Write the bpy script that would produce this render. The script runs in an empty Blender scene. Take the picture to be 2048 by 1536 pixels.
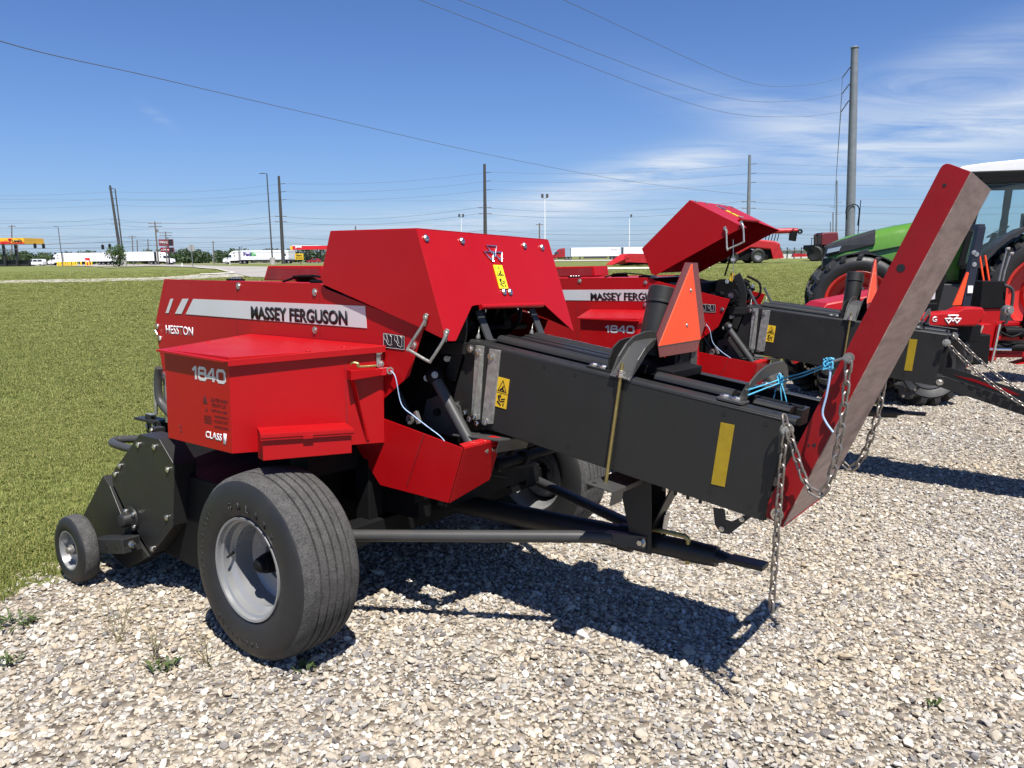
import bpy, bmesh, math, random
import numpy as np
from math import sin, cos, pi, radians, atan, sqrt
from mathutils import Vector, Matrix

SC = bpy.context.scene
COL = SC.collection
rnd = random.Random(7)

# ------------------------------------------------------------------ camera
FPX, CX, CY, EYE = 1538.0, 1024.0, 768.0, 1.6
TILT, ROLL = atan((768 - 514) / FPX), radians(0.6)
_fwd = Vector((0, cos(TILT), -sin(TILT)))
_right0 = Vector((1, 0, 0))
_up0 = _right0.cross(_fwd)
_right = _right0 * cos(ROLL) - _up0 * sin(ROLL)
_up = _right0 * sin(ROLL) + _up0 * cos(ROLL)
cam_data = bpy.data.cameras.new("camera")
cam = bpy.data.objects.new("camera", cam_data)
COL.objects.link(cam)
cam_data.sensor_width = 36.0
cam_data.lens = FPX / 2048.0 * 36.0
cam_data.clip_start = 0.05
cam_data.clip_end = 20000
cam.matrix_world = Matrix(((_right.x, _up.x, -_fwd.x, 0), (_right.y, _up.y, -_fwd.y, 0),
                           (_right.z, _up.z, -_fwd.z, EYE), (0, 0, 0, 1)))
SC.camera = cam

# ------------------------------------------------------------------ sun, sky, exposure
SUN_EL = radians(64.0)
SUN_DIR = Vector((0.342 * cos(SUN_EL), -0.940 * cos(SUN_EL), sin(SUN_EL))).normalized()
sun_data = bpy.data.lights.new("sun", 'SUN')
sun_data.energy = 5.0
sun_data.angle = radians(0.53)
sun_data.color = (1.0, 0.955, 0.89)
sun = bpy.data.objects.new("sun", sun_data)
COL.objects.link(sun)
sun.rotation_euler = (-SUN_DIR).to_track_quat('-Z', 'Y').to_euler()
SC.view_settings.view_transform = 'Standard'
SC.view_settings.look = 'None'
SC.view_settings.exposure = 0.85
SC.view_settings.gamma = 1.0
SC.view_settings.use_curve_mapping = False

W = bpy.data.worlds.new("World")
SC.world = W
W.use_nodes = True
nt = W.node_tree
for n in list(nt.nodes):
    nt.nodes.remove(n)


def nd(tree, typ, **kw):
    n = tree.nodes.new(typ)
    for k, v in kw.items():
        setattr(n, k, v)
    return n


def world_sky():
    L = nt.links.new
    out = nd(nt, 'ShaderNodeOutputWorld')
    bg = nd(nt, 'ShaderNodeBackground')
    bg.inputs[1].default_value = 0.052
    sky = nd(nt, 'ShaderNodeTexSky', sky_type='NISHITA')
    sky.sun_disc = False
    sky.sun_elevation = SUN_EL
    sky.sun_rotation = math.atan2(SUN_DIR.x, SUN_DIR.y)
    sky.altitude = 150
    sky.air_density = 1.0
    sky.dust_density = 0.5
    sky.ozone_density = 2.5
    tc = nd(nt, 'ShaderNodeTexCoord')
    sep = nd(nt, 'ShaderNodeSeparateXYZ')
    L(tc.outputs['Generated'], sep.inputs[0])
    # project the view direction on a high flat layer: x/z, y/z  (cirrus sheet)
    zc = nd(nt, 'ShaderNodeMath', operation='MAXIMUM'); zc.inputs[1].default_value = 0.02
    L(sep.outputs['Z'], zc.inputs[0])
    zo = nd(nt, 'ShaderNodeMath', operation='ADD'); zo.inputs[1].default_value = 0.10
    L(zc.outputs[0], zo.inputs[0])
    dx = nd(nt, 'ShaderNodeMath', operation='DIVIDE'); dy = nd(nt, 'ShaderNodeMath', operation='DIVIDE')
    L(sep.outputs['X'], dx.inputs[0]); L(zo.outputs[0], dx.inputs[1])
    L(sep.outputs['Y'], dy.inputs[0]); L(zo.outputs[0], dy.inputs[1])
    comb = nd(nt, 'ShaderNodeCombineXYZ')
    L(dx.outputs[0], comb.inputs[0]); L(dy.outputs[0], comb.inputs[1])
    mp = nd(nt, 'ShaderNodeMapping')
    mp.inputs['Rotation'].default_value = (0, 0, radians(-18))
    mp.inputs['Scale'].default_value = (0.42, 1.15, 1)
    mp.inputs['Location'].default_value = (3.1, 1.7, 0)
    L(comb.outputs[0], mp.inputs[0])
    n1 = nd(nt, 'ShaderNodeTexNoise'); n1.inputs['Scale'].default_value = 2.0; n1.inputs['Detail'].default_value = 10
    n1.inputs['Roughness'].default_value = 0.66; n1.inputs['Distortion'].default_value = 1.1
    L(mp.outputs[0], n1.inputs['Vector'])
    # where clouds live: streak regions given by direction (azimuth x/y, elevation z)
    az = nd(nt, 'ShaderNodeMath', operation='ARCTAN2')
    L(sep.outputs['X'], az.inputs[0]); L(sep.outputs['Y'], az.inputs[1])

    def blob(a0, e0, wa, we, slope=0.0):
        a = nd(nt, 'ShaderNodeMath', operation='SUBTRACT'); a.inputs[1].default_value = a0; L(az.outputs[0], a.inputs[0])
        sl = nd(nt, 'ShaderNodeMath', operation='MULTIPLY'); sl.inputs[1].default_value = slope; L(a.outputs[0], sl.inputs[0])
        e = nd(nt, 'ShaderNodeMath', operation='SUBTRACT'); e.inputs[1].default_value = e0; L(sep.outputs['Z'], e.inputs[0])
        e2 = nd(nt, 'ShaderNodeMath', operation='SUBTRACT'); L(e.outputs[0], e2.inputs[0]); L(sl.outputs[0], e2.inputs[1])
        a1 = nd(nt, 'ShaderNodeMath', operation='DIVIDE'); a1.inputs[1].default_value = wa; L(a.outputs[0], a1.inputs[0])
        e1 = nd(nt, 'ShaderNodeMath', operation='DIVIDE'); e1.inputs[1].default_value = we; L(e2.outputs[0], e1.inputs[0])
        s1 = nd(nt, 'ShaderNodeMath', operation='MULTIPLY'); L(a1.outputs[0], s1.inputs[0]); L(a1.outputs[0], s1.inputs[1])
        s2 = nd(nt, 'ShaderNodeMath', operation='MULTIPLY'); L(e1.outputs[0], s2.inputs[0]); L(e1.outputs[0], s2.inputs[1])
        s = nd(nt, 'ShaderNodeMath', operation='ADD'); L(s1.outputs[0], s.inputs[0]); L(s2.outputs[0], s.inputs[1])
        g = nd(nt, 'ShaderNodeMath', operation='MULTIPLY'); g.inputs[1].default_value = -1; L(s.outputs[0], g.inputs[0])
        x = nd(nt, 'ShaderNodeMath', operation='EXPONENT'); L(g.outputs[0], x.inputs[0])
        return x

    blobs = [(blob(0.10, 0.078, 0.15, 0.022, 0.20), 0.95), (blob(0.20, 0.110, 0.07, 0.016, 0.10), 0.55), (blob(0.48, 0.120, 0.20, 0.050, 0.10), 0.60),
             (blob(0.33, 0.150, 0.13, 0.026, -0.35), 0.45), (blob(0.50, 0.195, 0.11, 0.026, 0.25), 0.42), (blob(0.58, 0.150, 0.09, 0.030, 0.30), 0.45),
             (blob(-0.02, 0.042, 0.40, 0.022, 0.0), 0.40), (blob(-0.415, 0.162, 0.014, 0.006, -0.5), 0.35), (blob(-0.55, 0.03, 0.35, 0.022, 0.0), 0.25)]
    acc = None
    for b, k in blobs:
        m = nd(nt, 'ShaderNodeMath', operation='MULTIPLY'); m.inputs[1].default_value = k; L(b.outputs[0], m.inputs[0])
        if acc is None:
            acc = m
        else:
            s = nd(nt, 'ShaderNodeMath', operation='ADD'); L(acc.outputs[0], s.inputs[0]); L(m.outputs[0], s.inputs[1]); acc = s
    rp = nd(nt, 'ShaderNodeValToRGB')
    rp.color_ramp.elements[0].position = 0.30; rp.color_ramp.elements[1].position = 0.60
    L(n1.outputs[0], rp.inputs[0])
    cov = nd(nt, 'ShaderNodeMath', operation='MULTIPLY'); cov.use_clamp = True
    L(acc.outputs[0], cov.inputs[0]); L(rp.outputs[0], cov.inputs[1])
    mix = nd(nt, 'ShaderNodeMix', data_type='RGBA')
    mix.inputs[7].default_value = (7.6, 8.5, 9.8, 1)
    L(cov.outputs[0], mix.inputs[0])
    tint = nd(nt, 'ShaderNodeMix', data_type='RGBA', blend_type='MULTIPLY')   # camera white balance of a clear noon sky
    tint.inputs[0].default_value = 1.0; tint.inputs[7].default_value = (0.62, 0.87, 1.33, 1)
    L(sky.outputs[0], tint.inputs[6])
    # pale air low over the horizon
    hz1 = nd(nt, 'ShaderNodeMath', operation='MAXIMUM'); hz1.inputs[1].default_value = 0.0; L(sep.outputs['Z'], hz1.inputs[0])
    hz2 = nd(nt, 'ShaderNodeMath', operation='MULTIPLY'); hz2.inputs[1].default_value = -11.0; L(hz1.outputs[0], hz2.inputs[0])
    hz3 = nd(nt, 'ShaderNodeMath', operation='EXPONENT'); L(hz2.outputs[0], hz3.inputs[0])
    hz4 = nd(nt, 'ShaderNodeMath', operation='MULTIPLY'); hz4.inputs[1].default_value = 0.55; L(hz3.outputs[0], hz4.inputs[0])
    hmix = nd(nt, 'ShaderNodeMix', data_type='RGBA'); hmix.inputs[7].default_value = (5.0, 6.7, 9.2, 1)
    L(hz4.outputs[0], hmix.inputs[0]); L(tint.outputs[2], hmix.inputs[6])
    L(hmix.outputs[2], mix.inputs[6])
    L(mix.outputs[2], bg.inputs[0])
    L(bg.outputs[0], out.inputs[0])


world_sky()


# ------------------------------------------------------------------ pixel helpers (2048 x 1536 frame of the photograph), used to survey far things
def ray(x, y):
    return _fwd + _right * ((x - CX) / FPX) - _up * ((y - CY) / FPX)


def at(x, y, Y):
    d = ray(x, y)
    return Vector((0, 0, EYE)) + d * (Y / d.y)


_zt = ((-50, 0.0), (18, 0.0), (30, 0.07), (55, 0.33), (80, 0.75), (100, 1.03), (130, 0.93), (170, 0.72), (245, 0.43), (400, 0.3), (9000, 0.3))


def terrain(x, y):
    """height of the ground: a slight cross fall under the balers, a gentle rise beyond the lawn"""
    d = (x + 1.07) * 0.604 + (y - 2.886) * 0.796
    t = min(max(d / 2.4, 0.0), 1.0)
    z = -0.083 * (t * t * (3 - 2 * t) if t < 1 else 1)
    for (a, za), (b, zb) in zip(_zt, _zt[1:]):
        if a <= y < b:
            k = (y - a) / (b - a); k = k * k * (3 - 2 * k)
            return z + za + (zb - za) * k
    return z


def ground_at(px, py):
    d = ray(px, py)
    lo, hi = 1.0, None
    t = 1.5
    while t < 900:
        p = Vector((0, 0, EYE)) + d * t
        if p.z < terrain(p.x, p.y):
            hi = t; break
        lo = t; t *= 1.02
    if hi is None:
        hi = 900
    for _ in range(24):
        m = (lo + hi) / 2
        p = Vector((0, 0, EYE)) + d * m
        if p.z < terrain(p.x, p.y): hi = m
        else: lo = m
    p = Vector((0, 0, EYE)) + d * hi
    return Vector((p.x, p.y, terrain(p.x, p.y)))


def gx(px, Y):
    """ground point on the column px at distance Y"""
    p = at(px, 515, Y)
    return Vector((p.x, Y, terrain(p.x, Y)))


# ------------------------------------------------------------------ materials
MATS = {}


def _noise(t, scale, detail=4, rough=0.55, vec=None):
    n = t.nodes.new('ShaderNodeTexNoise')
    n.inputs['Scale'].default_value = scale; n.inputs['Detail'].default_value = detail
    n.inputs['Roughness'].default_value = rough
    if vec is not None: t.links.new(vec, n.inputs['Vector'])
    return n


def paint(name, col, rough=0.45, metal=0.0, dust=0.0, dust_col=(0.32, 0.28, 0.22), var=0.06, bump=0.0, bscale=60, scale=3.0, spec=0.5, coat=0.0, rvar=0.08, fine=0.0):
    """painted or bare solid surface: slight tone variation, dust patches, uneven gloss"""
    if name in MATS: return MATS[name]
    m = bpy.data.materials.new(name); m.use_nodes = True
    t = m.node_tree; b = t.nodes['Principled BSDF']; L = t.links.new
    tc = t.nodes.new('ShaderNodeTexCoord'); vec = tc.outputs['Object']
    n = _noise(t, scale, 6, 0.6, vec)
    mr = t.nodes.new('ShaderNodeMapRange'); mr.inputs[1].default_value = 0.3; mr.inputs[2].default_value = 0.7
    mr.inputs[3].default_value = 1 - var; mr.inputs[4].default_value = 1 + var
    L(n.outputs[0], mr.inputs[0])
    mul = t.nodes.new('ShaderNodeMix'); mul.data_type = 'RGBA'; mul.blend_type = 'MULTIPLY'; mul.inputs[0].default_value = 1
    mul.inputs[6].default_value = (*col, 1)
    L(mr.outputs[0], mul.inputs[7])
    src = mul.outputs[2]
    if fine > 0:
        nf = _noise(t, 180, 3, 0.7, vec)
        mrf = t.nodes.new('ShaderNodeMapRange'); mrf.inputs[1].default_value = 0.3; mrf.inputs[2].default_value = 0.7
        mrf.inputs[3].default_value = 1 - fine; mrf.inputs[4].default_value = 1 + fine
        L(nf.outputs[0], mrf.inputs[0])
        m2 = t.nodes.new('ShaderNodeMix'); m2.data_type = 'RGBA'; m2.blend_type = 'MULTIPLY'; m2.inputs[0].default_value = 1
        L(src, m2.inputs[6]); L(mrf.outputs[0], m2.inputs[7]); src = m2.outputs[2]
    if dust > 0:
        n2 = _noise(t, scale * 2.3, 8, 0.7, vec)
        cr = t.nodes.new('ShaderNodeMapRange'); cr.inputs[1].default_value = 0.42; cr.inputs[2].default_value = 0.78
        cr.inputs[3].default_value = 0; cr.inputs[4].default_value = dust
        L(n2.outputs[0], cr.inputs[0])
        mx = t.nodes.new('ShaderNodeMix'); mx.data_type = 'RGBA'; mx.inputs[7].default_value = (*dust_col, 1)
        L(cr.outputs[0], mx.inputs[0]); L(src, mx.inputs[6]); src = mx.outputs[2]
    L(src, b.inputs['Base Color'])
    rr = t.nodes.new('ShaderNodeMapRange'); rr.inputs[1].default_value = 0.3; rr.inputs[2].default_value = 0.7
    rr.inputs[3].default_value = max(0.03, rough - rvar); rr.inputs[4].default_value = min(1, rough + rvar)
    n3 = _noise(t, scale * 1.7, 5, 0.6, vec)
    L(n3.outputs[0], rr.inputs[0]); L(rr.outputs[0], b.inputs['Roughness'])
    b.inputs['Metallic'].default_value = metal
    b.inputs['Specular IOR Level'].default_value = spec
    if coat > 0:
        b.inputs['Coat Weight'].default_value = coat; b.inputs['Coat Roughness'].default_value = 0.12
    if bump > 0:
        nb = _noise(t, bscale, 4, 0.6, vec)
        bp = t.nodes.new('ShaderNodeBump'); bp.inputs['Strength'].default_value = bump; bp.inputs['Distance'].default_value = 0.01
        L(nb.outputs[0], bp.inputs['Height']); L(bp.outputs[0], b.inputs['Normal'])
    MATS[name] = m
    return m


RED = paint("red_paint", (0.335, 0.0032, 0.0052), 0.38, dust=0.03, dust_col=(0.26, 0.04, 0.035), var=0.035, spec=0.30, bump=0.012, bscale=9)
REDW = paint("red_worn_paint", (0.22, 0.0035, 0.006), 0.42, dust=0.12, dust_col=(0.12, 0.035, 0.03), var=0.12, scale=6, spec=0.3)
DKRED = paint("dark_red_paint", (0.20, 0.006, 0.01), 0.45, dust=0.08)
GREY = paint("graphite_paint", (0.0165, 0.0165, 0.0160), 0.42, dust=0.10, dust_col=(0.05, 0.048, 0.044), var=0.08, spec=0.4, bump=0.012, bscale=25)
GREY2 = paint("light_graphite_paint", (0.040, 0.040, 0.039), 0.45, dust=0.12, dust_col=(0.12, 0.115, 0.10), var=0.10, spec=0.4)
BLACK = paint("black_parts", (0.006, 0.006, 0.0065), 0.62, dust=0.06, dust_col=(0.03, 0.028, 0.026), spec=0.15)
ZINC = paint("galvanised_steel", (0.40, 0.40, 0.36), 0.48, metal=0.75, var=0.25, scale=40, dust=0.25, dust_col=(0.55, 0.55, 0.50), rvar=0.15)
BOLT = paint("bright_bolt", (0.62, 0.60, 0.55), 0.28, metal=1.0, var=0.10, scale=30)
BRASS = paint("yellow_zinc_rod", (0.38, 0.31, 0.12), 0.35, metal=0.85, var=0.15, scale=20)
CHROME = paint("chrome", (0.75, 0.75, 0.75), 0.12, metal=1.0, var=0.03)
STEEL = paint("worn_steel", (0.33, 0.31, 0.29), 0.38, metal=0.7, var=0.2, scale=15, dust=0.2, dust_col=(0.22, 0.15, 0.10))
CHAIN = paint("chain_steel", (0.26, 0.235, 0.205), 0.38, metal=0.7, var=0.25, scale=30, dust=0.35, dust_col=(0.12, 0.075, 0.045))
RUBBER = paint("tyre_rubber", (0.012, 0.012, 0.0125), 0.55, dust=0.20, dust_col=(0.05, 0.048, 0.044), var=0.2, bump=0.05, bscale=120, rvar=0.12)
TREAD = paint("tyre_tread", (0.045, 0.044, 0.042), 0.88, dust=0.55, dust_col=(0.125, 0.12, 0.112), var=0.25, scale=12, bump=0.6, bscale=140, fine=0.75)
RIM = paint("silver_rim_paint", (0.24, 0.245, 0.25), 0.32, metal=0.35, dust=0.18, dust_col=(0.4, 0.37, 0.32), var=0.08)
WHITE = paint("white_decal", (0.80, 0.80, 0.80), 0.4, var=0.02)
SILVER = paint("silver_decal", (0.60, 0.60, 0.60), 0.33, metal=0.2, var=0.05)
INK = paint("black_ink", (0.010, 0.010, 0.011), 0.4, var=0.02)
DKINK = paint("dark_stencil_ink", (0.07, 0.006, 0.008), 0.55, var=0.4, scale=90)
YELLOW = paint("yellow_decal", (0.66, 0.42, 0.02), 0.35, var=0.04)
LEMON = paint("lemon_decal", (0.83, 0.72, 0.02), 0.35, var=0.03)
REFLY = paint("yellow_reflector_tape", (0.30, 0.205, 0.008), 0.35, var=0.10, scale=30)
ORANGE = paint("fluorescent_orange", (0.95, 0.075, 0.014), 0.45, var=0.03)
MAROON = paint("maroon_reflector", (0.14, 0.014, 0.02), 0.28, var=0.10, coat=0.3)
TWINE = paint("cyan_twine", (0.07, 0.36, 0.55), 0.65, var=0.15, scale=60)
TWINE2 = paint("pale_blue_twine", (0.30, 0.42, 0.60), 0.65, var=0.15, scale=60)
ALU = paint("bare_aluminium", (0.55, 0.55, 0.55), 0.3, metal=0.9, var=0.1)


def worn_plate():
    """underside of the raised bale chute: red paint polished off to a pinkish brown scale with long scuffs"""
    m = bpy.data.materials.new("scuffed_chute_plate"); m.use_nodes = True
    t = m.node_tree; b = t.nodes['Principled BSDF']; L = t.links.new
    tc = t.nodes.new('ShaderNodeTexCoord')
    mp = t.nodes.new('ShaderNodeMapping'); mp.inputs['Scale'].default_value = (3, 5, 40)
    L(tc.outputs['Object'], mp.inputs[0])
    n = _noise(t, 1.0, 7, 0.65, mp.outputs[0])
    cr = t.nodes.new('ShaderNodeValToRGB')
    e = cr.color_ramp.elements
    e[0].position = 0.25; e[0].color = (0.16, 0.09, 0.078, 1)
    e[1].position = 0.75; e[1].color = (0.46, 0.33, 0.285, 1)
    e2 = e.new(0.5); e2.color = (0.33, 0.215, 0.185, 1)
    L(n.outputs[0], cr.inputs[0])
    n2 = _noise(t, 3.5, 6, 0.6, tc.outputs['Object'])
    mr = t.nodes.new('ShaderNodeMapRange'); mr.inputs[1].default_value = 0.60; mr.inputs[2].default_value = 0.72; mr.inputs[3].default_value = 0; mr.inputs[4].default_value = 0.65
    L(n2.outputs[0], mr.inputs[0])
    mx = t.nodes.new('ShaderNodeMix'); mx.data_type = 'RGBA'; mx.inputs[7].default_value = (0.07, 0.025, 0.028, 1)
    L(mr.outputs[0], mx.inputs[0]); L(cr.outputs[0], mx.inputs[6]); L(mx.outputs[2], b.inputs['Base Color'])
    b.inputs['Roughness'].default_value = 0.42; b.inputs['Metallic'].default_value = 0.25
    return m


WORN = worn_plate()


def glass_mat(name, col=(0.03, 0.05, 0.06), rough=0.05, trans=0.0):
    m = bpy.data.materials.new(name); m.use_nodes = True
    b = m.node_tree.nodes['Principled BSDF']
    b.inputs['Base Color'].default_value = (*col, 1); b.inputs['Roughness'].default_value = rough
    b.inputs['Transmission Weight'].default_value = trans; b.inputs['IOR'].default_value = 1.2 if trans else 1.5
    return m


GLASS = glass_mat("dark_window_glass")
CABGLASS = glass_mat("tinted_cab_glass", (0.62, 0.78, 0.78), 0.0, 0.96)


# ------------------------------------------------------------------ mesh builder
class MB:
    def __init__(s, f=None):
        s.bm = bmesh.new(); s.f = f or (lambda a, b, c: (a, b, c)); s.mi = 0

    def v(s, p):
        return s.bm.verts.new(s.f(p[0], p[1], p[2]))

    def face(s, vs):
        try:
            f = s.bm.faces.new(vs); f.material_index = s.mi; return f
        except ValueError:
            return None

    def loft(s, rings, cap=True, closed=True):
        R = [[s.v(p) for p in r] for r in rings]
        n = len(R[0])
        for a, b in zip(R, R[1:]):
            for i in range(n if closed else n - 1):
                j = (i + 1) % n
                s.face([a[i], a[j], b[j], b[i]])
        if cap:
            s.face(list(reversed(R[0]))); s.face(R[-1])
        return s

    def plate(s, pts, t):
        """thick sheet: polygon in 3D pushed t along its normal (Newell)"""
        P = [Vector(p) for p in pts]
        n = Vector((0, 0, 0))
        for a, b in zip(P, P[1:] + P[:1]):
            n += Vector(((a.y - b.y) * (a.z + b.z), (a.z - b.z) * (a.x + b.x), (a.x - b.x) * (a.y + b.y)))
        n.normalize()
        return s.loft([P, [p + n * t for p in P]])

    def prism(s, pts, axis, a, b):
        """2D polygon extruded along an axis (0,1,2) from a to b"""
        def mk(q, w):
            return {0: (w, q[0], q[1]), 1: (q[0], w, q[1]), 2: (q[0], q[1], w)}[axis]
        return s.loft([[mk(q, a) for q in pts], [mk(q, b) for q in pts]])

    def box(s, x0, x1, y0, y1, z0, z1):
        return s.prism([(x0, y0), (x1, y0), (x1, y1), (x0, y1)], 2, z0, z1)

    def obox(s, p0, p1, w, h, up=(0, 0, 1)):
        """bar of width w (sideways) and height h (towards up) from p0 to p1"""
        p0, p1 = Vector(p0), Vector(p1); d = (p1 - p0).normalized(); u = Vector(up)
        sd = d.cross(u).normalized(); u = sd.cross(d).normalized()
        R = []
        for p in (p0, p1):
            R.append([p + sd * (w / 2 * a) + u * (h / 2 * b) for a, b in ((-1, -1), (1, -1), (1, 1), (-1, 1))])
        return s.loft(R)

    def ring(s, c, d, r, seg, ph=0.0, ref=None):
        d = Vector(d).normalized()
        a = Vector(ref) if ref else (Vector((0, 0, 1)) if abs(d.z) < 0.9 else Vector((1, 0, 0)))
        e1 = d.cross(a).normalized(); e2 = d.cross(e1).normalized()
        c = Vector(c)
        return [c + e1 * (r * cos(2 * pi * k / seg + ph)) + e2 * (r * sin(2 * pi * k / seg + ph)) for k in range(seg)]

    def cyl(s, p0, p1, r0, r1=None, seg=14, ph=0.0):
        r1 = r0 if r1 is None else r1
        d = Vector(p1) - Vector(p0)
        return s.loft([s.ring(p0, d, r0, seg, ph), s.ring(p1, d, r1, seg, ph)])

    def tube(s, pts, r, seg=8, closed=False):
        P = [Vector(p) for p in pts]
        n = len(P); R = []; ref = None
        for i in range(n):
            if closed:
                d = (P[(i + 1) % n] - P[i - 1])
            else:
                d = (P[min(i + 1, n - 1)] - P[max(i - 1, 0)])
            d.normalize()
            if ref is None:
                a = Vector((0, 0, 1)) if abs(d.z) < 0.9 else Vector((1, 0, 0))
                ref = d.cross(a).normalized()
            ref = (ref - d * ref.dot(d)).normalized()
            e2 = d.cross(ref)
            rr = r[i] if isinstance(r, (list, tuple)) else r
            R.append([P[i] + ref * (rr * cos(2 * pi * k / seg)) + e2 * (rr * sin(2 * pi * k / seg)) for k in range(seg)])
        if closed:
            R.append(R[0])
            vs = [[s.v(p) for p in q] for q in R[:-1]]; vs.append(vs[0])
            for a, b in zip(vs, vs[1:]):
                for i in range(seg):
                    j = (i + 1) % seg
                    s.face([a[i], a[j], b[j], b[i]])
            return s
        return s.loft(R)

    def lathe(s, prof, c, axis, seg=48, mats=None, close=False):
        """prof: (radius, offset along axis)"""
        c = Vector(c); ax = Vector(axis).normalized()
        a = Vector((0, 0, 1)) if abs(ax.z) < 0.9 else Vector((1, 0, 0))
        e1 = ax.cross(a).normalized(); e2 = ax.cross(e1)
        V = []
        for r, o in prof:
            if r < 1e-6:
                V.append([s.v(c + ax * o)])
            else:
                V.append([s.v(c + ax * o + e1 * (r * cos(2 * pi * k / seg)) + e2 * (r * sin(2 * pi * k / seg))) for k in range(seg)])
        pairs = list(zip(V, V[1:]))
        if close: pairs.append((V[-1], V[0]))
        for q, (A, B) in enumerate(pairs):
            if mats: s.mi = mats[q]
            for i in range(seg):
                j = (i + 1) % seg
                if len(A) == 1 and len(B) == 1: continue
                if len(A) == 1: s.face([A[0], B[j], B[i]])
                elif len(B) == 1: s.face([A[i], A[j], B[0]])
                else: s.face([A[i], A[j], B[j], B[i]])
        s.mi = 0
        return s

    def bolt(s, p, n, r=0.011, h=0.008):
        p = Vector(p); n = Vector(n).normalized()
        s.cyl(p - n * 0.002, p + n * 0.003, r * 1.45, seg=14)
        s.loft([s.ring(p + n * 0.0025, n, r, 6), s.ring(p + n * (h * 0.75), n, r, 6), s.ring(p + n * h, n, r * 0.8, 6)])
        return s

    def build(s, name, mat, parent=None, bevel=0.0, smooth=None, seg=2, label=None):
        bmesh.ops.remove_doubles(s.bm, verts=s.bm.verts, dist=1e-6)
        bmesh.ops.recalc_face_normals(s.bm, faces=s.bm.faces)
        me = bpy.data.meshes.new(name); s.bm.to_mesh(me); s.bm.free()
        for m in (mat if isinstance(mat, (list, tuple)) else [mat]): me.materials.append(m)
        o = bpy.data.objects.new(name, me); COL.objects.link(o)
        if parent is not None: o.parent = parent
        if bevel > 0:
            bv = o.modifiers.new('bevel', 'BEVEL'); bv.width = bevel; bv.segments = seg
            bv.limit_method = 'ANGLE'; bv.angle_limit = radians(35); bv.use_clamp_overlap = True
        if smooth is not None:
            me.shade_smooth(); me.set_sharp_from_angle(angle=radians(smooth))
        if label: o['label'] = label
        return o


def tag(o, label, cat, group=None, kind=None):
    if label: o['label'] = label
    if cat: o['category'] = cat
    if group: o['group'] = group
    if kind: o['kind'] = kind
    return o


def empty(name, label, cat, loc=(0, 0, 0), rz=0.0, group=None, mat=None):
    o = bpy.data.objects.new(name, None); COL.objects.link(o)
    o.empty_display_size = 0.2
    if mat is not None: o.matrix_world = mat
    else:
        o.location = loc; o.rotation_euler = (0, 0, rz)
    return tag(o, label, cat, group)


def copy_tree(o, parent=None):
    c = o.copy(); COL.objects.link(c)
    if parent is not None: c.parent = parent
    for ch in list(o.children): copy_tree(ch, c)
    return c


def structure(name, mb, mat, **k):
    o = mb.build(name, mat, **k); o['kind'] = 'structure'; return o


_dg = bpy.context.evaluated_depsgraph_get


def text_mesh(s, bold=0.0, space=1.0):
    cu = bpy.data.curves.new('lettering', 'FONT'); cu.body = s; cu.size = 1.0; cu.offset = bold; cu.space_character = space
    cu.resolution_u = 3; cu.extrude = 0.0
    o = bpy.data.objects.new('lettering', cu); COL.objects.link(o)
    bpy.context.view_layer.update()
    me = bpy.data.meshes.new_from_object(o.evaluated_get(_dg()))
    bpy.data.objects.remove(o); bpy.data.curves.remove(cu)
    return me


def text(name, s, org, xd, yd, w, h, mat, parent=None, bold=0.02, f=None, thick=0.0008, shear=0.0, fit=True, space=1.0):
    """lettering s fitted into w x h with its lower left corner at org; xd, yd directions; f maps local coords"""
    me = text_mesh(s, bold, space)
    co = np.empty(len(me.vertices) * 3); me.vertices.foreach_get('co', co); co = co.reshape(-1, 3)
    mn, mx = co.min(0), co.max(0)
    sx = w / max(mx[0] - mn[0], 1e-6); sy = h / max(mx[1] - mn[1], 1e-6)
    if not fit: sx = sy
    org, xd, yd = Vector(org), Vector(xd).normalized(), Vector(yd).normalized(); nn = xd.cross(yd)
    f = f or (lambda a, b, c: (a, b, c))
    out = np.empty_like(co)
    for i, c in enumerate(co):
        X = (c[0] - mn[0]) * sx; Y = (c[1] - mn[1]) * sy
        p = org + xd * (X + shear * Y) + yd * Y
        out[i] = f(p.x, p.y, p.z)
    me.vertices.foreach_set('co', out.ravel())
    me.name = name
    me.materials.clear(); me.materials.append(mat)
    me.update()
    o = bpy.data.objects.new(name, me); COL.objects.link(o)
    if parent is not None: o.parent = parent
    sd = o.modifiers.new('thickness', 'SOLIDIFY'); sd.thickness = thick; sd.offset = 0
    return o


STROKES = {'1': [[(0.05, 0.78), (0.42, 1.0), (0.42, 0.0)]],
           '8': [[(0.18, 0.0), (0.82, 0.0), (1.0, 0.14), (1.0, 0.40), (0.86, 0.52), (0.14, 0.52), (0.0, 0.40), (0.0, 0.14), (0.18, 0.0)], [(0.14, 0.52), (0.04, 0.64), (0.04, 0.88), (0.18, 1.0), (0.82, 1.0), (0.96, 0.88), (0.96, 0.64), (0.86, 0.52)]],
           '4': [[(0.98, 0.26), (0.0, 0.26), (0.0, 0.36), (0.62, 1.0), (0.74, 1.0), (0.74, 0.0)]],
           '0': [[(0.18, 0.0), (0.82, 0.0), (1.0, 0.16), (1.0, 0.84), (0.82, 1.0), (0.18, 1.0), (0.0, 0.84), (0.0, 0.16), (0.18, 0.0)]]}


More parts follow.
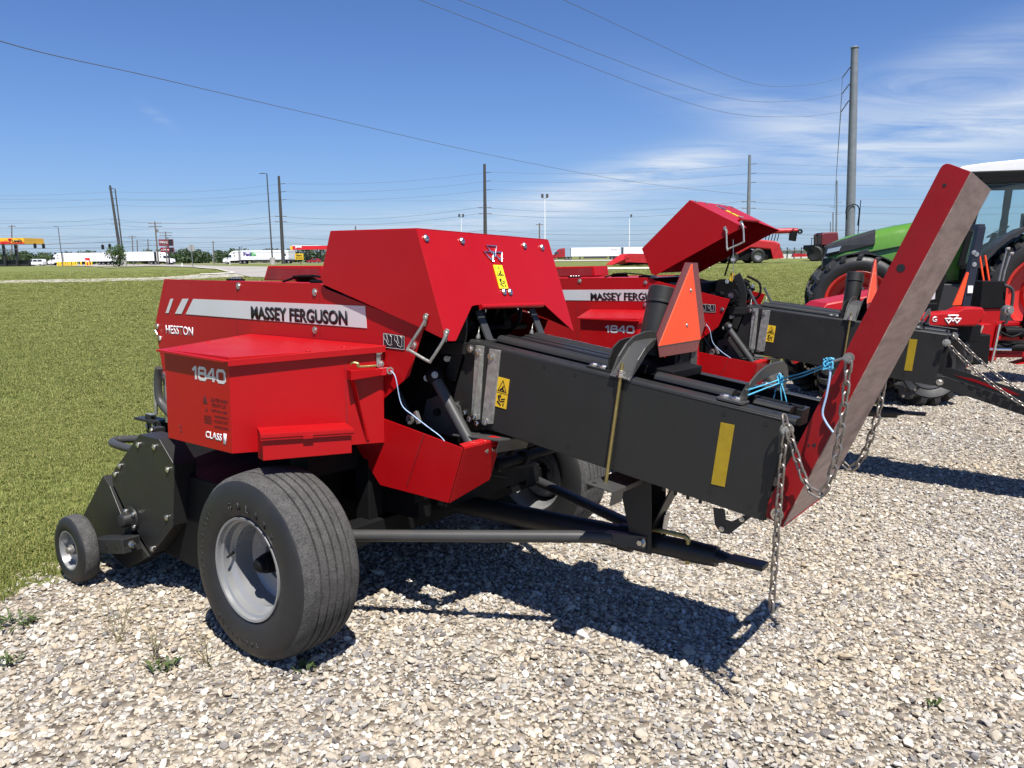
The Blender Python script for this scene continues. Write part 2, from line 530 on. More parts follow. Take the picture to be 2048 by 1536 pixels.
def stroke_text(name, s_, org, w, h, cw, gap, sw, mat, parent, f):
    """wide squared numerals drawn as strokes on the plane v = org[1]"""
    m = MB(f); x = org[0]
    for c in s_:
        ww = cw * (0.55 if c == '1' else 1.0)
        for st in STROKES[c]:
            P = [Vector((x + a * (ww if c != '1' else cw) , org[1], org[2] + b * h)) for a, b in st]
            n = Vector((0, 1, 0))
            for i, (a, b) in enumerate(zip(P, P[1:])):
                d = (b - a).normalized(); sd = d.cross(n); k = 0.0007 + 0.00008 * (i % 5)
                a2, b2 = a - d * sw * .35, b + d * sw * .35
                m.loft([[a2 + sd * sw / 2 - n * .0004, b2 + sd * sw / 2 - n * .0004, b2 - sd * sw / 2 - n * .0004, a2 - sd * sw / 2 - n * .0004], [a2 + sd * sw / 2 + n * k, b2 + sd * sw / 2 + n * k, b2 - sd * sw / 2 + n * k, a2 - sd * sw / 2 + n * k]])
        x += ww + gap
    return m.build(name, mat, parent)


# ================================================================== the small square balers
def frame_matrix(az, contact, roll, pit, half=1.1):
    """pose of a baler: az = heading left of the camera axis, contact = where its near tyre stands"""
    a, r, p = radians(az), radians(roll), radians(pit)
    u0 = Vector((sin(a), -cos(a), 0)); v0 = Vector((-cos(a), -sin(a), 0)); z0 = Vector((0, 0, 1))
    v1 = v0 * cos(r) + z0 * sin(r); z1 = z0 * cos(r) - v0 * sin(r)
    u1 = u0 * cos(p) + z1 * sin(p); z2 = z1 * cos(p) - u0 * sin(p)
    o = Vector(contact) - v1 * half
    y = -v1
    return Matrix(((u1.x, y.x, z2.x, o.x), (u1.y, y.y, z2.y, o.y), (u1.z, y.z, z2.z, o.z), (0, 0, 0, 1)))


def LF(u, v, z): return (u, -v, z)


PIT = radians(7.5)


def CF(s, v, t):
    return (0.43 + s * cos(PIT) + t * sin(PIT), -v, 1.28 - s * sin(PIT) + t * cos(PIT))


def arc_pts(p, n=6):
    """round corners: list of (x, y, r) -> 2D points"""
    out = []
    N = len(p)
    for i in range(N):
        x, y, r = p[i]
        if r <= 0:
            out.append((x, y)); continue
        a = Vector(p[i - 1][:2]); b = Vector((x, y)); c = Vector(p[(i + 1) % N][:2])
        d1 = (a - b).normalized(); d2 = (c - b).normalized()
        for k in range(n + 1):
            t = k / n
            q1 = b + d1 * r * (1 - t); q2 = b + d2 * r * t
            out.append(tuple(q1 * (1 - t) + q2 * t))
    return out


def warn_decal(parent, org, xd, yd, w, h, f, mat=None, name='warning_decal'):
    mat = mat or YELLOW
    org, xd, yd = Vector(org), Vector(xd).normalized(), Vector(yd).normalized(); n = xd.cross(yd)
    P = lambda x, y, d=0.0: org + xd * x + yd * y + n * d
    m = MB(f)
    t = 0.0016
    for sg in (-1,):
        m.loft([[P(0, 0, -t), P(w, 0, -t), P(w, h, -t), P(0, h, -t)], [P(0, 0, t), P(w, 0, t), P(w, h, t), P(0, h, t)]])
    m.mi = 1
    T = [(0.10, 0.54), (0.90, 0.54), (0.5, 0.94)]
    c = (0.5, 0.67)
    for i in range(3):
        a, b = T[i], T[(i + 1) % 3]
        k = 0.80
        ai = (c[0] + (a[0] - c[0]) * k, c[1] + (a[1] - c[1]) * k); bi = (c[0] + (b[0] - c[0]) * k, c[1] + (b[1] - c[1]) * k)
        q = [a, b, bi, ai]
        m.loft([[P(x * w, y * h, -0.0024) for x, y in q], [P(x * w, y * h, 0.0024) for x, y in q]])
    q = [(0.0, 0.485), (1, 0.485), (1, 0.497), (0, 0.497)]
    m.loft([[P(x * w, y * h, -0.0024) for x, y in q], [P(x * w, y * h, 0.0024) for x, y in q]])
    rr = random.Random(int(w * 1e5))
    for (x, y, sx, sy, a) in ((0.45, 0.63, .17, .03, .5), (0.55, 0.69, .06, .05, 0), (0.58, 0.60, .14, .022, -.3), (0.30, 0.30, .06, .11, .6), (0.40, 0.38, .07, .05, 0),
                              (0.62, 0.22, .20, .02, .2), (0.66, 0.30, .18, .02, .2), (0.35, 0.13, .2, .03, -.5), (0.72, 0.12, .05, .05, 0)):
        q = [(x + (cos(a) * i * sx - sin(a) * j * sy * h / w * .6), y + (sin(a) * i * sx * w / h * 1.2 + cos(a) * j * sy)) for i, j in ((-1, -1), (1, -1), (1, 1), (-1, 1))]
        m.loft([[P(X * w, Y * h, -0.0024) for X, Y in q], [P(X * w, Y * h, 0.0024) for X, Y in q]])
    return m.build(name, [mat, INK], parent)


def bolts(parent, pts, n, f, r=0.011, mat=None):
    for p in pts:
        MB(f).bolt(p, n, r).build('bolt', mat or BOLT, parent, smooth=30)


def make_tyre(parent, c, sign, R=0.385, half=0.152, rim_r=0.205, ribs=6, f=LF):
    """ribbed implement tyre; sign = side of the outer face along v"""
    b = half
    prof = [(rim_r, -b + 0.030), (rim_r + 0.012, -b + 0.016), (rim_r + 0.04, -b + 0.004), (rim_r + 0.075, -b), (rim_r + 0.105, -b + 0.002), (rim_r + 0.135, -b + 0.008),
            (R - 0.028, -b + 0.018), (R - 0.014, -b + 0.034)]
    mats = [0] * (len(prof) - 1)
    w0, w1 = -b + 0.043, b - 0.043
    gw = 0.009
    step = (w1 - w0) / ribs
    tread = []
    for k in range(ribs):
        x0, x1 = w0 + k * step, w0 + (k + 1) * step
        crown = lambda x: R - 0.010 * (x / w1) ** 2
        if k == 0: tread.append((crown(x0), x0))
        tread.append((crown(x1 - gw / 2), x1 - gw / 2)) if k < ribs - 1 else tread.append((crown(x1), x1))
        if k < ribs - 1:
            tread += [(crown(x1) - 0.011, x1 - gw / 3), (crown(x1) - 0.011, x1 + gw / 3), (crown(x1 + gw / 2), x1 + gw / 2)]
    other = [(r, -o) for r, o in reversed(prof)]
    full = prof + tread + other
    mm = mats[:-1] + [1, 1] + [1] * (len(tread) - 1) + [1, 1] + mats[:-1]
    # groove walls stay rubber
    for q in range(len(full) - 1):
        if len(prof) <= q < len(prof) + len(tread) - 1:
            if full[q][0] < R - 0.012 and full[q + 1][0] < R - 0.012: mm[q] = 0
    return MB(f).lathe(full, c, (0, sign, 0), 72, mats=mm[:len(full) - 1]).build('tyre', [RUBBER, TREAD], parent, smooth=38)


def make_wheel(root, c, sign, f=LF):
    """tyre, rim, hub; the dished rim faces outwards"""
    w = MB(f)
    # rim barrel, drop centre and disc
    o = 0.135
    w.lathe([(0.213, o), (0.211, o + 0.006), (0.202, o + 0.004), (0.199, o - 0.012), (0.190, o - 0.018), (0.187, o - 0.045), (0.170, o - 0.062), (0.166, o - 0.11), (0.160, o - 0.135), (0.152, o - 0.142), (0.09, o - 0.150), (0.085, o - 0.165), (0.045, o - 0.165)],
            c, (0, sign, 0), 56)
    w.lathe([(0.213, o), (0.205, o - 0.03), (0.195, o - 0.05), (0.178, o - 0.07), (0.176, o - 0.2), (0.205, o - 0.265), (0.213, o - 0.27)], c, (0, sign, 0), 56)
    rim = w.build('rim', RIM, root, smooth=35)
    make_tyre(root, c, sign, f=f)
    h = MB(f)
    C = Vector(c); A = Vector((0, sign, 0))
    h.lathe([(0.0, 0.098), (0.012, 0.097), (0.024, 0.091), (0.031, 0.080), (0.033, 0.064), (0.037, 0.062), (0.042, 0.04), (0.047, -0.02), (0.058, -0.034)], c, (0, sign, 0), 28)
    h.build('hub', BLACK, root, smooth=40)
    for k in range(6):
        a = 2 * pi * k / 6 + 0.3
        MB(f).bolt(C + A * (o - 0.164) + Vector((cos(a) * 0.066, 0, sin(a) * 0.066)), A, 0.010, 0.014).build('wheel_nut', BOLT, rim, smooth=30)
    vs = MB(f).cyl(C + A * (o - 0.05) + Vector((-0.165, 0, 0.02)), C + A * (o - 0.01) + Vector((-0.150, 0, 0.012)), 0.006, 0.004, 8)
    vs.build('valve', BLACK, rim)
    return rim


def arc_text(parent, s, c, r, a0, da, h, f, vplane, mat):
    """raised letters round the tyre wall"""
    for k, ch in enumerate(s):
        if ch == ' ': continue
        a = a0 - da * k
        er = Vector((cos(a), 0, sin(a))); et = Vector((sin(a), 0, -cos(a)))
        text('tyre_lettering', ch, Vector((c[0], vplane, c[2])) + er * r - et * h * 0.32, et, er, h * 0.64, h, mat, parent, 0.02, f, 0.005)


def chain_mesh(pts, link=0.047, r=0.0042, f=None, seed=1):
    """welded chain following a polyline of local points"""
    P = [Vector(p) for p in pts]
    seg = [(b - a).length for a, b in zip(P, P[1:])]; tot = sum(seg)
    pitch = link * 0.72
    m = MB(f)
    rr = random.Random(seed)
    n = int(tot / pitch)
    def at_len(d):
        for a, b, L in zip(P, P[1:], seg):
            if d <= L: return a.lerp(b, d / L if L else 0), (b - a).normalized()
            d -= L
        return P[-1], (P[-1] - P[-2]).normalized()
    side = None
    for k in range(n):
        c, d = at_len((k + 0.5) * pitch)
        if side is None:
            side = d.cross(Vector((0.3, 1, 0.2))).normalized()
        side = (side - d * side.dot(d)).normalized()
        e = d.cross(side)
        a = radians(38) + (pi / 2 if k % 2 else 0) + rr.uniform(-0.25, 0.25)
        w = side * cos(a) + e * sin(a)
        hl, hw = link / 2 - 0.0115, 0.0105
        loop = []
        for q in range(6):
            t = -pi / 2 + pi * q / 5
            loop.append(c + d * (hl + hw * cos(t)) + w * (hw * sin(t)))
        for q in range(6):
            t = pi / 2 + pi * q / 5
            loop.append(c + d * (-hl + hw * cos(t)) + w * (hw * sin(t)))
        m.tube(loop, r, 7, closed=True)
    return m


def catmull(P, n=8):
    P = [Vector(p) for p in P]; out = []
    for i in range(len(P) - 1):
        p0, p1, p2, p3 = P[max(i - 1, 0)], P[i], P[i + 1], P[min(i + 2, len(P) - 1)]
        for k in range(n):
            t = k / n
            out.append(0.5 * ((2 * p1) + (p2 - p0) * t + (2 * p0 - 5 * p1 + 4 * p2 - p3) * t * t + (3 * p1 - p0 - 3 * p2 + p3) * t ** 3))
    out.append(P[-1])
    return out


HINGE = (-0.28, 1.53)


def make_baler(mat4, label, hood_angle, chute_angle, near):
    B = empty('square_baler', label, 'hay baler', mat=mat4, group='small square balers parked on the gravel')
    VP, VB, VC, H = 0.46, 1.06, 0.25, 0.48
    X, Z = (1, 0, 0), (0, 0, 1)

    # ---------------- body side panels
    side = [(-1.685, 1.520), (-1.811, 1.251), (-1.763, 1.047), (-1.735, 0.84), (-0.12, 0.84), (-0.12, 0.95), (0.107, 1.003), (0.272, 1.125), (0.310, 1.215), (0.361, 1.337), (-0.262, 1.488), (-0.304, 1.512)]
    pn = MB(LF).prism(side, 1, VP - 0.005, VP).build('side_panel', RED, B, bevel=0.0015)
    MB(LF).prism(side, 1, -VP, -VP + 0.005).build('side_panel', RED, B, bevel=0.0015)
    tp = MB(LF)
    tp.plate([(-1.680, -0.455, 1.513), (-1.680, 0.455, 1.513), (-0.305, 0.455, 1.506), (-0.305, -0.455, 1.506)], 0.004)
    tp.plate([(-1.682, -0.455, 1.514), (-1.682, 0.455, 1.514), (-1.806, 0.455, 1.251), (-1.806, -0.455, 1.251)], -0.004)
    tp.plate([(-1.806, -0.455, 1.251), (-1.806, 0.455, 1.251), (-1.735, 0.455, 0.84), (-1.735, -0.455, 0.84)], -0.004)
    tp.build('top_cover', RED, B, bevel=0.001)
    for u in (-0.981, -0.312):
        MB(LF).box(u - 0.0022, u + 0.0022, VP - 0.002, VP + 0.0012, 0.97, 1.512 if u < -0.5 else 1.503).build('panel_seam', DKRED, pn)
    bolts(pn, [(-0.955, VP, 1.504 - 0.012), (-0.342, VP, 1.471), (-0.348, VP, 1.292), (0.303, VP, 1.260), (-1.783, VP, 1.246), (-1.762, VP, 1.177)], (0, 1, 0), LF, 0.012)
    d = 0.0025
    def dec(name, pts, mat, parent, v=VP):
        return MB(LF).prism(pts, 1, v - 0.001, v + d).build(name, mat, parent)
    st = MB(LF)
    st.prism([(-1.386, 1.414), (0.004, 1.416), (0.012, 1.318), (-1.469, 1.327)], 1, VP - 0.001, VP + d)
    st.prism([(-1.496, 1.412), (-1.431, 1.414), (-1.512, 1.327), (-1.581, 1.326)], 1, VP - 0.001, VP + d)
    st.prism([(-1.622, 1.409), (-1.590, 1.410), (-1.650, 1.327), (-1.682, 1.326)], 1, VP - 0.001, VP + d)
    st.build('silver_stripe', SILVER, pn)
    text('brand_lettering', 'MASSEY FERGUSON', (-0.847, VP + d + 0.0004, 1.323), X, Z, 0.735, 0.064, GREY2, pn, 0.026, LF, thick=0.0006)
    text('brand_lettering', 'MASSEY FERGUSON', (-0.851, VP + d + 0.0014, 1.327), X, Z, 0.735, 0.064, INK, pn, 0.026, LF, thick=0.0006)
    text('brand_lettering', 'HESSTON', (-1.690, VP + 0.001, 1.207), X, Z, 0.286, 0.050, WHITE, pn, 0.012, LF)
    # pictogram plate
    dp = MB(LF); dp.prism([(0.118, 1.303), (0.249, 1.296), (0.249, 1.235), (0.120, 1.238)], 1, VP - 0.001, VP + d); dp.mi = 1
    for (x, z0, sc) in ((0.128, 1.245, 1), (0.192, 1.242, 1)):
        pts = [(x + 0.006 * sc + 0.010 * cos(a), z0 + 0.040 + 0.013 * sin(a)) for a in np.linspace(0, 2 * pi, 14)[:-1]]
        dp.tube([(p[0], VP + d + 0.0006, p[1]) for p in pts], 0.0007, 5, closed=True)
        dp.tube([(x + 0.008, VP + d + 0.0006, z0 + 0.027), (x + 0.018, VP + d + 0.0006, z0 + 0.010), (x + 0.036, VP + d + 0.0006, z0 + 0.004), (x + 0.046, VP + d + 0.0006, z0 + 0.010)], 0.0008, 5)
        dp.tube([(x + 0.040, VP + d + 0.0006, z0 + 0.008), (x + 0.042, VP + d + 0.0006, z0 + 0.042), (x + 0.034, VP + d + 0.0006, z0 + 0.052), (x + 0.046, VP + d + 0.0006, z0 + 0.054)], 0.0007, 5)
        dp.tube([(x + 0.012, VP + d + 0.0006, z0 + 0.046), (x + 0.024, VP + d + 0.0006, z0 + 0.018)], 0.0006, 5)
    for q in ([(0.120, 1.300), (0.247, 1.2935)], [(0.1205, 1.240), (0.247, 1.237)], [(0.1205, 1.24), (0.120, 1.30)], [(0.247, 1.237), (0.247, 1.2935)]):
        dp.tube([(p[0], VP + d + 0.0004, p[1]) for p in q], 0.0007, 4)
    dp.build('pictogram_plate', [INK, SILVER], pn)
    # latch at the front edge
    MB(LF).tube([(-1.80, VP + 0.012, 1.215), (-1.775, VP + 0.018, 1.22), (-1.762, VP + 0.015, 1.20), (-1.765, VP + 0.004, 1.18)], 0.006, 8).build('latch', BOLT, pn, smooth=40)
    # top fittings
    MB(LF).box(-1.08, -0.97, 0.41, 0.452, 1.517, 1.528).build('hinge', BLACK, B, bevel=0.002)
    bolts(B, [(-1.06 + 0.026 * k, 0.43, 1.528) for k in range(4)], Z, LF, 0.008)
    w = MB(LF); w.tube([(-0.80, 0.30, 1.515), (-0.70, 0.28, 1.545), (-0.62, 0.25, 1.548), (-0.50, 0.22, 1.535), (-0.40, 0.20, 1.512)], 0.006, 8)
    w.plate([(-0.78, 0.22, 1.52), (-0.72, 0.30, 1.548), (-0.60, 0.28, 1.55), (-0.62, 0.20, 1.52)], 0.006)
    w.build('cover_latch', BLACK, B, smooth=40)
    MB(LF).box(-0.42, -0.30, 0.36, 0.43, 1.512, 1.528).build('hinge', BLACK, B, bevel=0.003)
    MB(LF).cyl((-0.35, 0.40, 1.522), (-0.25, 0.455, 1.518), 0.009).build('hinge_pin', ZINC, B, smooth=40)

    # flywheel housing standing above the top cover on the far side
    hz = MB(LF)
    hz.prism([(-1.835, 1.517), (-1.785, 1.612), (-1.235, 1.612), (-1.220, 1.517)], 1, -0.60, -0.31)
    fh = hz.build('gearbox_cover', RED, B, bevel=0.006)
    MB(LF).prism([(-1.80, 1.522), (-1.772, 1.594), (-1.262, 1.594), (-1.25, 1.522)], 1, -0.312, -0.3085).build('inset_panel', DKRED, fh)

    # ---------------- knotter hood (hinged at its front edge)
    ca, sa = cos(hood_angle), sin(hood_angle)

    def HF(u, v, z):
        x, y = u - HINGE[0], z - HINGE[1]
        return (HINGE[0] + x * ca - y * sa, -v, HINGE[1] + x * sa + y * ca)
    hood = MB(HF)
    hs = [(-0.202, 1.746), (0.340, 1.742), (0.505, 1.290), (0.372, 1.332), (-0.255, 1.506), (-0.275, 1.540)]
    for sg in (1, -1):
        hood.prism(hs, 1, sg * H - (0.004 if sg > 0 else 0), sg * H + (0.004 if sg < 0 else 0))
    t = 0.004
    hood.plate([(-0.202, -H + .004, 1.746), (-0.202, H - .004, 1.746), (0.338, H - .004, 1.742), (0.338, -H + .004, 1.742)], t * -1)
    hood.plate([(-0.202, -H + .004, 1.745), (-0.202, H - .004, 1.745), (-0.273, H - .004, 1.542), (-0.273, -H + .004, 1.542)], -t)
    def RPT(v, z): k = (1.742 - z) / 0.452; return (0.340 + 0.165 * k, v, z)
    rear = [(H, 1.7425), (H, 1.289), (0.428, 1.286), (0.418, 1.290), (0.275, 1.412), (0.262, 1.424), (0.235, 1.428), (-0.262, 1.428), (-0.285, 1.420), (-0.470, 1.288), (-H, 1.288), (-H, 1.7425)]
    hood.plate([RPT(*p) for p in rear], t)
    HD = hood.build('knotter_hood', RED, B, bevel=0.002)
    rn = Vector((0.939, 0, 0.343))
    bolts(HD, [Vector(RPT(v, z)) + rn * 0.003 for v, z in ((0.441, 1.705), (0.213, 1.705), (-0.249, 1.703), (-0.397, 1.701), (0.013, 1.484), (-0.032, 1.483))], rn, HF, 0.011)
    MB(HF).cyl(Vector(RPT(0.216, 1.418)) + rn * 0.010, Vector(RPT(-0.25, 1.418)) + rn * 0.010, 0.0115, seg=16).build('hinge_tube', RED, HD, smooth=40)
    rd = Vector((0.165, 0, -0.452)).normalized()  # down the rear face
    # emblem: three linked triangles
    em = MB(HF)
    for tri in (((0.052, 1.692), (-0.024, 1.692), (0.012, 1.640)), ((0.082, 1.664), (0.012, 1.664), (0.036, 1.618)), ((0.014, 1.664), (-0.052, 1.664), (-0.030, 1.618))):
        P = [Vector(RPT(*q)) + rn * 0.004 for q in tri]
        em.tube([P[0], P[0].lerp(P[1], .5), P[1], P[1].lerp(P[2], .5), P[2], P[2].lerp(P[0], .5)], 0.0034, 6, closed=True)
        em.plate([P[2], P[2].lerp(P[0], .35), P[2].lerp(P[1], .35)], 0.003)
    em.build('emblem', CHROME, HD, smooth=40)
    o0 = Vector(RPT(0.039, 1.498)) + rn * 0.003
    warn_decal(HD, o0, (0, -1, 0), -rd, 0.064, 0.113, HF, LEMON)
    # pull handle on the near rear corner
    hh = H + 0.012
    MB(HF).tube(catmull([(0.398, hh - .004, 1.385), (0.385, hh, 1.350), (0.312, hh + .012, 1.250), (0.330, hh + .016, 1.240), (0.430, hh + .016, 1.204), (0.448, hh + .016, 1.212), (0.505, hh + .008, 1.290), (0.512, hh - .004, 1.330)], 6), 0.0065, 8).build('pull_handle', ZINC, HD, smooth=40)
    for q in ((0.398, 1.376), (0.512, 1.318)):
        MB(HF).obox((q[0] - 0.012, hh - 0.006, q[1] - 0.03), (q[0] + 0.006, hh - 0.006, q[1] + 0.02), 0.008, 0.018, (1, 0, 0)).build('handle_foot', ZINC, HD, bevel=0.002)
        bolts(HD, [(q[0], H + 0.008, q[1] + 0.006)], (0, 1, 0), HF, 0.009)
    if hood_angle > 0.2:
        MB(LF).tube([(0.02, -0.40, 1.50), (0.10, -0.42, 1.78)], 0.008, 8).build('gas_strut', BLACK, HD, smooth=40)
        MB(LF).tube([(0.25, 0.05, 1.42), (0.24, 0.05, 1.80)], 0.003, 6).build('prop_rod', BOLT, HD)

    # ---------------- dark core: plunger house, frame, axle, feeder
    core = MB(LF)
    core.box(-1.60, 0.35, -0.235, 0.235, 0.80, 1.24)
    core.box(-1.75, -0.20, -0.44, 0.44, 0.62, 0.80)
    core.box(-0.10, 0.10, -0.24, 0.24, 0.62, 0.82)
    core.box(-1.5, 0.1, -0.44, 0.44, 1.20, 1.46)
    core.build('plunger_housing', BLACK, B, bevel=0.006)
    fr = MB(LF)
    fr.obox((0, -0.93, 0.385), (0, 0.93, 0.385), 0.10, 0.10)
    fr.obox((-1.9, 0.34, 0.52), (0.25, 0.34, 0.52), 0.08, 0.12)
    fr.obox((-1.9, -0.34, 0.52), (0.25, -0.34, 0.52), 0.08, 0.12)
    fr.obox((-0.03, 0.42, 0.42), (-0.03, 0.42, 0.72), 0.09, 0.09, (1, 0, 0))
    fr.obox((-0.03, -0.42, 0.42), (-0.03, -0.42, 0.72), 0.09, 0.09, (1, 0, 0))
    fr.obox((-0.12, -0.75, 0.72), (-0.12, 0.75, 0.72), 0.12, 0.10)
    fr.obox((0.24, -0.42, 0.60), (0.24, 0.42, 0.60), 0.05, 0.10)
    fr.box(-0.02, 0.28, -0.52, -0.40, 0.46, 0.56)
    fr.build('axle_frame', BLACK, B, bevel=0.005)
    fd = MB(LF)
    fd.prism([(-1.30, 0.62), (-0.25, 0.62), (-0.30, 0.30), (-0.55, 0.17), (-1.15, 0.20)], 1, -0.95, 0.93)
    fd.build('feeder_housing', BLACK, B, bevel=0.006)

    # knotter mechanism under the hood
    kn = MB(LF)
    kn.cyl((0.18, -0.36, 1.36), (0.18, 0.36, 1.36), 0.024, seg=14)
    kn.cyl((0.30, -0.34, 1.31), (0.30, 0.34, 1.31), 0.016, seg=12)
    for v in (-0.17, 0.11):
        kn.cyl((0.18, v - 0.012, 1.36), (0.18, v + 0.012, 1.36), 0.125, seg=28)
        kn.cyl((0.27, v - 0.035, 1.33), (0.27, v + 0.02, 1.33), 0.045, seg=18)
        kn.obox((0.20, v + 0.05, 1.25), (0.31, v + 0.05, 1.47), 0.02, 0.05, (1, 0, 0))
        kn.tube(catmull([(0.30, v + .02, 1.27), (0.40, v + .02, 1.34), (0.40, v + .02, 1.44), (0.30, v + .02, 1.50)], 6), 0.010, 8)
        kn.obox((0.12, v - 0.06, 1.30), (0.34, v - 0.04, 1.40), 0.018, 0.04)
    kn.box(-0.12, 0.05, -0.40, 0.40, 1.25, 1.45)
    kn.box(0.06, 0.40, -0.245, 0.245, 1.20, 1.262)
    kn.cyl((0.33, 0.30, 1.36), (0.33, 0.345, 1.36), 0.05, seg=24)
    kn.build('knotter', BLACK, B, smooth=30)
    MB(LF).cyl((0.33, 0.344, 1.36), (0.33, 0.352, 1.36), 0.022, seg=16).build('pulley_hub', BOLT, B, smooth=30)
    bolts(B, [(0.345, 0.24, 1.455), (0.40, 0.12, 1.40), (0.36, -0.10, 1.42), (0.28, 0.30, 1.47)], (0.7, 0.7, 0), LF, 0.011)
    MB(LF).cyl((0.21, 0.03, 1.44), (0.235, 0.02, 1.53), 0.017, seg=14).build('spring_cover', YELLOW, B, smooth=40)
    # curved knotter arm plate beside the chamber mouth and the strap that ties panel to chamber
    am = MB(LF)
    c1 = catmull([(0.330, 0.26, 1.10), (0.385, 0.26, 1.25), (0.398, 0.26, 1.36), (0.375, 0.26, 1.46), (0.345, 0.26, 1.52)], 6)
    for a, b in zip(c1, c1[1:]): am.obox(a, b + (b - a) * 0.15, 0.012, 0.055, (1, 0, 0.3))
    am.build('knotter_arm', GREY, B)
    MB(LF).obox((0.285, 0.268, 1.233), (0.478, 0.268, 1.243), 0.012, 0.052).build('tie_strap', GREY, B, bevel=0.003)
    bolts(B, [(0.459, 0.276, 1.243)], (0, 1, 0), LF, 0.012)
    bolts(B, [(0.30, 0.25, 1.185), (0.325, 0.25, 1.185)], (0.5, 0.86, 0), LF, 0.009, STEEL)
    # needle lift cylinder and its bracket plates behind the red scoop
    MB(LF).cyl((0.305, 0.33, 1.105), (0.520, 0.33, 0.825), 0.026, seg=18).build('needle_yoke_tube', GREY2, B, smooth=40)
    yb = MB(LF)
    yb.lathe([(0.0, 0.03), (0.034, 0.026), (0.044, 0.0), (0.034, -0.026), (0.0, -0.03)], (0.298, 0.33, 1.115), (0.6, 0, -0.8), 20)
    yb.build('yoke_joint', BLACK, B, smooth=50)
    bolts(B, [(0.285, 0.362, 1.108), (0.330, 0.360, 1.125)], (0.5, 0.86, 0.1), LF, 0.010, STEEL)
    MB(LF).plate([(0.205, 0.28, 0.995), (0.165, 0.28, 0.870), (0.345, 0.28, 0.840), (0.430, 0.28, 0.885), (0.40, 0.28, 0.985), (0.30, 0.28, 1.03)], 0.012).build('pivot_plate', GREY2, B, bevel=0.002)
    MB(LF).cyl((0.275, 0.26, 0.945), (0.275, 0.296, 0.945), 0.017, seg=18).build('pivot_pin', BLACK, B, smooth=40)
    MB(LF).tube([(0.118, 0.37, 1.03), (0.185, 0.37, 0.935)], [0.015, 0.012], 10).build('spring_rod', GREY, B, smooth=40)
    MB(LF).lathe([(0.010, -0.008), (0.022, -0.008), (0.022, 0.008), (0.010, 0.008)], (0.196, 0.375, 0.915), (0, 1, 0), 20, close=True).build('rod_eye', STEEL, B, smooth=40)
    MB(LF).obox((0.225, 0.37, 0.955), (0.245, 0.37, 0.900), 0.02, 0.018, (1, 0, 0)).build('clevis', STEEL, B, bevel=0.002)

    # ---------------- twine box
    b0, b1 = 0.46, VB
    low = [(-0.620, b1), (-0.132, b1), (0.120, b0 + .003), (-0.80, b0 + .003)]
    bx = MB(LF)
    bx.loft([[(u, v, 0.829 if v > 0.9 or u < 0 else 0.812) for u, v in low], [(u, v, 1.222 if v > 0.9 else 1.242) for u, v in low]])
    TB = bx.build('twine_box', RED, B, bevel=0.002)
    E_ = Vector((0.252, -0.6, 0)).normalized(); N_ = Vector((0.6, 0.252, 0)).normalized(); O_ = Vector((-0.132, VB, 0))

    def BP(e, z, dd=0.0): p = O_ + E_ * e + N_ * dd; return (p.x, p.y, z)
    def lidz(u, v): return 1.249 - (v - b0) * 0.046 - (0.012 if v > 0.9 and u > -0.4 else 0)
    lp = [(-0.640, b1 + .022), (-0.120, b1 + .022), (0.138, b0 + .004), (-0.86, b0 + .004)]
    lid = MB(LF)
    lid.loft([[(u, v, lidz(u, v) - 0.004) for u, v in lp], [(u, v, lidz(u, v)) for u, v in lp]])
    q0, q1 = Vector((-0.116, b1 + .016, 0)), Vector((0.136, b0 + .006, 0))
    lid.plate([(q0.x, q0.y, 1.212), (q1.x, q1.y, 1.247), (q1.x, q1.y, 1.219), (q0.x, q0.y, 1.186)], 0.003)
    lid.plate([(-0.640, b1 + .022, 1.222), (-0.130, b1 + .022, 1.210), (-0.130, b1 + .022, 1.200), (-0.640, b1 + .022, 1.212)], 0.003)
    LD = lid.build('box_lid', RED, B, bevel=0.0015)
    for u, v in ((-0.70, 0.80), (-0.78, 0.60), (0.02, 0.60), (-0.02, 0.76), (-0.60, 1.0)):
        MB(LF).lathe([(0.0, 0.006), (0.008, 0.005), (0.012, 0.0)], (u, v, lidz(u, v) - 0.001), Z, 14).build('rivet', RED, LD, smooth=50)
    MB(LF).plate([BP(0.474, 0.815, .002), BP(0.474, 1.195, .002), BP(0.478, 1.195, .002), BP(0.478, 0.815, .002)], 0.001).build('box_seam', DKRED, TB)
    stroke_text('model_number', '1840', (-0.397, VB + 0.0006, 1.116), 0.24, 0.046, 0.052, 0.016, 0.0125, SILVER, TB, LF)
    text('class_lettering', 'CLASS', (-0.321, VB + 0.0015, 0.871), X, (0.02, 0, 1), 0.118, 0.030, WHITE, TB, 0.02, LF, shear=0.12)
    text('class_lettering', '1', (-0.193, VB + 0.0015, 0.862), X, (0.02, 0, 1), 0.020, 0.044, WHITE, TB, 0.012, LF, shear=0.12)
    if near:
        for k, (s_, x_, w_, h_) in enumerate((('SLATER FARM', -0.270, 0.118, 0.0145), ('EQUIP LLC', -0.262, 0.098, 0.0145), ('WEST POINT, NEBR', -0.270, 0.112, 0.010), ('LAWRENCEBURG, IN', -0.250, 0.098, 0.009), ('812.537.3377', -0.250, 0.094, 0.012), ('BATESVILLE 47006', -0.250, 0.096, 0.009))):
            text('dealer_stencil', s_, (x_, VB + 0.001, 1.030 - 0.0215 * k), X, Z, w_, h_, DKINK, TB, 0.0, LF)
        for k, s_ in enumerate(('MASSEY-', 'FERGUSON', 'HESSTON')):
            text('dealer_stencil', s_, (-0.325, VB + 0.001, 0.958 - 0.0125 * k), X, Z, 0.055, 0.008, DKINK, TB, 0.0, LF)
        sm = MB(LF)
        sm.prism([(-0.330, 1.018), (-0.296, 1.018), (-0.313, 1.052)], 1, VB - .001, VB + .002); sm.prism([(-0.312, 0.985), (-0.300, 0.985), (-0.306, 1.000)], 1, VB - .001, VB + .002)
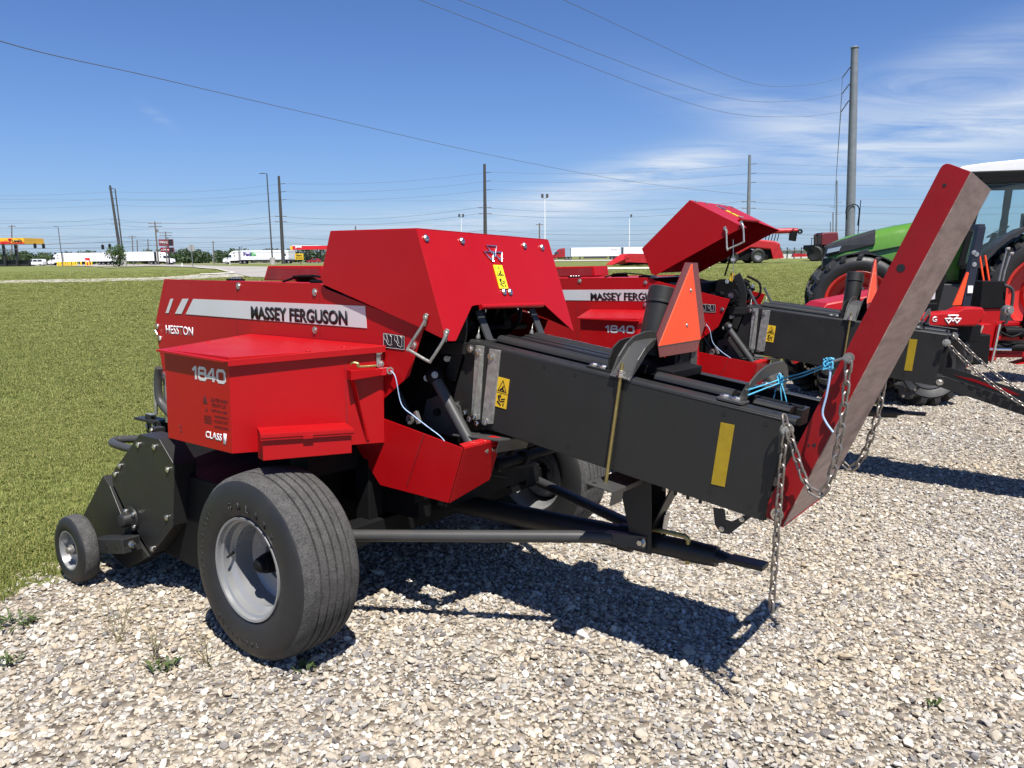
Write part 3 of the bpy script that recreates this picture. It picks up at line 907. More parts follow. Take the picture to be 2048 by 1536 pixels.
        sm.build('dealer_stencil', DKINK, TB)
        for q in ((-0.515, 0.895), (-0.510, 0.875)):
            MB(LF).lathe([(0.004, 0), (0.009, 0.001), (0.0, 0.003)], (q[0], VB, q[1]), (0, 1, 0), 10).build('plug', DKRED, TB)
    # small tool box on the angled rear face
    tb = MB(LF)
    tb.loft([[BP(0.100, 0.800, -.002), BP(0.462, 0.795, -.002), BP(0.462, 0.905, -.002), BP(0.100, 0.912, -.002)], [BP(0.082, 0.829, .18), BP(0.438, 0.823, .18), BP(0.438, 0.912, .18), BP(0.082, 0.922, .18)]])
    tool = tb.build('tool_box', RED, TB, bevel=0.002)
    tl = MB(LF)
    tl.plate([BP(0.100, 0.926, 0), BP(0.470, 0.916, 0), BP(0.445, 0.924, .192), BP(0.072, 0.935, .192)], 0.003)
    tl.plate([BP(0.072, 0.935, .192), BP(0.445, 0.924, .192), BP(0.445, 0.910, .192), BP(0.072, 0.921, .192)], 0.003)
    tl.plate([BP(0.235, 0.922, .195), BP(0.275, 0.921, .195), BP(0.275, 0.903, .195), BP(0.235, 0.904, .195)], 0.002)
    tl.build('tool_box_lid', RED, TB, bevel=0.001)
    # hinge / tension bracket with spring pin, folded rib below it
    br = MB(LF)
    br.loft([[BP(0.480, 1.108, .004), BP(0.480, 1.150, .004), BP(0.480, 1.150, .060), BP(0.480, 1.108, .060)], [BP(0.655, 1.122, .004), BP(0.655, 1.150, .004), BP(0.655, 1.150, .030), BP(0.655, 1.122, .030)]])
    br.plate([BP(0.600, 1.118, .03), BP(0.680, 1.122, .05), BP(0.700, 1.158, .05), BP(0.620, 1.152, .03)], 0.004)
    br.loft([[BP(0.492, 1.104, .002), BP(0.508, 1.104, .002), BP(0.500, 1.104, .050)], [BP(0.560, 0.830, .002), BP(0.580, 0.830, .002), BP(0.570, 0.830, .008)]])
    br.build('twine_bracket', RED, TB, bevel=0.0015)
    MB(LF).tube(catmull([BP(0.492, 1.172, .02), BP(0.500, 1.180, .03), BP(0.520, 1.176, .04), BP(0.520, 1.163, .04), BP(0.600, 1.163, .035)], 5), 0.0055, 8).build('spring_pin', BRASS, TB, smooth=40)
    MB(LF).plate([BP(0.612, 1.235, .004), BP(0.634, 1.237, .004), BP(0.632, 1.175, .004), BP(0.612, 1.174, .004)], 0.005).build('hinge_plate', STEEL, TB, bevel=0.002)
    bolts(TB, [BP(0.624, 1.226, .008), BP(0.628, 1.166, .010)], N_, LF, 0.012)
    MB(LF).lathe([(0.009, -.003), (0.016, -.003), (0.016, .004), (0.009, .004)], BP(0.655, 1.142, .056), N_, 18, close=True).build('twine_eyelet', BOLT, TB, smooth=40)

    # ---------------- needle guard scoop
    sc = MB(LF)
    sc.plate([(-0.10, VP + .003, 0.80), (-0.10, VP + .003, 0.955), (0.109, VP + .003, 0.922), (0.582, VP + .003, 0.853), (0.499, VP + .003, 0.606), (0.088, VP + .003, 0.612)], -0.004)
    sc.plate([(0.584, VP, 0.853), (0.628, 0.27, 0.868), (0.565, 0.27, 0.680), (0.501, VP, 0.606)], 0.004)
    sc.plate([(0.540, VP - .02, 0.862), (0.586, VP + .002, 0.857), (0.630, 0.27, 0.873), (0.585, 0.27, 0.877)], 0.005)
    sp = sc.build('needle_guard', RED, B, bevel=0.0015)
    MB(LF).plate([(0.362, VP + .0045, 0.884), (0.367, VP + .0045, 0.884), (0.262, VP + .0045, 0.640), (0.257, VP + .0045, 0.640)], 0.001).build('panel_seam', DKRED, sp)
    bolts(sp, [(0.598, 0.335, 0.828), (0.607, 0.300, 0.832)], (0.9, 0.3, 0), LF, 0.011)
    gc = MB(LF)
    gc.loft([[(0.43, 0.13, 0.862), (0.43, 0.36, 0.876), (0.43, 0.36, 0.866), (0.43, 0.13, 0.852)], [(0.66, 0.10, 0.858), (0.66, 0.32, 0.876), (0.66, 0.32, 0.866), (0.66, 0.10, 0.848)]])
    gc.plate([(0.655, 0.08, 0.856), (0.662, 0.32, 0.874), (0.640, 0.32, 0.815), (0.640, 0.10, 0.800)], 0.006)
    gc.build('guard_channel', GREY2, B, bevel=0.004)
    # mechanism below the chamber, in the shade
    lo = MB(LF)
    for k in range(3):
        lo.cyl((0.30 + 0.09 * k, -0.35, 0.76 - 0.03 * k), (0.30 + 0.09 * k, 0.28, 0.76 - 0.03 * k), 0.022, seg=12)
        lo.lathe([(0.022, -.02), (0.034, -.015), (0.034, .015), (0.022, .02)], (0.30 + 0.09 * k, 0.12, 0.76 - 0.03 * k), (0, 1, 0), 16, close=True)
        lo.lathe([(0.022, -.02), (0.034, -.015), (0.034, .015), (0.022, .02)], (0.30 + 0.09 * k, -0.10, 0.76 - 0.03 * k), (0, 1, 0), 16, close=True)
    lo.tube(catmull([(0.20, 0.2, 0.72), (0.38, 0.18, 0.70), (0.46, -0.05, 0.66), (0.40, -0.3, 0.62)], 6), 0.012, 8)
    lo.tube(catmull([(0.20, 0.1, 0.68), (0.34, 0.05, 0.63), (0.30, -0.2, 0.55)], 6), 0.010, 8)
    lo.box(0.02, 0.30, -0.40, 0.25, 0.50, 0.62)
    lo.build('stuffer_linkage', BLACK, B, smooth=35)
    dcl = MB(LF); dcl.plate([(0.262, -0.30, 0.575), (0.262, -0.365, 0.575), (0.262, -0.365, 0.535), (0.262, -0.30, 0.535)], -0.002); dcl.mi = 1
    dcl.plate([(0.2645, -0.308, 0.540), (0.2645, -0.333, 0.540), (0.2645, -0.320, 0.566)], -0.001)
    dcl.plate([(0.2645, -0.306, 0.568), (0.2645, -0.340, 0.568), (0.2645, -0.340, 0.571), (0.2645, -0.306, 0.571)], -0.001)
    dcl.plate([(0.2645, -0.350, 0.545), (0.2645, -0.354, 0.545), (0.2645, -0.354, 0.570), (0.2645, -0.350, 0.570)], -0.001)
    dcl.build('jack_decal', [WHITE, INK], B)

    # ---------------- bale chamber
    ch = MB(CF)
    outl = [(0.000, -0.020), (-0.060, -0.288), (0.007, -0.330), (0.198, -0.366), (1.386, -0.374), (1.398, -0.010)]
    ch.prism(outl, 1, VC - 0.008, VC)
    ch.prism(outl, 1, -VC, -VC + 0.008)
    # rolled top edge and in-turned flange
    n = 5
    for sg in (1, -1):
        prof = [(VC, -0.022)] + [(VC - 0.016 + 0.016 * cos(a), -0.016 + 0.016 * sin(a)) for a in np.linspace(0, pi / 2, n)] + [(VC - 0.062, 0.0)]
        inner = [(VC - 0.062, -0.006)] + [(VC - 0.016 + 0.009 * cos(a), -0.016 + 0.010 * sin(a)) for a in np.linspace(pi / 2, 0, n)] + [(VC - 0.008, -0.022)]
        prof = prof + inner
        for s0, s1 in ((0.0, 1.424),):
            ch.loft([[(s0, sg * v, t) for v, t in prof], [(s1, sg * v, t) for v, t in prof]])
    ch.box(0.0, 1.39, -VC + .008, VC - .008, -0.372, -0.355)
    CHM = ch.build('bale_chamber', GREY, B, bevel=0.002, smooth=30)
    # floor and inner slide rails
    ir = MB(CF)
    for v0 in (0.118, -0.150):
        prof = [(v0 + 0.032 * cos(a) + 0.016, 0.006 + 0.024 * sin(a)) for a in np.linspace(-0.6, pi + 0.6, 9)]
        for s0, s1 in ((0.075, 0.70), (0.845, 1.165), (1.235, 1.375)):
            hgt = 1.0 if s0 < 1.2 else 0.55
            if v0 < 0 and s0 > 0.8: continue
            ir.loft([[(s0 + 0.012, v, t * hgt) for v, t in prof], [(s1, v, t * hgt) for v, t in prof]])
    ir.build('density_rail', GREY, CHM, smooth=40)
    for (v, t0, s0, s1) in ((0.052, 0.022, 0.06, 0.70), (0.040, 0.008, 0.83, 1.385), (-0.005, 0.018, 0.10, 0.70), (-0.060, 0.020, 0.08, 0.70)):
        MB(CF).box(s0, s1, v - 0.016, v + 0.016, t0 - 0.045, t0).build('top_rail', BLACK if v > 0 else GREY, CHM, bevel=0.004)
    MB(CF).box(1.37, 1.392, -0.02, 0.07, -0.06, 0.0).build('rail_end', GREY, CHM, bevel=0.002)
    MB(CF).box(0.10, 0.72, -0.205, -0.175, 0.001, 0.018).build('gauge_strip', WHITE, CHM, bevel=0.001)
    text('strip_lettering', 'TURN BALE DENSITY', (0.25, -0.174, 0.004), (1, 0, 0), (0, 0, 1), 0.20, 0.012, INK, CHM, 0.0, CF)
    # galvanised guide strips with bolts
    for (s0, s1, a) in ((0.046, 0.092, 0.030), (0.124, 0.184, 0.0)):
        dx = 0.020 if s0 < 0.1 else 0.003
        MB(CF).loft([[(s0, VC + .0005, -0.017), (s1, VC + .0005, -0.013), (s1 + dx, VC + .0005, -0.335), (s0 + dx, VC + .0005, -0.352)],
                     [(s0, VC + .009, -0.017), (s1, VC + .009, -0.013), (s1 + dx, VC + .009, -0.335), (s0 + dx, VC + .009, -0.352)]]).build('guide_strip', ZINC, CHM, bevel=0.0015)
        mm = MB(CF)
        mm.box(s1 - 0.014, s1 - 0.004, VC + .0085, VC + .016, -0.335, -0.05) if s0 < 0.1 else None
        if s0 < 0.1: mm.build('guide_rib', ZINC, CHM, bevel=0.002)
        else: mm.bm.free()
    bolts(CHM, [(0.062, VC + .010, -0.043), (0.138, VC + .010, -0.048), (0.080, VC + .010, -0.330), (0.146, VC + .010, -0.335)], (0, 1, 0), CF, 0.011)
    bolts(CHM, [(0.010, VC + .002, -0.038), (0.019, VC + .002, -0.328), (0.052, VC + .002, -0.348), (0.095, VC + .002, -0.356), (-0.03, VC + .002, -0.300)], (0, 1, 0), CF, 0.010)
    warn_decal(CHM, (0.182, VC + .001, -0.256), (1, 0, 0), (0, 0, 1), 0.062, 0.129, CF)
    MB(CF).prism([(1.176, -0.074), (1.226, -0.071), (1.231, -0.297), (1.181, -0.301)], 1, VC - .001, VC + .002).build('reflector_tape', REFLY, CHM)
    sq = MB(CF)
    sq.bm.free()
    for s, t in ((0.410, -0.036), (0.559, -0.037), (0.572, -0.331), (1.182, -0.041), (1.331, -0.040), (1.181, -0.331), (1.330, -0.333)):
        MB(CF).box(s - 0.007, s + 0.007, VC - .001, VC + .0012, t - 0.007, t + 0.007).build('square_hole', INK, CHM)
    for s in (0.22, 0.36, 0.52, 1.345):
        MB(CF).box(s - 0.008, s + 0.008, VC - 0.030, VC - 0.022, -0.001, 0.0012).build('slot_hole', INK, CHM)
    # straps of the hood latch standing on the chamber
    for v0 in (0.168, -0.235):
        sp_ = catmull([(-0.030, v0, 0.118), (0.045, v0, 0.010), (0.056, v0, 0.003), (0.080, v0, 0.003)], 6)
        w = MB(CF)
        for a, b in zip(sp_, sp_[1:]): w.obox(a, b + (b - a) * .1, 0.044, 0.008, (0.7, 0, 0.7))
        w.build('hood_strap', GREY2, CHM)
        MB(CF).lathe([(0.0, 0.05), (0.003, 0.02), (0.010, 0.006), (0.010, -.004)], (0.012, v0 + 0.035, 0.008), Z, 10).build('grease_nipple', ZINC, CHM, smooth=40)
    # tension cross head with nut and long draw bolt
    xh = MB(CF)
    web = [(0.262, -0.006), (0.252, 0.003), (0.232, 0.020), (0.150, 0.098), (0.110, 0.118), (0.03, 0.122), (-0.03, 0.122), (-0.110, 0.118), (-0.150, 0.098), (-0.232, 0.020), (-0.262, -0.006)]
    for a, b in zip(web, web[1:]):
        xh.obox((0.760, a[0], a[1]), (0.760, b[0] + (b[0] - a[0]) * .02, b[1] + (b[1] - a[1]) * .02), 0.082, 0.007, (0, 0.3, 1))
    for s0, hgt in ((0.718, 0.030), (0.800, 0.030)):
        up = [(0.262, -0.006), (0.252, 0.010), (0.222, 0.070), (0.175, 0.115), (0.120, 0.142), (0.03, 0.156), (-0.03, 0.156), (-0.120, 0.142), (-0.175, 0.115), (-0.222, 0.070), (-0.262, -0.006)]
        dn = [(v, t - 0.004) for v, t in reversed(web)]
        xh.loft([[(s0, v, t) for v, t in up + dn], [(s0 + 0.007, v, t) for v, t in up + dn]])
    xh.build('tension_crosshead', GREY2, CHM, bevel=0.0015)
    arc = [(0.234, 0.003), (0.240, 0.060), (0.222, 0.098), (0.180, 0.122), (0.120, 0.130), (0.06, 0.130), (0.06, 0.10), (0.14, 0.09), (0.185, 0.003)]
    for sg in (1, -1):
        fp = MB(CF)
        fp.loft([[(0.690, sg * v, t) for v, t in arc], [(0.697, sg * v, t) for v, t in arc]])
        fp.box(0.596, 0.700, min(sg * 0.186, sg * 0.236), max(sg * 0.186, sg * 0.236), 0.001, 0.009)
        fp.build('tension_bracket', GREY, CHM, bevel=0.0015)
    bolts(CHM, [(0.620, 0.212, 0.011), (0.662, 0.212, 0.011)], Z, CF, 0.014)
    for sg in (1, -1):
        MB(CF).cyl((0.776, sg * 0.272, -0.425), (0.766, sg * 0.262, 0.052), 0.0072, seg=12).build('draw_bolt', BRASS, CHM, smooth=40)
        MB(CF).loft([MB.ring(None, Vector((0.7665, sg * 0.262, z)), Vector((0, 0, 1)), r, 6) for z, r in ((0.0, 0.0155), (0.012, 0.0155), (0.0125, 0.013), (0.0155, 0.013), (0.016, 0.0155), (0.028, 0.0155))]).build('draw_nut', BOLT, CHM, bevel=0.0015)
    MB(CF).prism([(0.727, -0.002), (0.803, -0.001), (0.700, -0.170), (0.640, -0.170)], 1, VC - .004, VC - .002).build('shim', GREY, CHM)
    # lower rod bracket
    lb = MB(CF)
    for sg in (1, -1):
        lb.box(0.725, 0.850, sg * 0.30 - 0.042, sg * 0.30 + 0.042, -0.424, -0.416)
        lb.box(0.842, 0.850, sg * 0.30 - 0.042, sg * 0.30 + 0.042, -0.474, -0.420)
        lb.box(0.725, 0.733, sg * 0.30 - 0.042, sg * 0.30 + 0.042, -0.450, -0.420)
    lb.box(0.728, 0.846, -0.26, 0.26, -0.440, -0.418)
    lb.build('rod_bracket', GREY2, CHM, bevel=0.003)
    MB(CF).lathe([(0.0, .0005), (0.009, .0005), (0.009, -.002)], (0.752, 0.318, -0.4155), Z, 14).build('bracket_hole', INK, CHM)
    # arch over the chamber end
    ap = [(0.196, 0.006), (0.205, 0.050), (0.175, 0.075), (0.105, 0.105), (0.05, 0.118), (-0.02, 0.126), (-0.15, 0.126), (-0.20, 0.105), (-0.235, 0.075), (-0.236, 0.006),
          (-0.205, 0.006), (-0.205, 0.040), (-0.175, 0.072), (-0.12, 0.085), (0.05, 0.074), (0.12, 0.064), (0.165, 0.045), (0.185, 0.006)]
    am2 = MB(CF)
    am2.loft([[(1.222, v, t) for v, t in ap], [(1.230, v, t) for v, t in ap]])
    for sg in (1, -1):
        f0 = arc_pts([(1.140, sg * 0.180, .012), (1.140, sg * 0.246, .012), (1.240, sg * 0.246, .012), (1.240, sg * 0.180, .006)], 3)
        am2.prism(f0, 2, 0.001, 0.010)
        am2.loft([[(1.200, sg * 0.188, 0.008), (1.232, sg * 0.188, 0.008), (1.232, sg * 0.200, 0.008), (1.200, sg * 0.200, 0.008)], [(1.224, sg * 0.188, 0.075), (1.230, sg * 0.188, 0.075), (1.230, sg * 0.200, 0.075), (1.224, sg * 0.200, 0.075)]])
    am2.build('end_arch', GREY2, CHM, bevel=0.0015)
    bolts(CHM, [(1.163, 0.214, 0.012), (1.205, 0.214, 0.012), (1.163, -0.214, 0.012), (1.205, -0.214, 0.012)], Z, CF, 0.015, None)
    # under side tabs and hook
    hk = MB(LF)
    hkp = [(1.505, 0.69), (1.515, 0.625), (1.540, 0.596), (1.575, 0.600), (1.66, 0.69), (1.635, 0.69), (1.580, 0.650), (1.556, 0.652), (1.550, 0.69)]
    hk.prism(hkp, 1, 0.075, 0.083)
    for k in range(4): MB(LF).cyl((1.34 + 0.05 * k, 0.17, 0.745 - 0.007 * k), (1.34 + 0.05 * k, 0.17, 0.79 - 0.007 * k), 0.007, seg=8).build('bolt', GREY, CHM)
    hk.build('lower_hook', GREY2, CHM, bevel=0.001)
    bolts(CHM, [(1.545, 0.086, 0.615), (1.62, 0.086, 0.668)], (0, 1, 0), LF, 0.007)

    # ---------------- document canister and slow vehicle emblem
    cn = MB(LF)
    b_, t_ = Vector((1.115, -0.120, 1.225)), Vector((1.130, -0.205, 1.515))
    dv = (t_ - b_).normalized()
    cn.lathe([(0.0, 0.0), (0.058, 0.0), (0.060, 0.01), (0.0605, 0.225), (0.066, 0.227), (0.066, 0.234), (0.0645, 0.236), (0.0640, 0.292), (0.060, 0.297), (0.0, 0.299)], b_, dv, 36)
    cn.build('manual_canister', GREY, B, smooth=30)
    se = MB(LF)
    u0 = 1.275
    outer = [(-0.080, 1.616), (-0.197, 1.617), (-0.299, 1.360), (-0.225, 1.252), (0.119, 1.251), (0.150, 1.335)]
    se.loft([[(u0, v, z) for v, z in outer], [(u0 + 0.003, v, z) for v, z in outer]])
    EM = se.build('slow_vehicle_emblem', MAROON, B)
    to = MB(LF); tri = [(-0.138, 1.611), (-0.255, 1.300), (0.131, 1.295)]
    to.loft([[(u0 + .002, v, z) for v, z in tri], [(u0 + .006, v, z) for v, z in tri]]); to.build('orange_triangle', ORANGE, EM)
    for v, z in ((-0.135, 1.505), (-0.110, 1.365)):
        MB(LF).lathe([(0.0, .004), (0.006, .003), (0.008, 0)], (u0 + .006, v, z), X, 12).build('emblem_rivet', STEEL, EM, smooth=40)
    sb = MB(LF)
    sb.box(1.215, 1.262, -0.205, -0.055, 1.150, 1.30)
    sb.obox((1.262, -0.10, 1.18), (1.270, -0.10, 1.60), 0.03, 0.008, (1, 0, 0))
    sb.build('emblem_socket', BLACK, B, bevel=0.003)
    MB(LF).box(1.258, 1.266, -0.262, -0.200, 1.155, 1.262).build('socket_plate', GREY2, B, bevel=0.002)
    MB(CF).box(0.70, 0.90, -0.18, 0.10, 0.0, 0.035).build('pump_block', BLACK, B, bevel=0.004)
    bolts(B, [(1.10, -0.05, 1.225), (1.16, -0.10, 1.22), (1.13, 0.02, 1.22)], Z, LF, 0.011, BLACK)

    # ---------------- bale chute, pivoting at the chamber end
    px, pz = 1.792, 0.766
    d_ = Vector((cos(chute_angle), sin(chute_angle))); n_ = Vector((-sin(chute_angle), cos(chute_angle)))

    def QF(a, v, w):
        a -= 0.03; w -= 0.04
        return (px + d_.x * a + n_.x * w, -v, pz + d_.y * a + n_.y * w)
    Lc, Wc = 1.225, 0.077
    fl = arc_pts([(0.0, 0.0, 0), (Lc, 0.0, 0), (Lc + 0.004, Wc, 0.022), (0.05, Wc, 0), (0.0, 0.06, 0.0)], 5)
    cm = MB(QF)
    cm.prism(fl, 1, VC - 0.004, VC); cm.prism(fl, 1, -VC, -VC + 0.004)
    CT = cm.build('bale_chute', REDW if near else GREY, B, bevel=0.001)
    fl2 = MB(QF); fl2.prism([(0.0, -0.003), (Lc, -0.003), (Lc, 0.001), (0.0, 0.001)], 1, -VC + 0.002, VC - 0.002) if near else fl2.prism([(0.0, -0.003), (Lc, -0.003), (Lc, 0.001), (0.0, 0.001)], 1, -VC + 0.002, VC - 0.002)
    if near:
        fl2.build('chute_floor', WORN, CT)
        fo = MB(QF); fo.box(-0.002, 0.004, -VC, VC, -0.005, 0.03); fo.build('chute_lip', REDW, CT, bevel=0.001)
        for a, w, r in ((1.17, 0.045, 0.005), (0.915, 0.046, 0.012), (0.305, 0.03, 0.006), (0.295, 0.045, 0.004), (0.10, 0.03, 0.005)):
            MB(QF).lathe([(0.0, .001), (r, .001), (r, -.001)], (a, VC, w), (0, 1, 0), 12).build('chute_hole', INK, CT)
    else:
        fl2.build('chute_floor', GREY2, CT)
        for ws in ([(0.08, 0.030), (0.20, 0.050), (0.34, 0.046), (0.42, 0.058), (0.52, 0.040), (0.40, 0.022), (0.26, 0.030)], [(0.56, 0.020), (0.70, 0.044), (0.90, 0.040), (1.02, 0.030), (0.86, 0.016)]):
            MB(QF).prism(ws, 1, -VC + 0.004, -VC + 0.006).build('worn_streak', REDW, CT)
    bolts(CT, [(0.03, VC + .002, 0.03)], (0, 1, 0), QF, 0.016)

    # ---------------- wheels
    for sg in (1, -1):
        wr = bpy.data.objects.new('wheel', None); COL.objects.link(wr); wr.parent = B; wr.empty_display_size = 0.1
        make_wheel(wr, (0.0, sg * 0.965, 0.385), sg)
        if sg > 0 and near:
            ty = [c for c in wr.children if c.name.startswith('tyre')][0]
            arc_text(ty, 'GALAXY', (0, 0, 0.385), 0.245, radians(108), radians(13), 0.030, LF, 0.965 + 0.1505, RUBBER)
            arc_text(ty, 'IMPLEMENT', (0, 0, 0.385), 0.290, radians(232), radians(-6.5), 0.020, LF, 0.965 + 0.1500, RUBBER)
            arc_text(ty, '31X13.50-15', (0, 0, 0.385), 0.285, radians(196), radians(5.5), 0.018, LF, 0.965 + 0.1500, RUBBER)

    # ---------------- pickup with end shield and gauge wheel
    pv = 1.0
    o1 = [(-0.996, 0.786), (-0.815, 0.787), (-0.690, 0.682), (-0.730, 0.386), (-0.944, 0.198), (-1.14, 0.345), (-1.295, 0.50), (-1.290, 0.548)]
    ps = MB(LF)
    ps.loft([[(u, pv - 0.11, z) for u, z in o1], [(u, pv, z) for u, z in o1]])
    ps.build('pickup_shield', GREY, B, bevel=0.003)
    o2 = [(-1.375, 0.522), (-1.310, 0.480), (-1.17, 0.30), (-0.955, 0.19), (-1.180, 0.072), (-1.480, 0.150), (-1.606, 0.222), (-1.623, 0.266)]
    MB(LF).prism(o2, 1, pv - 0.10, pv + 0.006).build('pickup_end_plate', GREY, B, bevel=0.002)
    bolts(B, [(u, pv + .003, z) for u, z in ((-1.005, 0.735), (-0.855, 0.745), (-0.745, 0.655), (-0.775, 0.42), (-0.925, 0.235), (-1.20, 0.60), (-1.25, 0.55))], (0, 1, 0), LF, 0.010)
    hb = MB(LF)
    hb.lathe([(0.0, 0.058), (0.024, 0.057), (0.033, 0.050), (0.036, 0.03), (0.037, 0.012), (0.062, 0.010), (0.064, 0.0)], (-1.108, pv + 0.002, 0.347), (0, 1, 0), 28)
    hb.build('reel_hub', GREY, B, smooth=35)
    bolts(B, [(-1.108 + 0.050 * cos(a), pv + .013, 0.347 + 0.050 * sin(a)) for a in (0.7, 2.4, 4.1, 5.6)], (0, 1, 0), LF, 0.010)
    rl = MB(LF)
    rl.cyl((-1.20, -0.85, 0.36), (-1.20, 0.90, 0.36), 0.16, seg=24)
    for k in range(16):
        v = -0.80 + 0.105 * k
        rl.lathe([(0.21, -.018), (0.215, 0), (0.21, .018)], (-1.20, v, 0.36), (0, 1, 0), 24)
    rl.prism([(-1.45, 0.50), (-1.10, 0.66), (-0.80, 0.62), (-0.80, 0.60), (-1.10, 0.63), (-1.44, 0.47)], 1, -0.9, 0.89)
    rl.build('pickup_reel', BLACK, B, smooth=35)
    gd = MB(LF)
    gd.tube(catmull([(-0.98, 0.86, 0.668), (-1.30, 0.86, 0.640), (-1.55, 0.86, 0.640), (-1.615, 0.82, 0.642), (-1.60, 0.78, 0.645), (-1.45, 0.70, 0.655), (-1.30, 0.62, 0.665)], 6), 0.021, 12)
    gd.build('windguard_tube', GREY2, B, smooth=40)
    w = MB(LF); w.box(-1.43, -1.38, 0.66, 0.72, 0.655, 0.725); w.box(-1.34, -1.10, 0.60, 0.625, 0.60, 0.76); w.build('guard_bracket', GREY, B, bevel=0.003)
    bolts(B, [(-1.405, 0.725, 0.712), (-1.39, 0.735, 0.66)], (0, 1, 0), LF, 0.010)
    # jack and crank seen in front of the body
    jk = MB(LF)
    jk.tube(catmull([(-1.52, 0.55, 0.76), (-1.63, 0.55, 0.83), (-1.64, 0.55, 0.95), (-1.62, 0.55, 1.02)], 5), 0.022, 10)
    jk.build('feed_tube', GREY2, B, smooth=40)
    jc = MB(LF)
    jc.box(-1.70, -1.57, 0.46, 0.54, 0.96, 0.985); jc.cyl((-1.62, 0.50, 0.70), (-1.62, 0.50, 0.96), 0.028, seg=16)
    jc.build('jack', ALU, B, smooth=35, bevel=0.002)
    MB(LF).tube(catmull([(-1.62, 0.53, 0.955), (-1.70, 0.53, 0.95), (-1.715, 0.53, 0.90), (-1.715, 0.53, 0.76), (-1.73, 0.53, 0.735), (-1.82, 0.53, 0.725)], 5), 0.009, 8).build('jack_crank', ZINC, B, smooth=40)
    w = MB(LF); w.box(-1.90, -1.68, 0.47, 0.57, 0.690, 0.705); w.box(-1.80, -1.66, 0.49, 0.55, 0.62, 0.70); w.cyl((-1.80, 0.52, 0.705), (-1.80, 0.52, 0.73), 0.03, seg=16); w.build('jack_bracket', GREY, B, bevel=0.002)
    bolts(B, [(-1.79, 0.553, 0.66), (-1.71, 0.553, 0.675)], (0, 1, 0), LF, 0.012)
    # gauge wheel
    gw = bpy.data.objects.new('gauge_wheel', None); COL.objects.link(gw); gw.parent = B; gw.empty_display_size = 0.1
    gc_ = (-1.390, 1.145, 0.172)
    R = 0.172
    MB(LF).lathe([(0.098, 0.040), (0.105, 0.046), (0.130, 0.048), (0.152, 0.044), (0.166, 0.034), (R, 0.016), (R + 0.001, 0.0), (R, -0.016), (0.166, -0.034), (0.152, -0.044), (0.130, -0.048), (0.105, -0.046), (0.098, -0.04)], gc_, (0, 1, 0), 48,
                 mats=[0, 0, 0, 0, 1, 1, 1, 1, 0, 0, 0, 0]).build('tyre', [RUBBER, TREAD], gw, smooth=50)
    MB(LF).lathe([(0.100, 0.040), (0.101, 0.044), (0.094, 0.044), (0.090, 0.030), (0.086, 0.008), (0.050, 0.002), (0.034, 0.006), (0.030, 0.014), (0.0, 0.014)], gc_, (0, 1, 0), 40).build('rim', RIM, gw, smooth=40)
    MB(LF).lathe([(0.0, 0.05), (0.016, 0.05), (0.017, 0.036), (0.026, 0.034), (0.026, 0.012)], gc_, (0, 1, 0), 18).build('hub', STEEL, gw, smooth=40)
    ga = MB(LF)
    ga.obox((-1.30, 1.07, 0.195), (-0.985, 1.07, 0.262), 0.09, 0.072)
    gm = ga.build('gauge_arm', GREY, B, bevel=0.004)
    for u, z in ((-1.15, 0.225), (-1.045, 0.248)):
        MB(LF).lathe([(0.0, .001), (0.016, .001), (0.016, -.001)], (u, 1.1155, z), (0, 1, 0), 16).build('arm_hole', INK, gm)
    MB(LF).plate([(-0.984, 1.105, 0.235), (-0.984, 1.035, 0.235), (-0.984, 1.035, 0.290), (-0.984, 1.105, 0.290)], 0.002).build('arm_end', INK, gm)
    MB(LF).bolt((-0.983, 1.07, 0.262), X, 0.013, 0.03).build('bolt', BOLT, gm, smooth=30)

    # ---------------- wagon hitch under the chamber
    ht = MB(LF)
    ht.tube([(0.02, 0, 0.430), (1.13, 0, 0.462)], 0.050, 18)
    ht.tube([(1.10, 0, 0.462), (1.36, 0, 0.468)], 0.042, 18)
    ht.loft([MB.ring(None, Vector((1.36, 0, 0.468)), Vector((1, 0, 0)), 0.046, 16), MB.ring(None, Vector((1.50, 0, 0.470)), Vector((1, 0, 0)), 0.040, 16)])
    fl_ = lambda u, hw, hh, z: [(u, hw * cos(a), z + hh * sin(a)) for a in np.linspace(0, 2 * pi, 17)[:-1]]
    ht.loft([fl_(1.44, 0.037, 0.037, 0.470), fl_(1.52, 0.037, 0.022, 0.474), fl_(1.56, 0.036, 0.009, 0.476)])
    ht.box(1.55, 1.690, -0.037, 0.037, 0.467, 0.485)
    ht.lathe([(0.042, -.03), (0.058, -.028), (0.058, .028), (0.042, .03)], (1.10, 0, 0.462), X, 20, close=True)
    HT = ht.build('wagon_hitch', GREY, B, smooth=35, bevel=0.001)
    MB(LF).tube(catmull([(1.22, 0.02, 0.53), (1.34, 0.02, 0.532), (1.38, 0.02, 0.525), (1.385, 0.02, 0.49), (1.385, 0.02, 0.42)], 5), 0.010, 8).build('hitch_pin', BRASS, HT, smooth=40)
    for sg in (1, -1):
        r_ = MB(LF); r_.tube([(0.0, sg * 0.72, 0.425), (0.95, sg * 0.165, 0.478), (1.08, sg * 0.095, 0.484)], 0.026, 14)
        r_.loft([[(1.06, sg * 0.118, 0.508), (1.06, sg * 0.082, 0.508), (1.06, sg * 0.082, 0.460), (1.06, sg * 0.118, 0.460)], [(1.225, sg * 0.075, 0.512), (1.225, sg * 0.067, 0.512), (1.225, sg * 0.067, 0.456), (1.225, sg * 0.075, 0.456)]])
        r_.build('brace_tube', GREY2, HT, smooth=35)
    hg = MB(LF)
    for sg in (1, -1):
        hg.plate([(1.085, sg * 0.062, 0.742), (1.235, sg * 0.062, 0.742), (1.250, sg * 0.062, 0.440), (1.165, sg * 0.062, 0.440)], sg * 0.007)
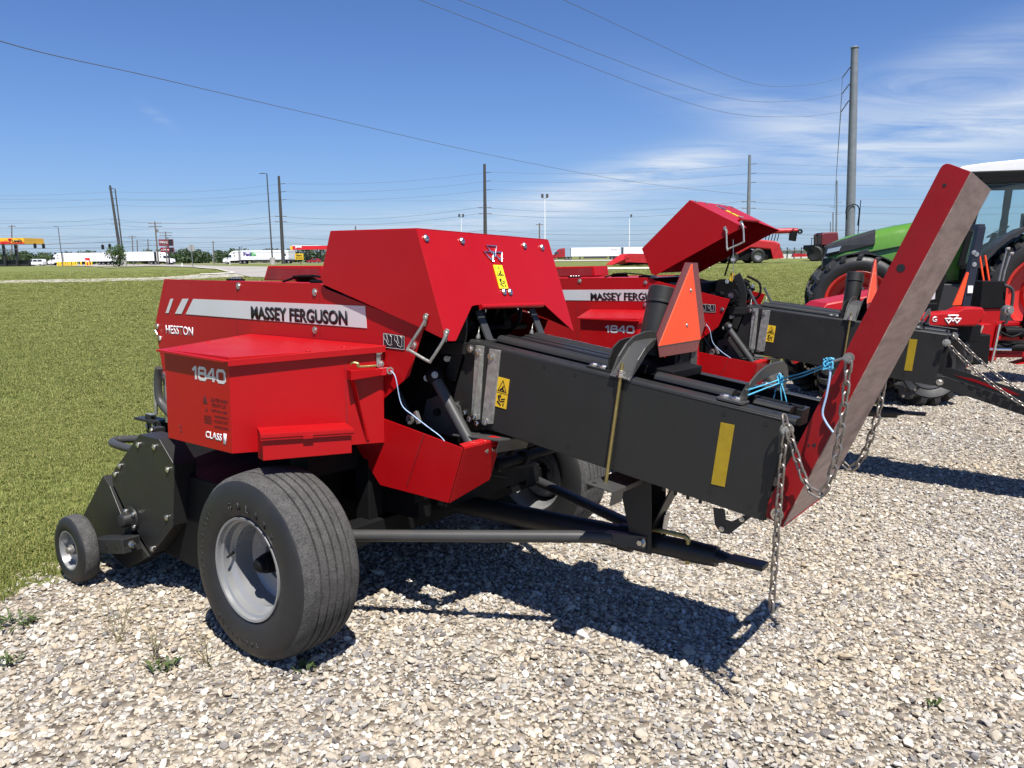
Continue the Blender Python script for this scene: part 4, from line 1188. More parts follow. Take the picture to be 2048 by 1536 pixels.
    hg.plate([(1.085, -0.06, 0.742), (1.085, 0.06, 0.742), (1.165, 0.06, 0.44), (1.165, -0.06, 0.44)], 0.007)
    hg.plate([(1.30, -0.10, 0.72), (1.30, 0.0, 0.72), (1.20, 0.0, 0.50), (1.20, -0.08, 0.50)], 0.007)
    hg.build('hitch_hanger', GREY, B, bevel=0.002)
    MB(LF).bolt((1.205, 0.075, 0.485), (0, 1, 0), 0.015, 0.018).build('bolt', BOLT, HT, smooth=30)
    MB(LF).plate([(1.262, -0.03, 0.515), (1.262, 0.015, 0.515), (1.275, 0.015, 0.60), (1.275, -0.03, 0.60)], 0.004).build('label_plate', ALU, HT, bevel=0.001)
    return B


BALER1 = make_baler(frame_matrix(52.8, (-1.07, 2.886, 0.0), 2.1, 0.0), 'red and graphite hay baler standing in front, bale chute raised and hood shut', 0.0, radians(67.8), True)
BALER2 = make_baler(frame_matrix(55.6, (1.042, 5.596, -0.081), 0.1, 1.06), 'red and graphite hay baler farther back with hood propped open and chute let down', radians(42), radians(-17.4), False)
M1 = BALER1.matrix_world.copy()
M2 = BALER2.matrix_world.copy()


# ---------------- chains and twine hanging on the balers (things of their own)
def own(name, mb, mat, mat4, label, cat, group=None, **k):
    o = mb.build(name, mat, **k); o.matrix_world = mat4
    return tag(o, label, cat, group)


def cc(s, v, t):
    p = CF(s, v, t); return (p[0], -p[1], p[2])


CG = 'chains of the bale chutes'
bp1 = Vector(cc(1.412, 0.285, -0.034))
own('chute_chain', chain_mesh([bp1 + Vector((-0.012, 0, 0.045)), bp1 + Vector((0.004, 0.012, 0.0)), bp1 + Vector((-0.006, 0.01, -0.10)), bp1 + Vector((-0.010, 0.008, -0.30)), bp1 + Vector((-0.014, 0.006, -0.64))], f=LF, seed=2), CHAIN, M1,
    'rusty chain end hanging straight down beside the raised chute of the front baler', 'chain', CG, smooth=50)
pin1 = Vector((2.000, 0.285, 1.311))
own('chute_chain', chain_mesh(catmull([bp1 + Vector((0.008, 0.012, 0.0)), (1.848, 0.292, 1.02), (1.871, 0.292, 0.958), (1.897, 0.292, 0.900), (1.922, 0.292, 0.874), (1.944, 0.292, 0.870), (1.967, 0.292, 0.905), (1.985, 0.292, 0.995), (1.996, 0.292, 1.12), pin1 + Vector((0.004, 0.010, -0.004))], 6), f=LF, seed=3), CHAIN, M1,
    'rusty chain looping from bolt to raised chute on the near side of the front baler', 'chain', CG, smooth=50)
own('chute_chain', chain_mesh(catmull([(1.835, -0.272, 1.05), (1.838, -0.290, 0.95), (1.853, -0.292, 0.885), (1.876, -0.292, 0.845), (1.905, -0.292, 0.838), (1.934, -0.292, 0.876), (1.955, -0.292, 0.938), (1.972, -0.292, 1.013), (1.985, -0.292, 1.09), (2.00, -0.285, 1.31)], 6), f=LF, seed=4), CHAIN, M1,
    'rusty chain drooping behind the raised chute on the far side of the front baler', 'chain', CG, smooth=50)
sh = MB(LF)
sh.cyl(pin1 + Vector((0, -0.04, 0)), pin1 + Vector((0, 0.020, 0)), 0.008, seg=14)
sh.lathe([(0.008, -.003), (0.017, -.003), (0.017, .003), (0.008, .003)], pin1 + Vector((0, 0.0, 0)), (0, 1, 0), 18, close=True)
sh.lathe([(0.008, -.003), (0.013, -.003), (0.013, .003), (0.008, .003)], pin1 + Vector((0, 0.014, 0)), (0, 1, 0), 18, close=True)
sh.tube([pin1 + Vector((-0.01, 0.01, 0)), pin1 + Vector((-0.055, 0.004, -0.018))], 0.0045, 8)
sh.build('chain_pin', STEEL, [c for c in BALER1.children if c.name.startswith('bale_chute')][0], smooth=40)
MB(LF).bolt(bp1 + Vector((0, 0.0, 0)), (0, 1, 0), 0.016, 0.020).build('bolt', ZINC, [c for c in BALER1.children if c.name.startswith('bale_chamber')][0], smooth=30)

# second baler: two slack chains from the chamber to the lowered chute
q1 = Vector(cc(1.408, 0.275, -0.06))
for sg, nm in ((1, 'near'), (-1, 'far')):
    a = Vector((q1.x, sg * q1.y, q1.z)); b = Vector((2.42, sg * 0.262, 0.565))
    pts = [a.lerp(b, k / 10) + Vector((0, 0, -0.05 * 4 * (k / 10) * (1 - k / 10))) for k in range(11)]
    own('chute_chain', chain_mesh(pts, f=LF, seed=5 + sg), CHAIN, M2, 'dark chain holding the lowered chute of the farther baler, %s side' % nm, 'chain', CG, smooth=50)
    MB(LF).bolt(a, (0, sg, 0), 0.018, 0.022).build('bolt', ZINC, BALER2, smooth=30)
    MB(LF).bolt(b, (0, sg, 0), 0.018, 0.022).build('bolt', ZINC, BALER2, smooth=30)

# cyan twine tying the raised chute back to the end arch
def warr(p): return Vector(p)
A1 = Vector(cc(1.232, 0.196, 0.050)); A2 = Vector(cc(1.232, 0.190, 0.030))
K1 = Vector(cc(1.236, -0.120, 0.058)); K2 = pin1 + Vector((-0.057, 0.0, -0.021))
tw = MB(LF)
tw.tube([A1, K1.lerp(A1, .5) + Vector((0.004, 0, 0)), K1, K1.lerp(K2, .5) + Vector((0, 0, -0.004)), K2], 0.0028, 6)
tw.tube([A2, K1.lerp(A2, .5) + Vector((0.006, 0, -0.004)), K1 + Vector((0.004, 0, -0.012)), K1.lerp(K2, .5) + Vector((0.004, 0, -0.014)), K2 + Vector((0, 0, -0.008))], 0.0028, 6)
rk = random.Random(4)
for K, n in ((K1, 11), (K2, 9)):
    for k in range(n):
        c = [K + Vector((rk.uniform(-.014, .014), rk.uniform(-.014, .014), rk.uniform(-.02, .02))) for _ in range(4)]
        tw.tube(catmull(c, 4), 0.0028, 6)
for dx in (-0.012, 0.008, 0.02):
    tw.tube(catmull([K1, K1 + Vector((dx, 0.004, -0.045)), K1 + Vector((dx * 1.6, 0.0, -0.10)), K1 + Vector((dx * 0.7, 0.004, -0.145))], 5), 0.0026, 6)
own('twine', tw, TWINE, M1, 'knotted cyan twine tying the raised chute to the chamber arch', 'twine', None, smooth=60)
t2 = MB(LF)
t2.tube(catmull([K2 + Vector((0, 0, 0.012)), K2 + Vector((0.008, 0.010, -0.03)), K2 + Vector((0.002, 0.012, -0.10)), K2 + Vector((-0.006, 0.014, -0.155)), K2 + Vector((0.006, 0.014, -0.185)), K2 + Vector((0.030, 0.014, -0.215))], 8), 0.0036, 8)
own('twine', t2, TWINE2, M1, 'thick pale blue twine end dangling in front of the raised red chute', 'twine', None, smooth=60)
t3 = MB(LF)
e0 = Vector((-0.132, 1.06, 0)) + Vector((0.252, -0.6, 0)).normalized() * 0.655 + Vector((0.6, 0.252, 0)).normalized() * 0.066
t3.tube(catmull([(e0.x, e0.y, 1.142), (e0.x + 0.03, e0.y + 0.0, 1.115), (0.235, 0.47, 1.00), (0.29, 0.455, 0.955), (0.365, 0.44, 0.91), (0.43, 0.42, 0.865), (0.46, 0.40, 0.80)], 8), 0.0022, 6)
own('twine', t3, TWINE2, M1, 'thin pale blue twine from the front baler twine box into its needle guard', 'twine', None, smooth=60)
t4 = MB(LF)
t4.tube(catmull([(e0.x, e0.y, 1.142), (e0.x + 0.03, e0.y + 0.0, 1.10), (0.235, 0.47, 1.00), (0.30, 0.455, 0.93), (0.38, 0.44, 0.87), (0.41, 0.42, 0.80)], 8), 0.0022, 6)
own('twine', t4, TWINE2, M2, 'thin blue twine on the farther baler with the open hood', 'twine', None, smooth=60)


# ================================================================== tractors on the gravel behind the balers
FGREEN = paint("tractor_green", (0.075, 0.20, 0.018), 0.30, dust=0.05, coat=0.4, var=0.04)
FRED = paint("wheel_red", (0.50, 0.018, 0.012), 0.38, dust=0.10, var=0.05)
FWHITE = paint("white_cab_roof", (0.78, 0.78, 0.77), 0.35, dust=0.05, var=0.03)
DPLAST = paint("dark_plastic", (0.022, 0.022, 0.024), 0.5, dust=0.10, dust_col=(0.08, 0.08, 0.075))


def lug_tyre(parent, c, R, half, rim_r, sign, lugs=20, f=None):
    """agricultural tyre with chevron lugs"""
    m = MB(f)
    m.lathe([(rim_r, half - 0.03), (rim_r + 0.03, half), (rim_r + (R - rim_r) * 0.45, half + 0.03), (R - 0.09, half + 0.005), (R - 0.055, half - 0.04), (R - 0.045, 0.0), (R - 0.055, -half + 0.04), (R - 0.09, -half - 0.005),
             (rim_r + (R - rim_r) * 0.45, -half - 0.03), (rim_r + 0.03, -half), (rim_r, -half + 0.03)], c, (0, 1, 0), 64)
    C = Vector(c)
    for k in range(lugs * 2):
        side = 1 if k % 2 else -1
        a = 2 * pi * k / (lugs * 2)
        rows = []
        for j in range(5):
            t = j / 4
            y = side * (0.01 + t * (half + 0.015))
            aa = a + t * 0.20
            r1 = R - 0.012 * t * t - (0.03 if j == 4 else 0)
            wd = 0.032 + 0.012 * t
            r0 = R - 0.075 - (0.02 * t)
            rows.append([(aa - wd / R, r0), (aa - wd / R * .75, r1), (aa + wd / R * .75, r1), (aa + wd / R, r0)])
            rows[-1] = [(C.x + r * cos(q), C.y + y, C.z + r * sin(q)) for q, r in rows[-1]]
        m.loft(rows)
    return m.build('tyre', RUBBER, parent, smooth=35)


def dish_rim(parent, c, r, sign, mat, half, depth=0.12):
    m = MB()
    o = half - 0.02
    m.lathe([(r + 0.015, o), (r, o + 0.012), (r - 0.03, o), (r - 0.05, o - 0.06), (r - 0.09, o - depth), (r * 0.62, o - depth - 0.02), (r * 0.55, o - depth + 0.04), (r * 0.36, o - depth + 0.05), (r * 0.33, o - depth + 0.10), (r * 0.20, o - depth + 0.12), (0, o - depth + 0.12)], c, (0, sign, 0), 56)
    R_ = m.build('rim', mat, parent, smooth=40)
    for k in range(10):
        a = 2 * pi * k / 10
        MB().bolt(Vector(c) + Vector((cos(a) * r * 0.46, sign * (o - depth + 0.045), sin(a) * r * 0.46)), (0, sign, 0), 0.016, 0.02).build('wheel_nut', BOLT, R_)
    return R_


def sub(name, parent):
    o = bpy.data.objects.new(name, None); COL.objects.link(o); o.parent = parent; o.empty_display_size = 0.1; return o


def make_green_tractor():
    zg = terrain(7, 13)
    yaw = Matrix.Rotation(radians(-20), 4, 'Z')      # parked with its nose turned away from the lot
    T = empty('farm_tractor', 'large green farm tractor with white cab roof and red wheels behind the balers', 'tractor', mat=Matrix.Translation((6.0, 13.35, zg)) @ yaw @ Matrix.Translation((-5.42, -12.3, 0)))
    yn, yc = 12.3, 13.55
    xf, xr = 5.42, 8.27
    for nm, x, R, half, rr in (('front', xf, 0.84, 0.29, 0.54), ('rear', xr, 1.005, 0.36, 0.66)):
        for sg in (-1, 1):
            w = sub('wheel', T)
            y = yc + sg * (yc - yn - half)
            lug_tyre(w, (x, y, R), R, half, rr, sg, 18 if nm == 'front' else 22)
            if sg < 0: dish_rim(w, (x, y, R), rr, -1, FRED, half, 0.18)
    # bonnet
    b = MB()
    sec = []
    for x, zt, zb, hw in ((4.88, 1.62, 1.20, 0.28), (4.94, 1.86, 1.12, 0.36), (5.25, 2.00, 1.10, 0.42), (6.0, 2.17, 1.12, 0.45), (6.6, 2.27, 1.18, 0.46), (7.25, 2.33, 1.22, 0.47)):
        pts = [(-hw, zb), (-hw - 0.02, zb + (zt - zb) * .45), (-hw * .92, zt - 0.16), (-hw * .70, zt - 0.04), (-hw * .3, zt), (hw * .3, zt), (hw * .70, zt - 0.04), (hw * .92, zt - 0.16), (hw + 0.02, zb + (zt - zb) * .45), (hw, zb)]
        sec.append([(x, yc + y, z) for y, z in pts])
    b.loft(sec)
    bn = b.build('bonnet', FGREEN, T, smooth=45)
    # front grille mask, headlight, side vents, brand mark
    g = MB()
    g.loft([[(4.85, yc - 0.32, 1.02), (4.85, yc + 0.32, 1.02), (4.85, yc + 0.32, 1.60), (4.85, yc - 0.32, 1.60)], [(5.10, yc - 0.455, 1.02), (5.10, yc + 0.455, 1.02), (5.10, yc + 0.455, 1.60), (5.10, yc - 0.455, 1.60)]])
    g.loft([[(4.875, yc - 0.38, 1.62), (4.875, yc - 0.28, 1.62), (4.89, yc - 0.28, 1.85), (4.89, yc - 0.38, 1.82)], [(5.70, yc - 0.468, 1.84), (5.70, yc - 0.40, 1.84), (5.70, yc - 0.33, 2.115), (5.70, yc - 0.425, 2.07)]])
    g.prism([(5.06, 1.20), (5.75, 1.30), (5.72, 1.62), (5.58, 1.76), (5.10, 1.62)], 1, yc - 0.485, yc - 0.44)
    gm = g.build('grille', DPLAST, bn, bevel=0.01)
    hl = MB(); hl.prism([(4.90, 1.68), (5.12, 1.73), (5.15, 1.82), (4.92, 1.77)], 1, yc - 0.45, yc - 0.36); hl.build('headlight', CHROME, bn, bevel=0.006)
    v = MB(); v.prism([(6.18, 1.45), (6.52, 1.50), (6.46, 1.78), (6.30, 1.80)], 1, yc - 0.50, yc - 0.46); vm = v.build('side_vent', DPLAST, bn)
    sl = MB()
    for k in range(6): sl.prism([(6.20 + 0.05 * k, 1.47), (6.21 + 0.05 * k, 1.47), (6.25 + 0.045 * k, 1.77), (6.24 + 0.045 * k, 1.77)], 1, yc - 0.505, yc - 0.49)
    sl.build('vent_slat', INK, vm)
    MB().prism([(5.62, 1.70), (6.95, 1.95), (6.95, 1.965), (5.62, 1.715)], 1, yc - 0.490, yc - 0.44).build('bonnet_seam', DPLAST, bn)
    text('brand_lettering', 'FENDT', (6.67, yc - 0.475, 2.085), (1, 0, 0.05), (0, 0, 1), 0.42, 0.075, WHITE, bn, 0.03, shear=0.2, thick=0.01)
    MB().prism([(6.55, 2.115), (6.70, 2.150), (6.68, 2.060)], 1, yc - 0.478, yc - 0.462).build('brand_flash', FRED, bn)
    # chassis, front axle, front linkage
    c = MB()
    c.box(5.3, 8.7, yc - 0.30, yc + 0.30, 0.65, 1.15)
    c.obox((xf, yc - 0.95, 0.75), (xf, yc + 0.95, 0.75), 0.2, 0.2)
    c.obox((xr, yc - 0.9, 1.0), (xr, yc + 0.9, 1.0), 0.35, 0.35)
    c.box(6.3, 7.5, yc - 0.75, yc - 0.3, 0.6, 1.15)
    c.build('chassis', DPLAST, T, bevel=0.02)
    l = MB()
    l.prism([(4.86, 0.92), (4.98, 0.92), (4.965, 1.48), (4.93, 1.52), (4.90, 1.48)], 1, yc - 0.10, yc + 0.10)
    l.box(4.62, 4.95, yc - 0.45, yc + 0.45, 0.66, 0.98)
    l.obox((4.90, yc - 0.3, 0.80), (5.35, yc - 0.3, 0.95), 0.10, 0.14)
    l.obox((4.90, yc + 0.3, 0.80), (5.35, yc + 0.3, 0.95), 0.10, 0.14)
    l.build('front_linkage', GREY, T, bevel=0.01)
    MB().tube([(4.94, yc - 0.05, 1.50), (5.02, yc - 0.05, 1.47), (5.30, yc - 0.05, 1.28)], [0.05, 0.05, 0.03], 12).build('top_link', CHROME, T, smooth=40)
    MB().cyl((4.80, yc - 0.50, 0.88), (4.80, yc - 0.44, 0.88), 0.05, seg=16).build('link_ball', STEEL, T, smooth=40)
    # front mudguard
    fm = MB(); pr = []
    for a in np.linspace(radians(20), radians(112), 10):
        pr.append([(xf + 0.92 * cos(a), yc - 1.20, 0.775 + 0.92 * sin(a)), (xf + 0.92 * cos(a), yc - 0.72, 0.775 + 0.92 * sin(a)), (xf + 0.90 * cos(a), yc - 0.72, 0.775 + 0.90 * sin(a)), (xf + 0.90 * cos(a), yc - 1.20, 0.775 + 0.90 * sin(a))])
    fm.loft(pr); fm.obox((xf + 0.25, yc - 0.7, 1.66), (xf + 0.35, yc - 0.4, 1.1), 0.05, 0.05)
    fm.build('mudguard', DPLAST, T, smooth=30)
    CABF = lambda x, y, z: (x - 0.24, y, z + (0.02 * max(0, z - 1.5) / 1.4))
    # cab
    cb = MB(CABF)
    y0, y1 = yc - 0.88, yc + 0.88
    for y in (y0, y1):
        s = 1 if y == y0 else -1
        cb.obox((7.25, y + s * .06, 1.45), (7.50, y + s * .10, 2.86), 0.09, 0.09, (0, 1, 0))
        cb.obox((8.18, y, 1.75), (8.22, y + s * .06, 2.86), 0.11, 0.10, (0, 1, 0))
        cb.obox((9.25, y, 2.0), (9.15, y + s * .08, 2.86), 0.09, 0.09, (0, 1, 0))
        cb.obox((7.45, y + s * .1, 2.84), (9.2, y + s * .1, 2.84), 0.10, 0.12)
        cb.obox((7.25, y + s * .06, 1.45), (7.90, y, 1.42), 0.08, 0.10)
        cb.obox((7.88, y, 1.42), (8.20, y, 1.80), 0.08, 0.10)
    cb.box(7.30, 9.2, y0 + .12, y1 - .12, 1.05, 1.50)
    CB = cb.build('cab_frame', BLACK, T, bevel=0.01)
    rf = MB(CABF)
    R1 = [(7.10, 2.98), (7.22, 3.06), (7.6, 3.10), (8.4, 3.145), (9.0, 3.14), (9.35, 3.07), (9.38, 2.96)]
    rf.loft([[(x, y, z) for x, z in R1] for y in (y0 + .08,)] + [[(x, y, z + .05) for x, z in R1] for y in (yc - .5, yc, yc + .5)] + [[(x, y, z) for x, z in R1] for y in (y1 - .08,)])
    rf.build('cab_roof', FWHITE, T, smooth=50)
    ru = MB(CABF); ru.prism([(7.08, 2.99), (7.30, 2.86), (9.3, 2.86), (9.36, 2.97)], 1, y0 + .05, y1 - .05); ru.build('roof_liner', BLACK, T, bevel=0.02)
    gl = MB(CABF)
    gl.plate([(7.32, y0 + .075, 1.50), (8.15, y0 + .02, 1.80), (8.18, y0 + .06, 2.80), (7.50, y0 + .10, 2.80)], 0.006)
    gl.plate([(8.25, y0 + .02, 1.85), (9.22, y0 + .02, 2.02), (9.12, y0 + .08, 2.80), (8.26, y0 + .06, 2.80)], 0.006)
    gl.plate([(7.30, y0 + .10, 1.5), (7.30, y1 - .10, 1.5), (7.50, y1 - .12, 2.8), (7.50, y0 + .12, 2.8)], 0.006)
    gl.build('cab_window', CABGLASS, T)
    it = MB(CABF); it.box(8.45, 8.95, yc - 0.28, yc + 0.28, 1.5, 1.75); it.obox((8.9, yc, 1.7), (9.0, yc, 2.45), 0.5, 0.14, (1, 0, 0)); it.cyl((7.75, yc, 1.5), (7.9, yc, 2.0), 0.05)
    it.lathe([(0.18, -.015), (0.20, 0), (0.18, .015)], (7.93, yc, 2.02), (-0.5, 0, 0.86), 24, close=True); it.box(8.3, 8.6, yc - 0.55, yc - 0.35, 1.7, 1.95); it.box(8.15, 8.35, yc - 0.50, yc - 0.44, 2.0, 2.3)
    it.build('cab_interior', DPLAST, T, bevel=0.02)
    # rear mudguard: dark arch with a green shoulder panel
    rm = MB(); pr = []
    for a in np.linspace(radians(18), radians(158), 14):
        r0, r1 = 1.10, 1.16
        pr.append([(xr + r1 * cos(a), yc - 1.28, 1.0 + r1 * sin(a)), (xr + r1 * cos(a), yc - 0.62, 1.0 + r1 * sin(a)), (xr + r0 * cos(a), yc - 0.62, 1.0 + r0 * sin(a)), (xr + r0 * cos(a), yc - 1.28, 1.0 + r0 * sin(a))])
    rm.loft(pr); rm.build('mudguard', DPLAST, T, smooth=30)
    gp = MB(); gp.prism([(7.55, 1.50), (7.75, 1.85), (8.0, 2.12), (8.25, 2.27), (8.05, 2.03), (7.80, 1.72), (7.68, 1.50)], 1, yc - 1.0, yc - 0.93); gp.build('side_cover', FGREEN, T, bevel=0.01)
    MB().prism([(7.70, 1.95), (7.98, 2.20), (8.02, 2.16), (7.74, 1.91)], 1, yc - 1.02, yc - 1.005).build('side_lettering', SILVER, T)
    # steps, tanks, rear lamp
    s = MB(); s.box(7.25, 7.65, yc - 1.0, yc - 0.6, 0.55, 0.60); s.box(7.25, 7.65, yc - 1.0, yc - 0.6, 0.85, 0.90); s.box(7.22, 7.26, yc - 1.0, yc - 0.6, 0.5, 1.4); s.box(7.64, 7.68, yc - 1.0, yc - 0.6, 0.5, 1.4)
    s.build('step', DPLAST, T, bevel=0.01)
    MB().lathe([(0.0, 0.03), (0.08, 0.03), (0.10, 0.0), (0.08, -0.05), (0, -0.06)], (8.30, yc - 1.10, 2.30), (-1, -0.4, 0), 20).build('rear_lamp', DPLAST, T, smooth=40)
    MB().lathe([(0.0, 0.04), (0.065, 0.035), (0.07, 0.03)], (8.36, yc - 1.13, 2.29), (-0.4, -1, 0), 18).build('lamp_lens', ORANGE, T, smooth=40)
    mr = MB(); mr.tube([(8.22, y0, 2.86), (8.24, y0 - 0.15, 2.98), (8.30, y0 - 0.2, 3.05)], 0.018, 8); mr.tube([(8.2, y0, 2.95), (8.05, y0 - .1, 3.08), (8.25, y0 - .18, 3.04)], 0.01, 6); mr.box(8.22, 8.33, y0 - .24, y0 - .16, 2.95, 3.1)
    mr.build('mirror_arm', BLACK, T, smooth=40)
    ex = MB(); ex.cyl((7.15, yc + 0.55, 1.6), (7.15, yc + 0.55, 2.7), 0.07, seg=16); ex.build('exhaust', DPLAST, T, smooth=40)
    return T


make_green_tractor()


def make_red_tractor():
    """compact red tractor with loader and backhoe, mostly hidden behind the second baler"""
    T = empty('compact_tractor', 'small red tractor with folding roll bar and red backhoe behind the farther baler', 'tractor', (0, 0, terrain(4.5, 9)))
    y = 9.0
    hd = MB()
    hd.loft([[(3.42, y - .30, 0.78), (3.42, y + .30, 0.78), (3.42, y + .30, 0.98), (3.42, y - .30, 0.98)], [(3.60, y - .34, 0.70), (3.60, y + .34, 0.70), (3.58, y + .26, 1.13), (3.58, y - .26, 1.13)], [(4.35, y - .36, 0.70), (4.35, y + .36, 0.70), (4.35, y + .28, 1.27), (4.35, y - .28, 1.27)]])
    H = hd.build('bonnet', RED, T, bevel=0.02)
    MB().prism([(3.72, 1.00), (4.75, 1.17), (4.75, 1.25), (3.78, 1.08)], 1, y - .348, y - .335).build('silver_stripe', SILVER, H)
    text('brand_lettering', 'MASSEY FERGUSON', (3.95, y - .352, 1.052), (1, 0, 0.165), (0, 0, 1), 0.72, 0.045, INK, H, 0.03, thick=0.006)
    ld = MB()
    for s in (-1, 1):
        ld.obox((3.1, y + s * .52, 0.55), (4.2, y + s * .52, 0.98), 0.08, 0.16); ld.obox((4.2, y + s * .52, 0.98), (4.4, y + s * .52, 0.80), 0.08, 0.16)
    ld.build('loader_arm', RED, T, bevel=0.008)
    ch = MB(); ch.box(3.5, 5.5, y - .22, y + .22, 0.4, 0.75); ch.box(4.2, 5.15, y - .6, y + .55, 0.70, 0.90); ch.box(4.4, 4.85, y - .25, y + .25, 0.9, 1.12); ch.obox((4.80, y, 1.0), (4.88, y, 1.45), 0.45, 0.12, (1, 0, 0)); ch.cyl((4.35, y, 0.9), (4.42, y, 1.3), 0.03)
    ch.build('chassis', BLACK, T, bevel=0.015)
    for x, R, half, rr in ((3.75, 0.34, 0.11, 0.20), (4.62, 0.46, 0.14, 0.26)):
        for s in (-1, 1):
            w = sub('wheel', T); lug_tyre(w, (x, y + s * .50, R), R, half, rr, s, 16); dish_rim(w, (x, y + s * .50, R), rr, s, DPLAST, half, 0.08)
    fe = MB()
    fe.prism([(4.35, 0.90), (4.98, 0.90), (5.08, 1.02), (5.04, 1.10), (4.84, 1.10), (4.76, 1.06), (4.35, 1.03)], 1, y - .78, y - .55); fe.prism([(4.35, 0.90), (5.05, 0.90), (5.05, 1.04), (4.35, 1.04)], 1, y + .55, y + .78)
    F = fe.build('mudguard', RED, T, bevel=0.02)
    em = MB(); ex, ez, yy = 4.72, 0.935, y - .785
    for tri in (((-.055, .085), (.055, .085), (0, .02)), ((-.085, .05), (-.01, .05), (-.045, 0)), ((.01, .05), (.085, .05), (.045, 0))):
        P = [Vector((ex + a, yy, ez + b)) for a, b in tri]
        em.tube([P[0], P[0].lerp(P[1], .5), P[1], P[1].lerp(P[2], .5), P[2], P[2].lerp(P[0], .5)], 0.008, 5, closed=True)
    em.build('emblem', WHITE, F)
    text('model_lettering', 'G', (4.50, y - .783, 0.95), (1, 0, 0), (0, 0, 1), 0.05, 0.06, SILVER, F, 0.02, thick=0.006)
    rp = MB()
    for s in (-1, 1): rp.obox((5.00, y + s * .45, 0.85), (5.13, y + s * .45, 1.96), 0.07, 0.09, (1, 0, 0))
    rp.obox((5.13, y - .48, 1.95), (5.13, y + .48, 1.95), 0.07, 0.07)
    RP = rp.build('roll_bar', paint("navy_black_paint", (0.012, 0.014, 0.026), 0.4), T, bevel=0.008)
    MB().box(5.02, 5.075, y - .502, y - .487, 1.24, 1.32).build('safety_decal', WHITE, RP)
    bolts(RP, [(5.075, y - .49, 1.55), (5.09, y - .49, 1.66), (5.06, y - .49, 1.68)], (0, -1, 0), None, 0.018)
    se = MB(); se.prism([(4.86, 1.11), (4.95, 1.11), (5.005, 1.46), (4.985, 1.47)], 1, y - .52, y - .50); se.build('slow_vehicle_emblem', ORANGE, T)
    # backhoe at the rear
    bh = MB()
    X0, Y0 = 6.08, 9.9
    bh.box(X0 - 0.10, X0 + 0.14, Y0 - .12, Y0 + .12, 0.30, 0.98)
    bh.prism([(X0 - 0.48, 0.78), (X0 - 0.08, 0.80), (X0 - 0.08, 0.33), (X0 - 0.42, 0.22), (X0 - 0.60, 0.20), (X0 - .66, 0.28), (X0 - 0.50, 0.42)], 1, Y0 - .3, Y0 + .25)
    bh.box(X0 - 0.06, X0 + 0.62, Y0 - .10, Y0 + .10, 0.34, 0.40); bh.box(X0 - 0.06, X0 + 0.62, Y0 - .10, Y0 + .10, 0.56, 0.62); bh.box(X0 + 0.0, X0 + 0.62, Y0 - .08, Y0 + .08, 0.74, 0.80)
    bh.prism([(X0 + 0.42, 0.25), (X0 + 0.62, 0.30), (X0 + 0.68, 0.55), (X0 + 0.68, 0.95), (X0 + 0.56, 1.25), (X0 + 0.62, 1.42), (X0 + 1.2, 1.8), (X0 + 1.2, 0.8), (X0 + 0.9, 0.3)], 1, Y0 - .12, Y0 + .12)
    BH = bh.build('backhoe_frame', RED, T, bevel=0.012)
    v = MB(); v.box(X0 - 0.14, X0 + 0.14, Y0 - .14, Y0 + .14, 0.98, 1.32); v.box(X0 + 0.14, X0 + 0.20, Y0 - .1, Y0 + .14, 1.0, 1.28); v.obox((X0 + 0.50, Y0 - .14, 0.70), (X0 + 0.55, Y0 - .14, 1.22), 0.10, 0.14, (1, 0, 0)); v.cyl((X0 + .1, Y0 - .1, 0.48), (X0 + .5, Y0 - .1, 0.47), 0.05); v.cyl((X0 + .2, Y0 - .12, 0.68), (X0 + .5, Y0 - .12, 0.67), 0.06)
    v.tube(catmull([(X0 + .1, Y0 - .15, 0.7), (X0 + .25, Y0 - .2, 0.62), (X0 + .4, Y0 - .18, 0.66), (X0 + .45, Y0 - .1, 0.58)], 5), 0.016, 6)
    v.build('valve_bank', BLACK, T, bevel=0.006)
    for dx in (0.0, 0.07): MB().obox((X0 - 0.04 + dx, Y0, 1.32), (X0 - 0.12 + dx, Y0, 1.64), 0.02, 0.02, (1, 0, 0)).build('control_lever', ORANGE, T, bevel=0.004)
    for dx, tp in ((0.14, 1.72), (0.19, 1.66)):
        w = MB(); w.tube([(X0 + dx - .02, Y0 - .05, 1.28), (X0 + dx, Y0 - .05, 1.45), (X0 + dx + .05, Y0 - .05, tp)], 0.011, 7); w.cyl((X0 + dx + .04, Y0 - .05, tp), (X0 + dx + .08, Y0 - .05, tp), 0.02); w.build('control_rod', STEEL, T, smooth=40)
    w = MB(); w.tube(catmull([(X0 + .14, Y0 - .14, 1.27), (X0 + .24, Y0 - .16, 1.20), (X0 + .24, Y0 - .16, 0.95), (X0 + .20, Y0 - .14, 0.78)], 6), 0.02, 8); w.build('hydraulic_hose', GREY2, T, smooth=40)
    w = MB(); w.cyl((X0 + .06, Y0 - .15, 0.28), (X0 + .12, Y0 - .15, 0.78), 0.022); w.cyl((X0 + .02, Y0 - .14, 0.46), (X0 + .3, Y0 - .14, 0.45), 0.02); w.obox((X0 - .26, Y0 - .32, 0.58), (X0 - .20, Y0 - .32, 0.78), 0.03, 0.02, (1, 0, 0)); w.build('cylinder_rod', CHROME, T, smooth=40)
    for x, z in ((0.59, 1.28), (0.50, 0.70), (0.62, 0.36), (-0.36, 1.02)):
        MB().lathe([(0.0, .05), (0.03, .05), (0.035, .03), (0.055, .03), (0.06, -.02)], (X0 + x, Y0 - .13 - (0.9 if x < 0 else 0), z), (0, -1, 0), 20).build('pivot_pin', STEEL, T, smooth=40)
    MB().box(X0 + 0.53, X0 + 0.60, Y0 - .13, Y0 - .122, 0.55, 0.60).build('safety_decal', WHITE, BH)
    return T


make_red_tractor()


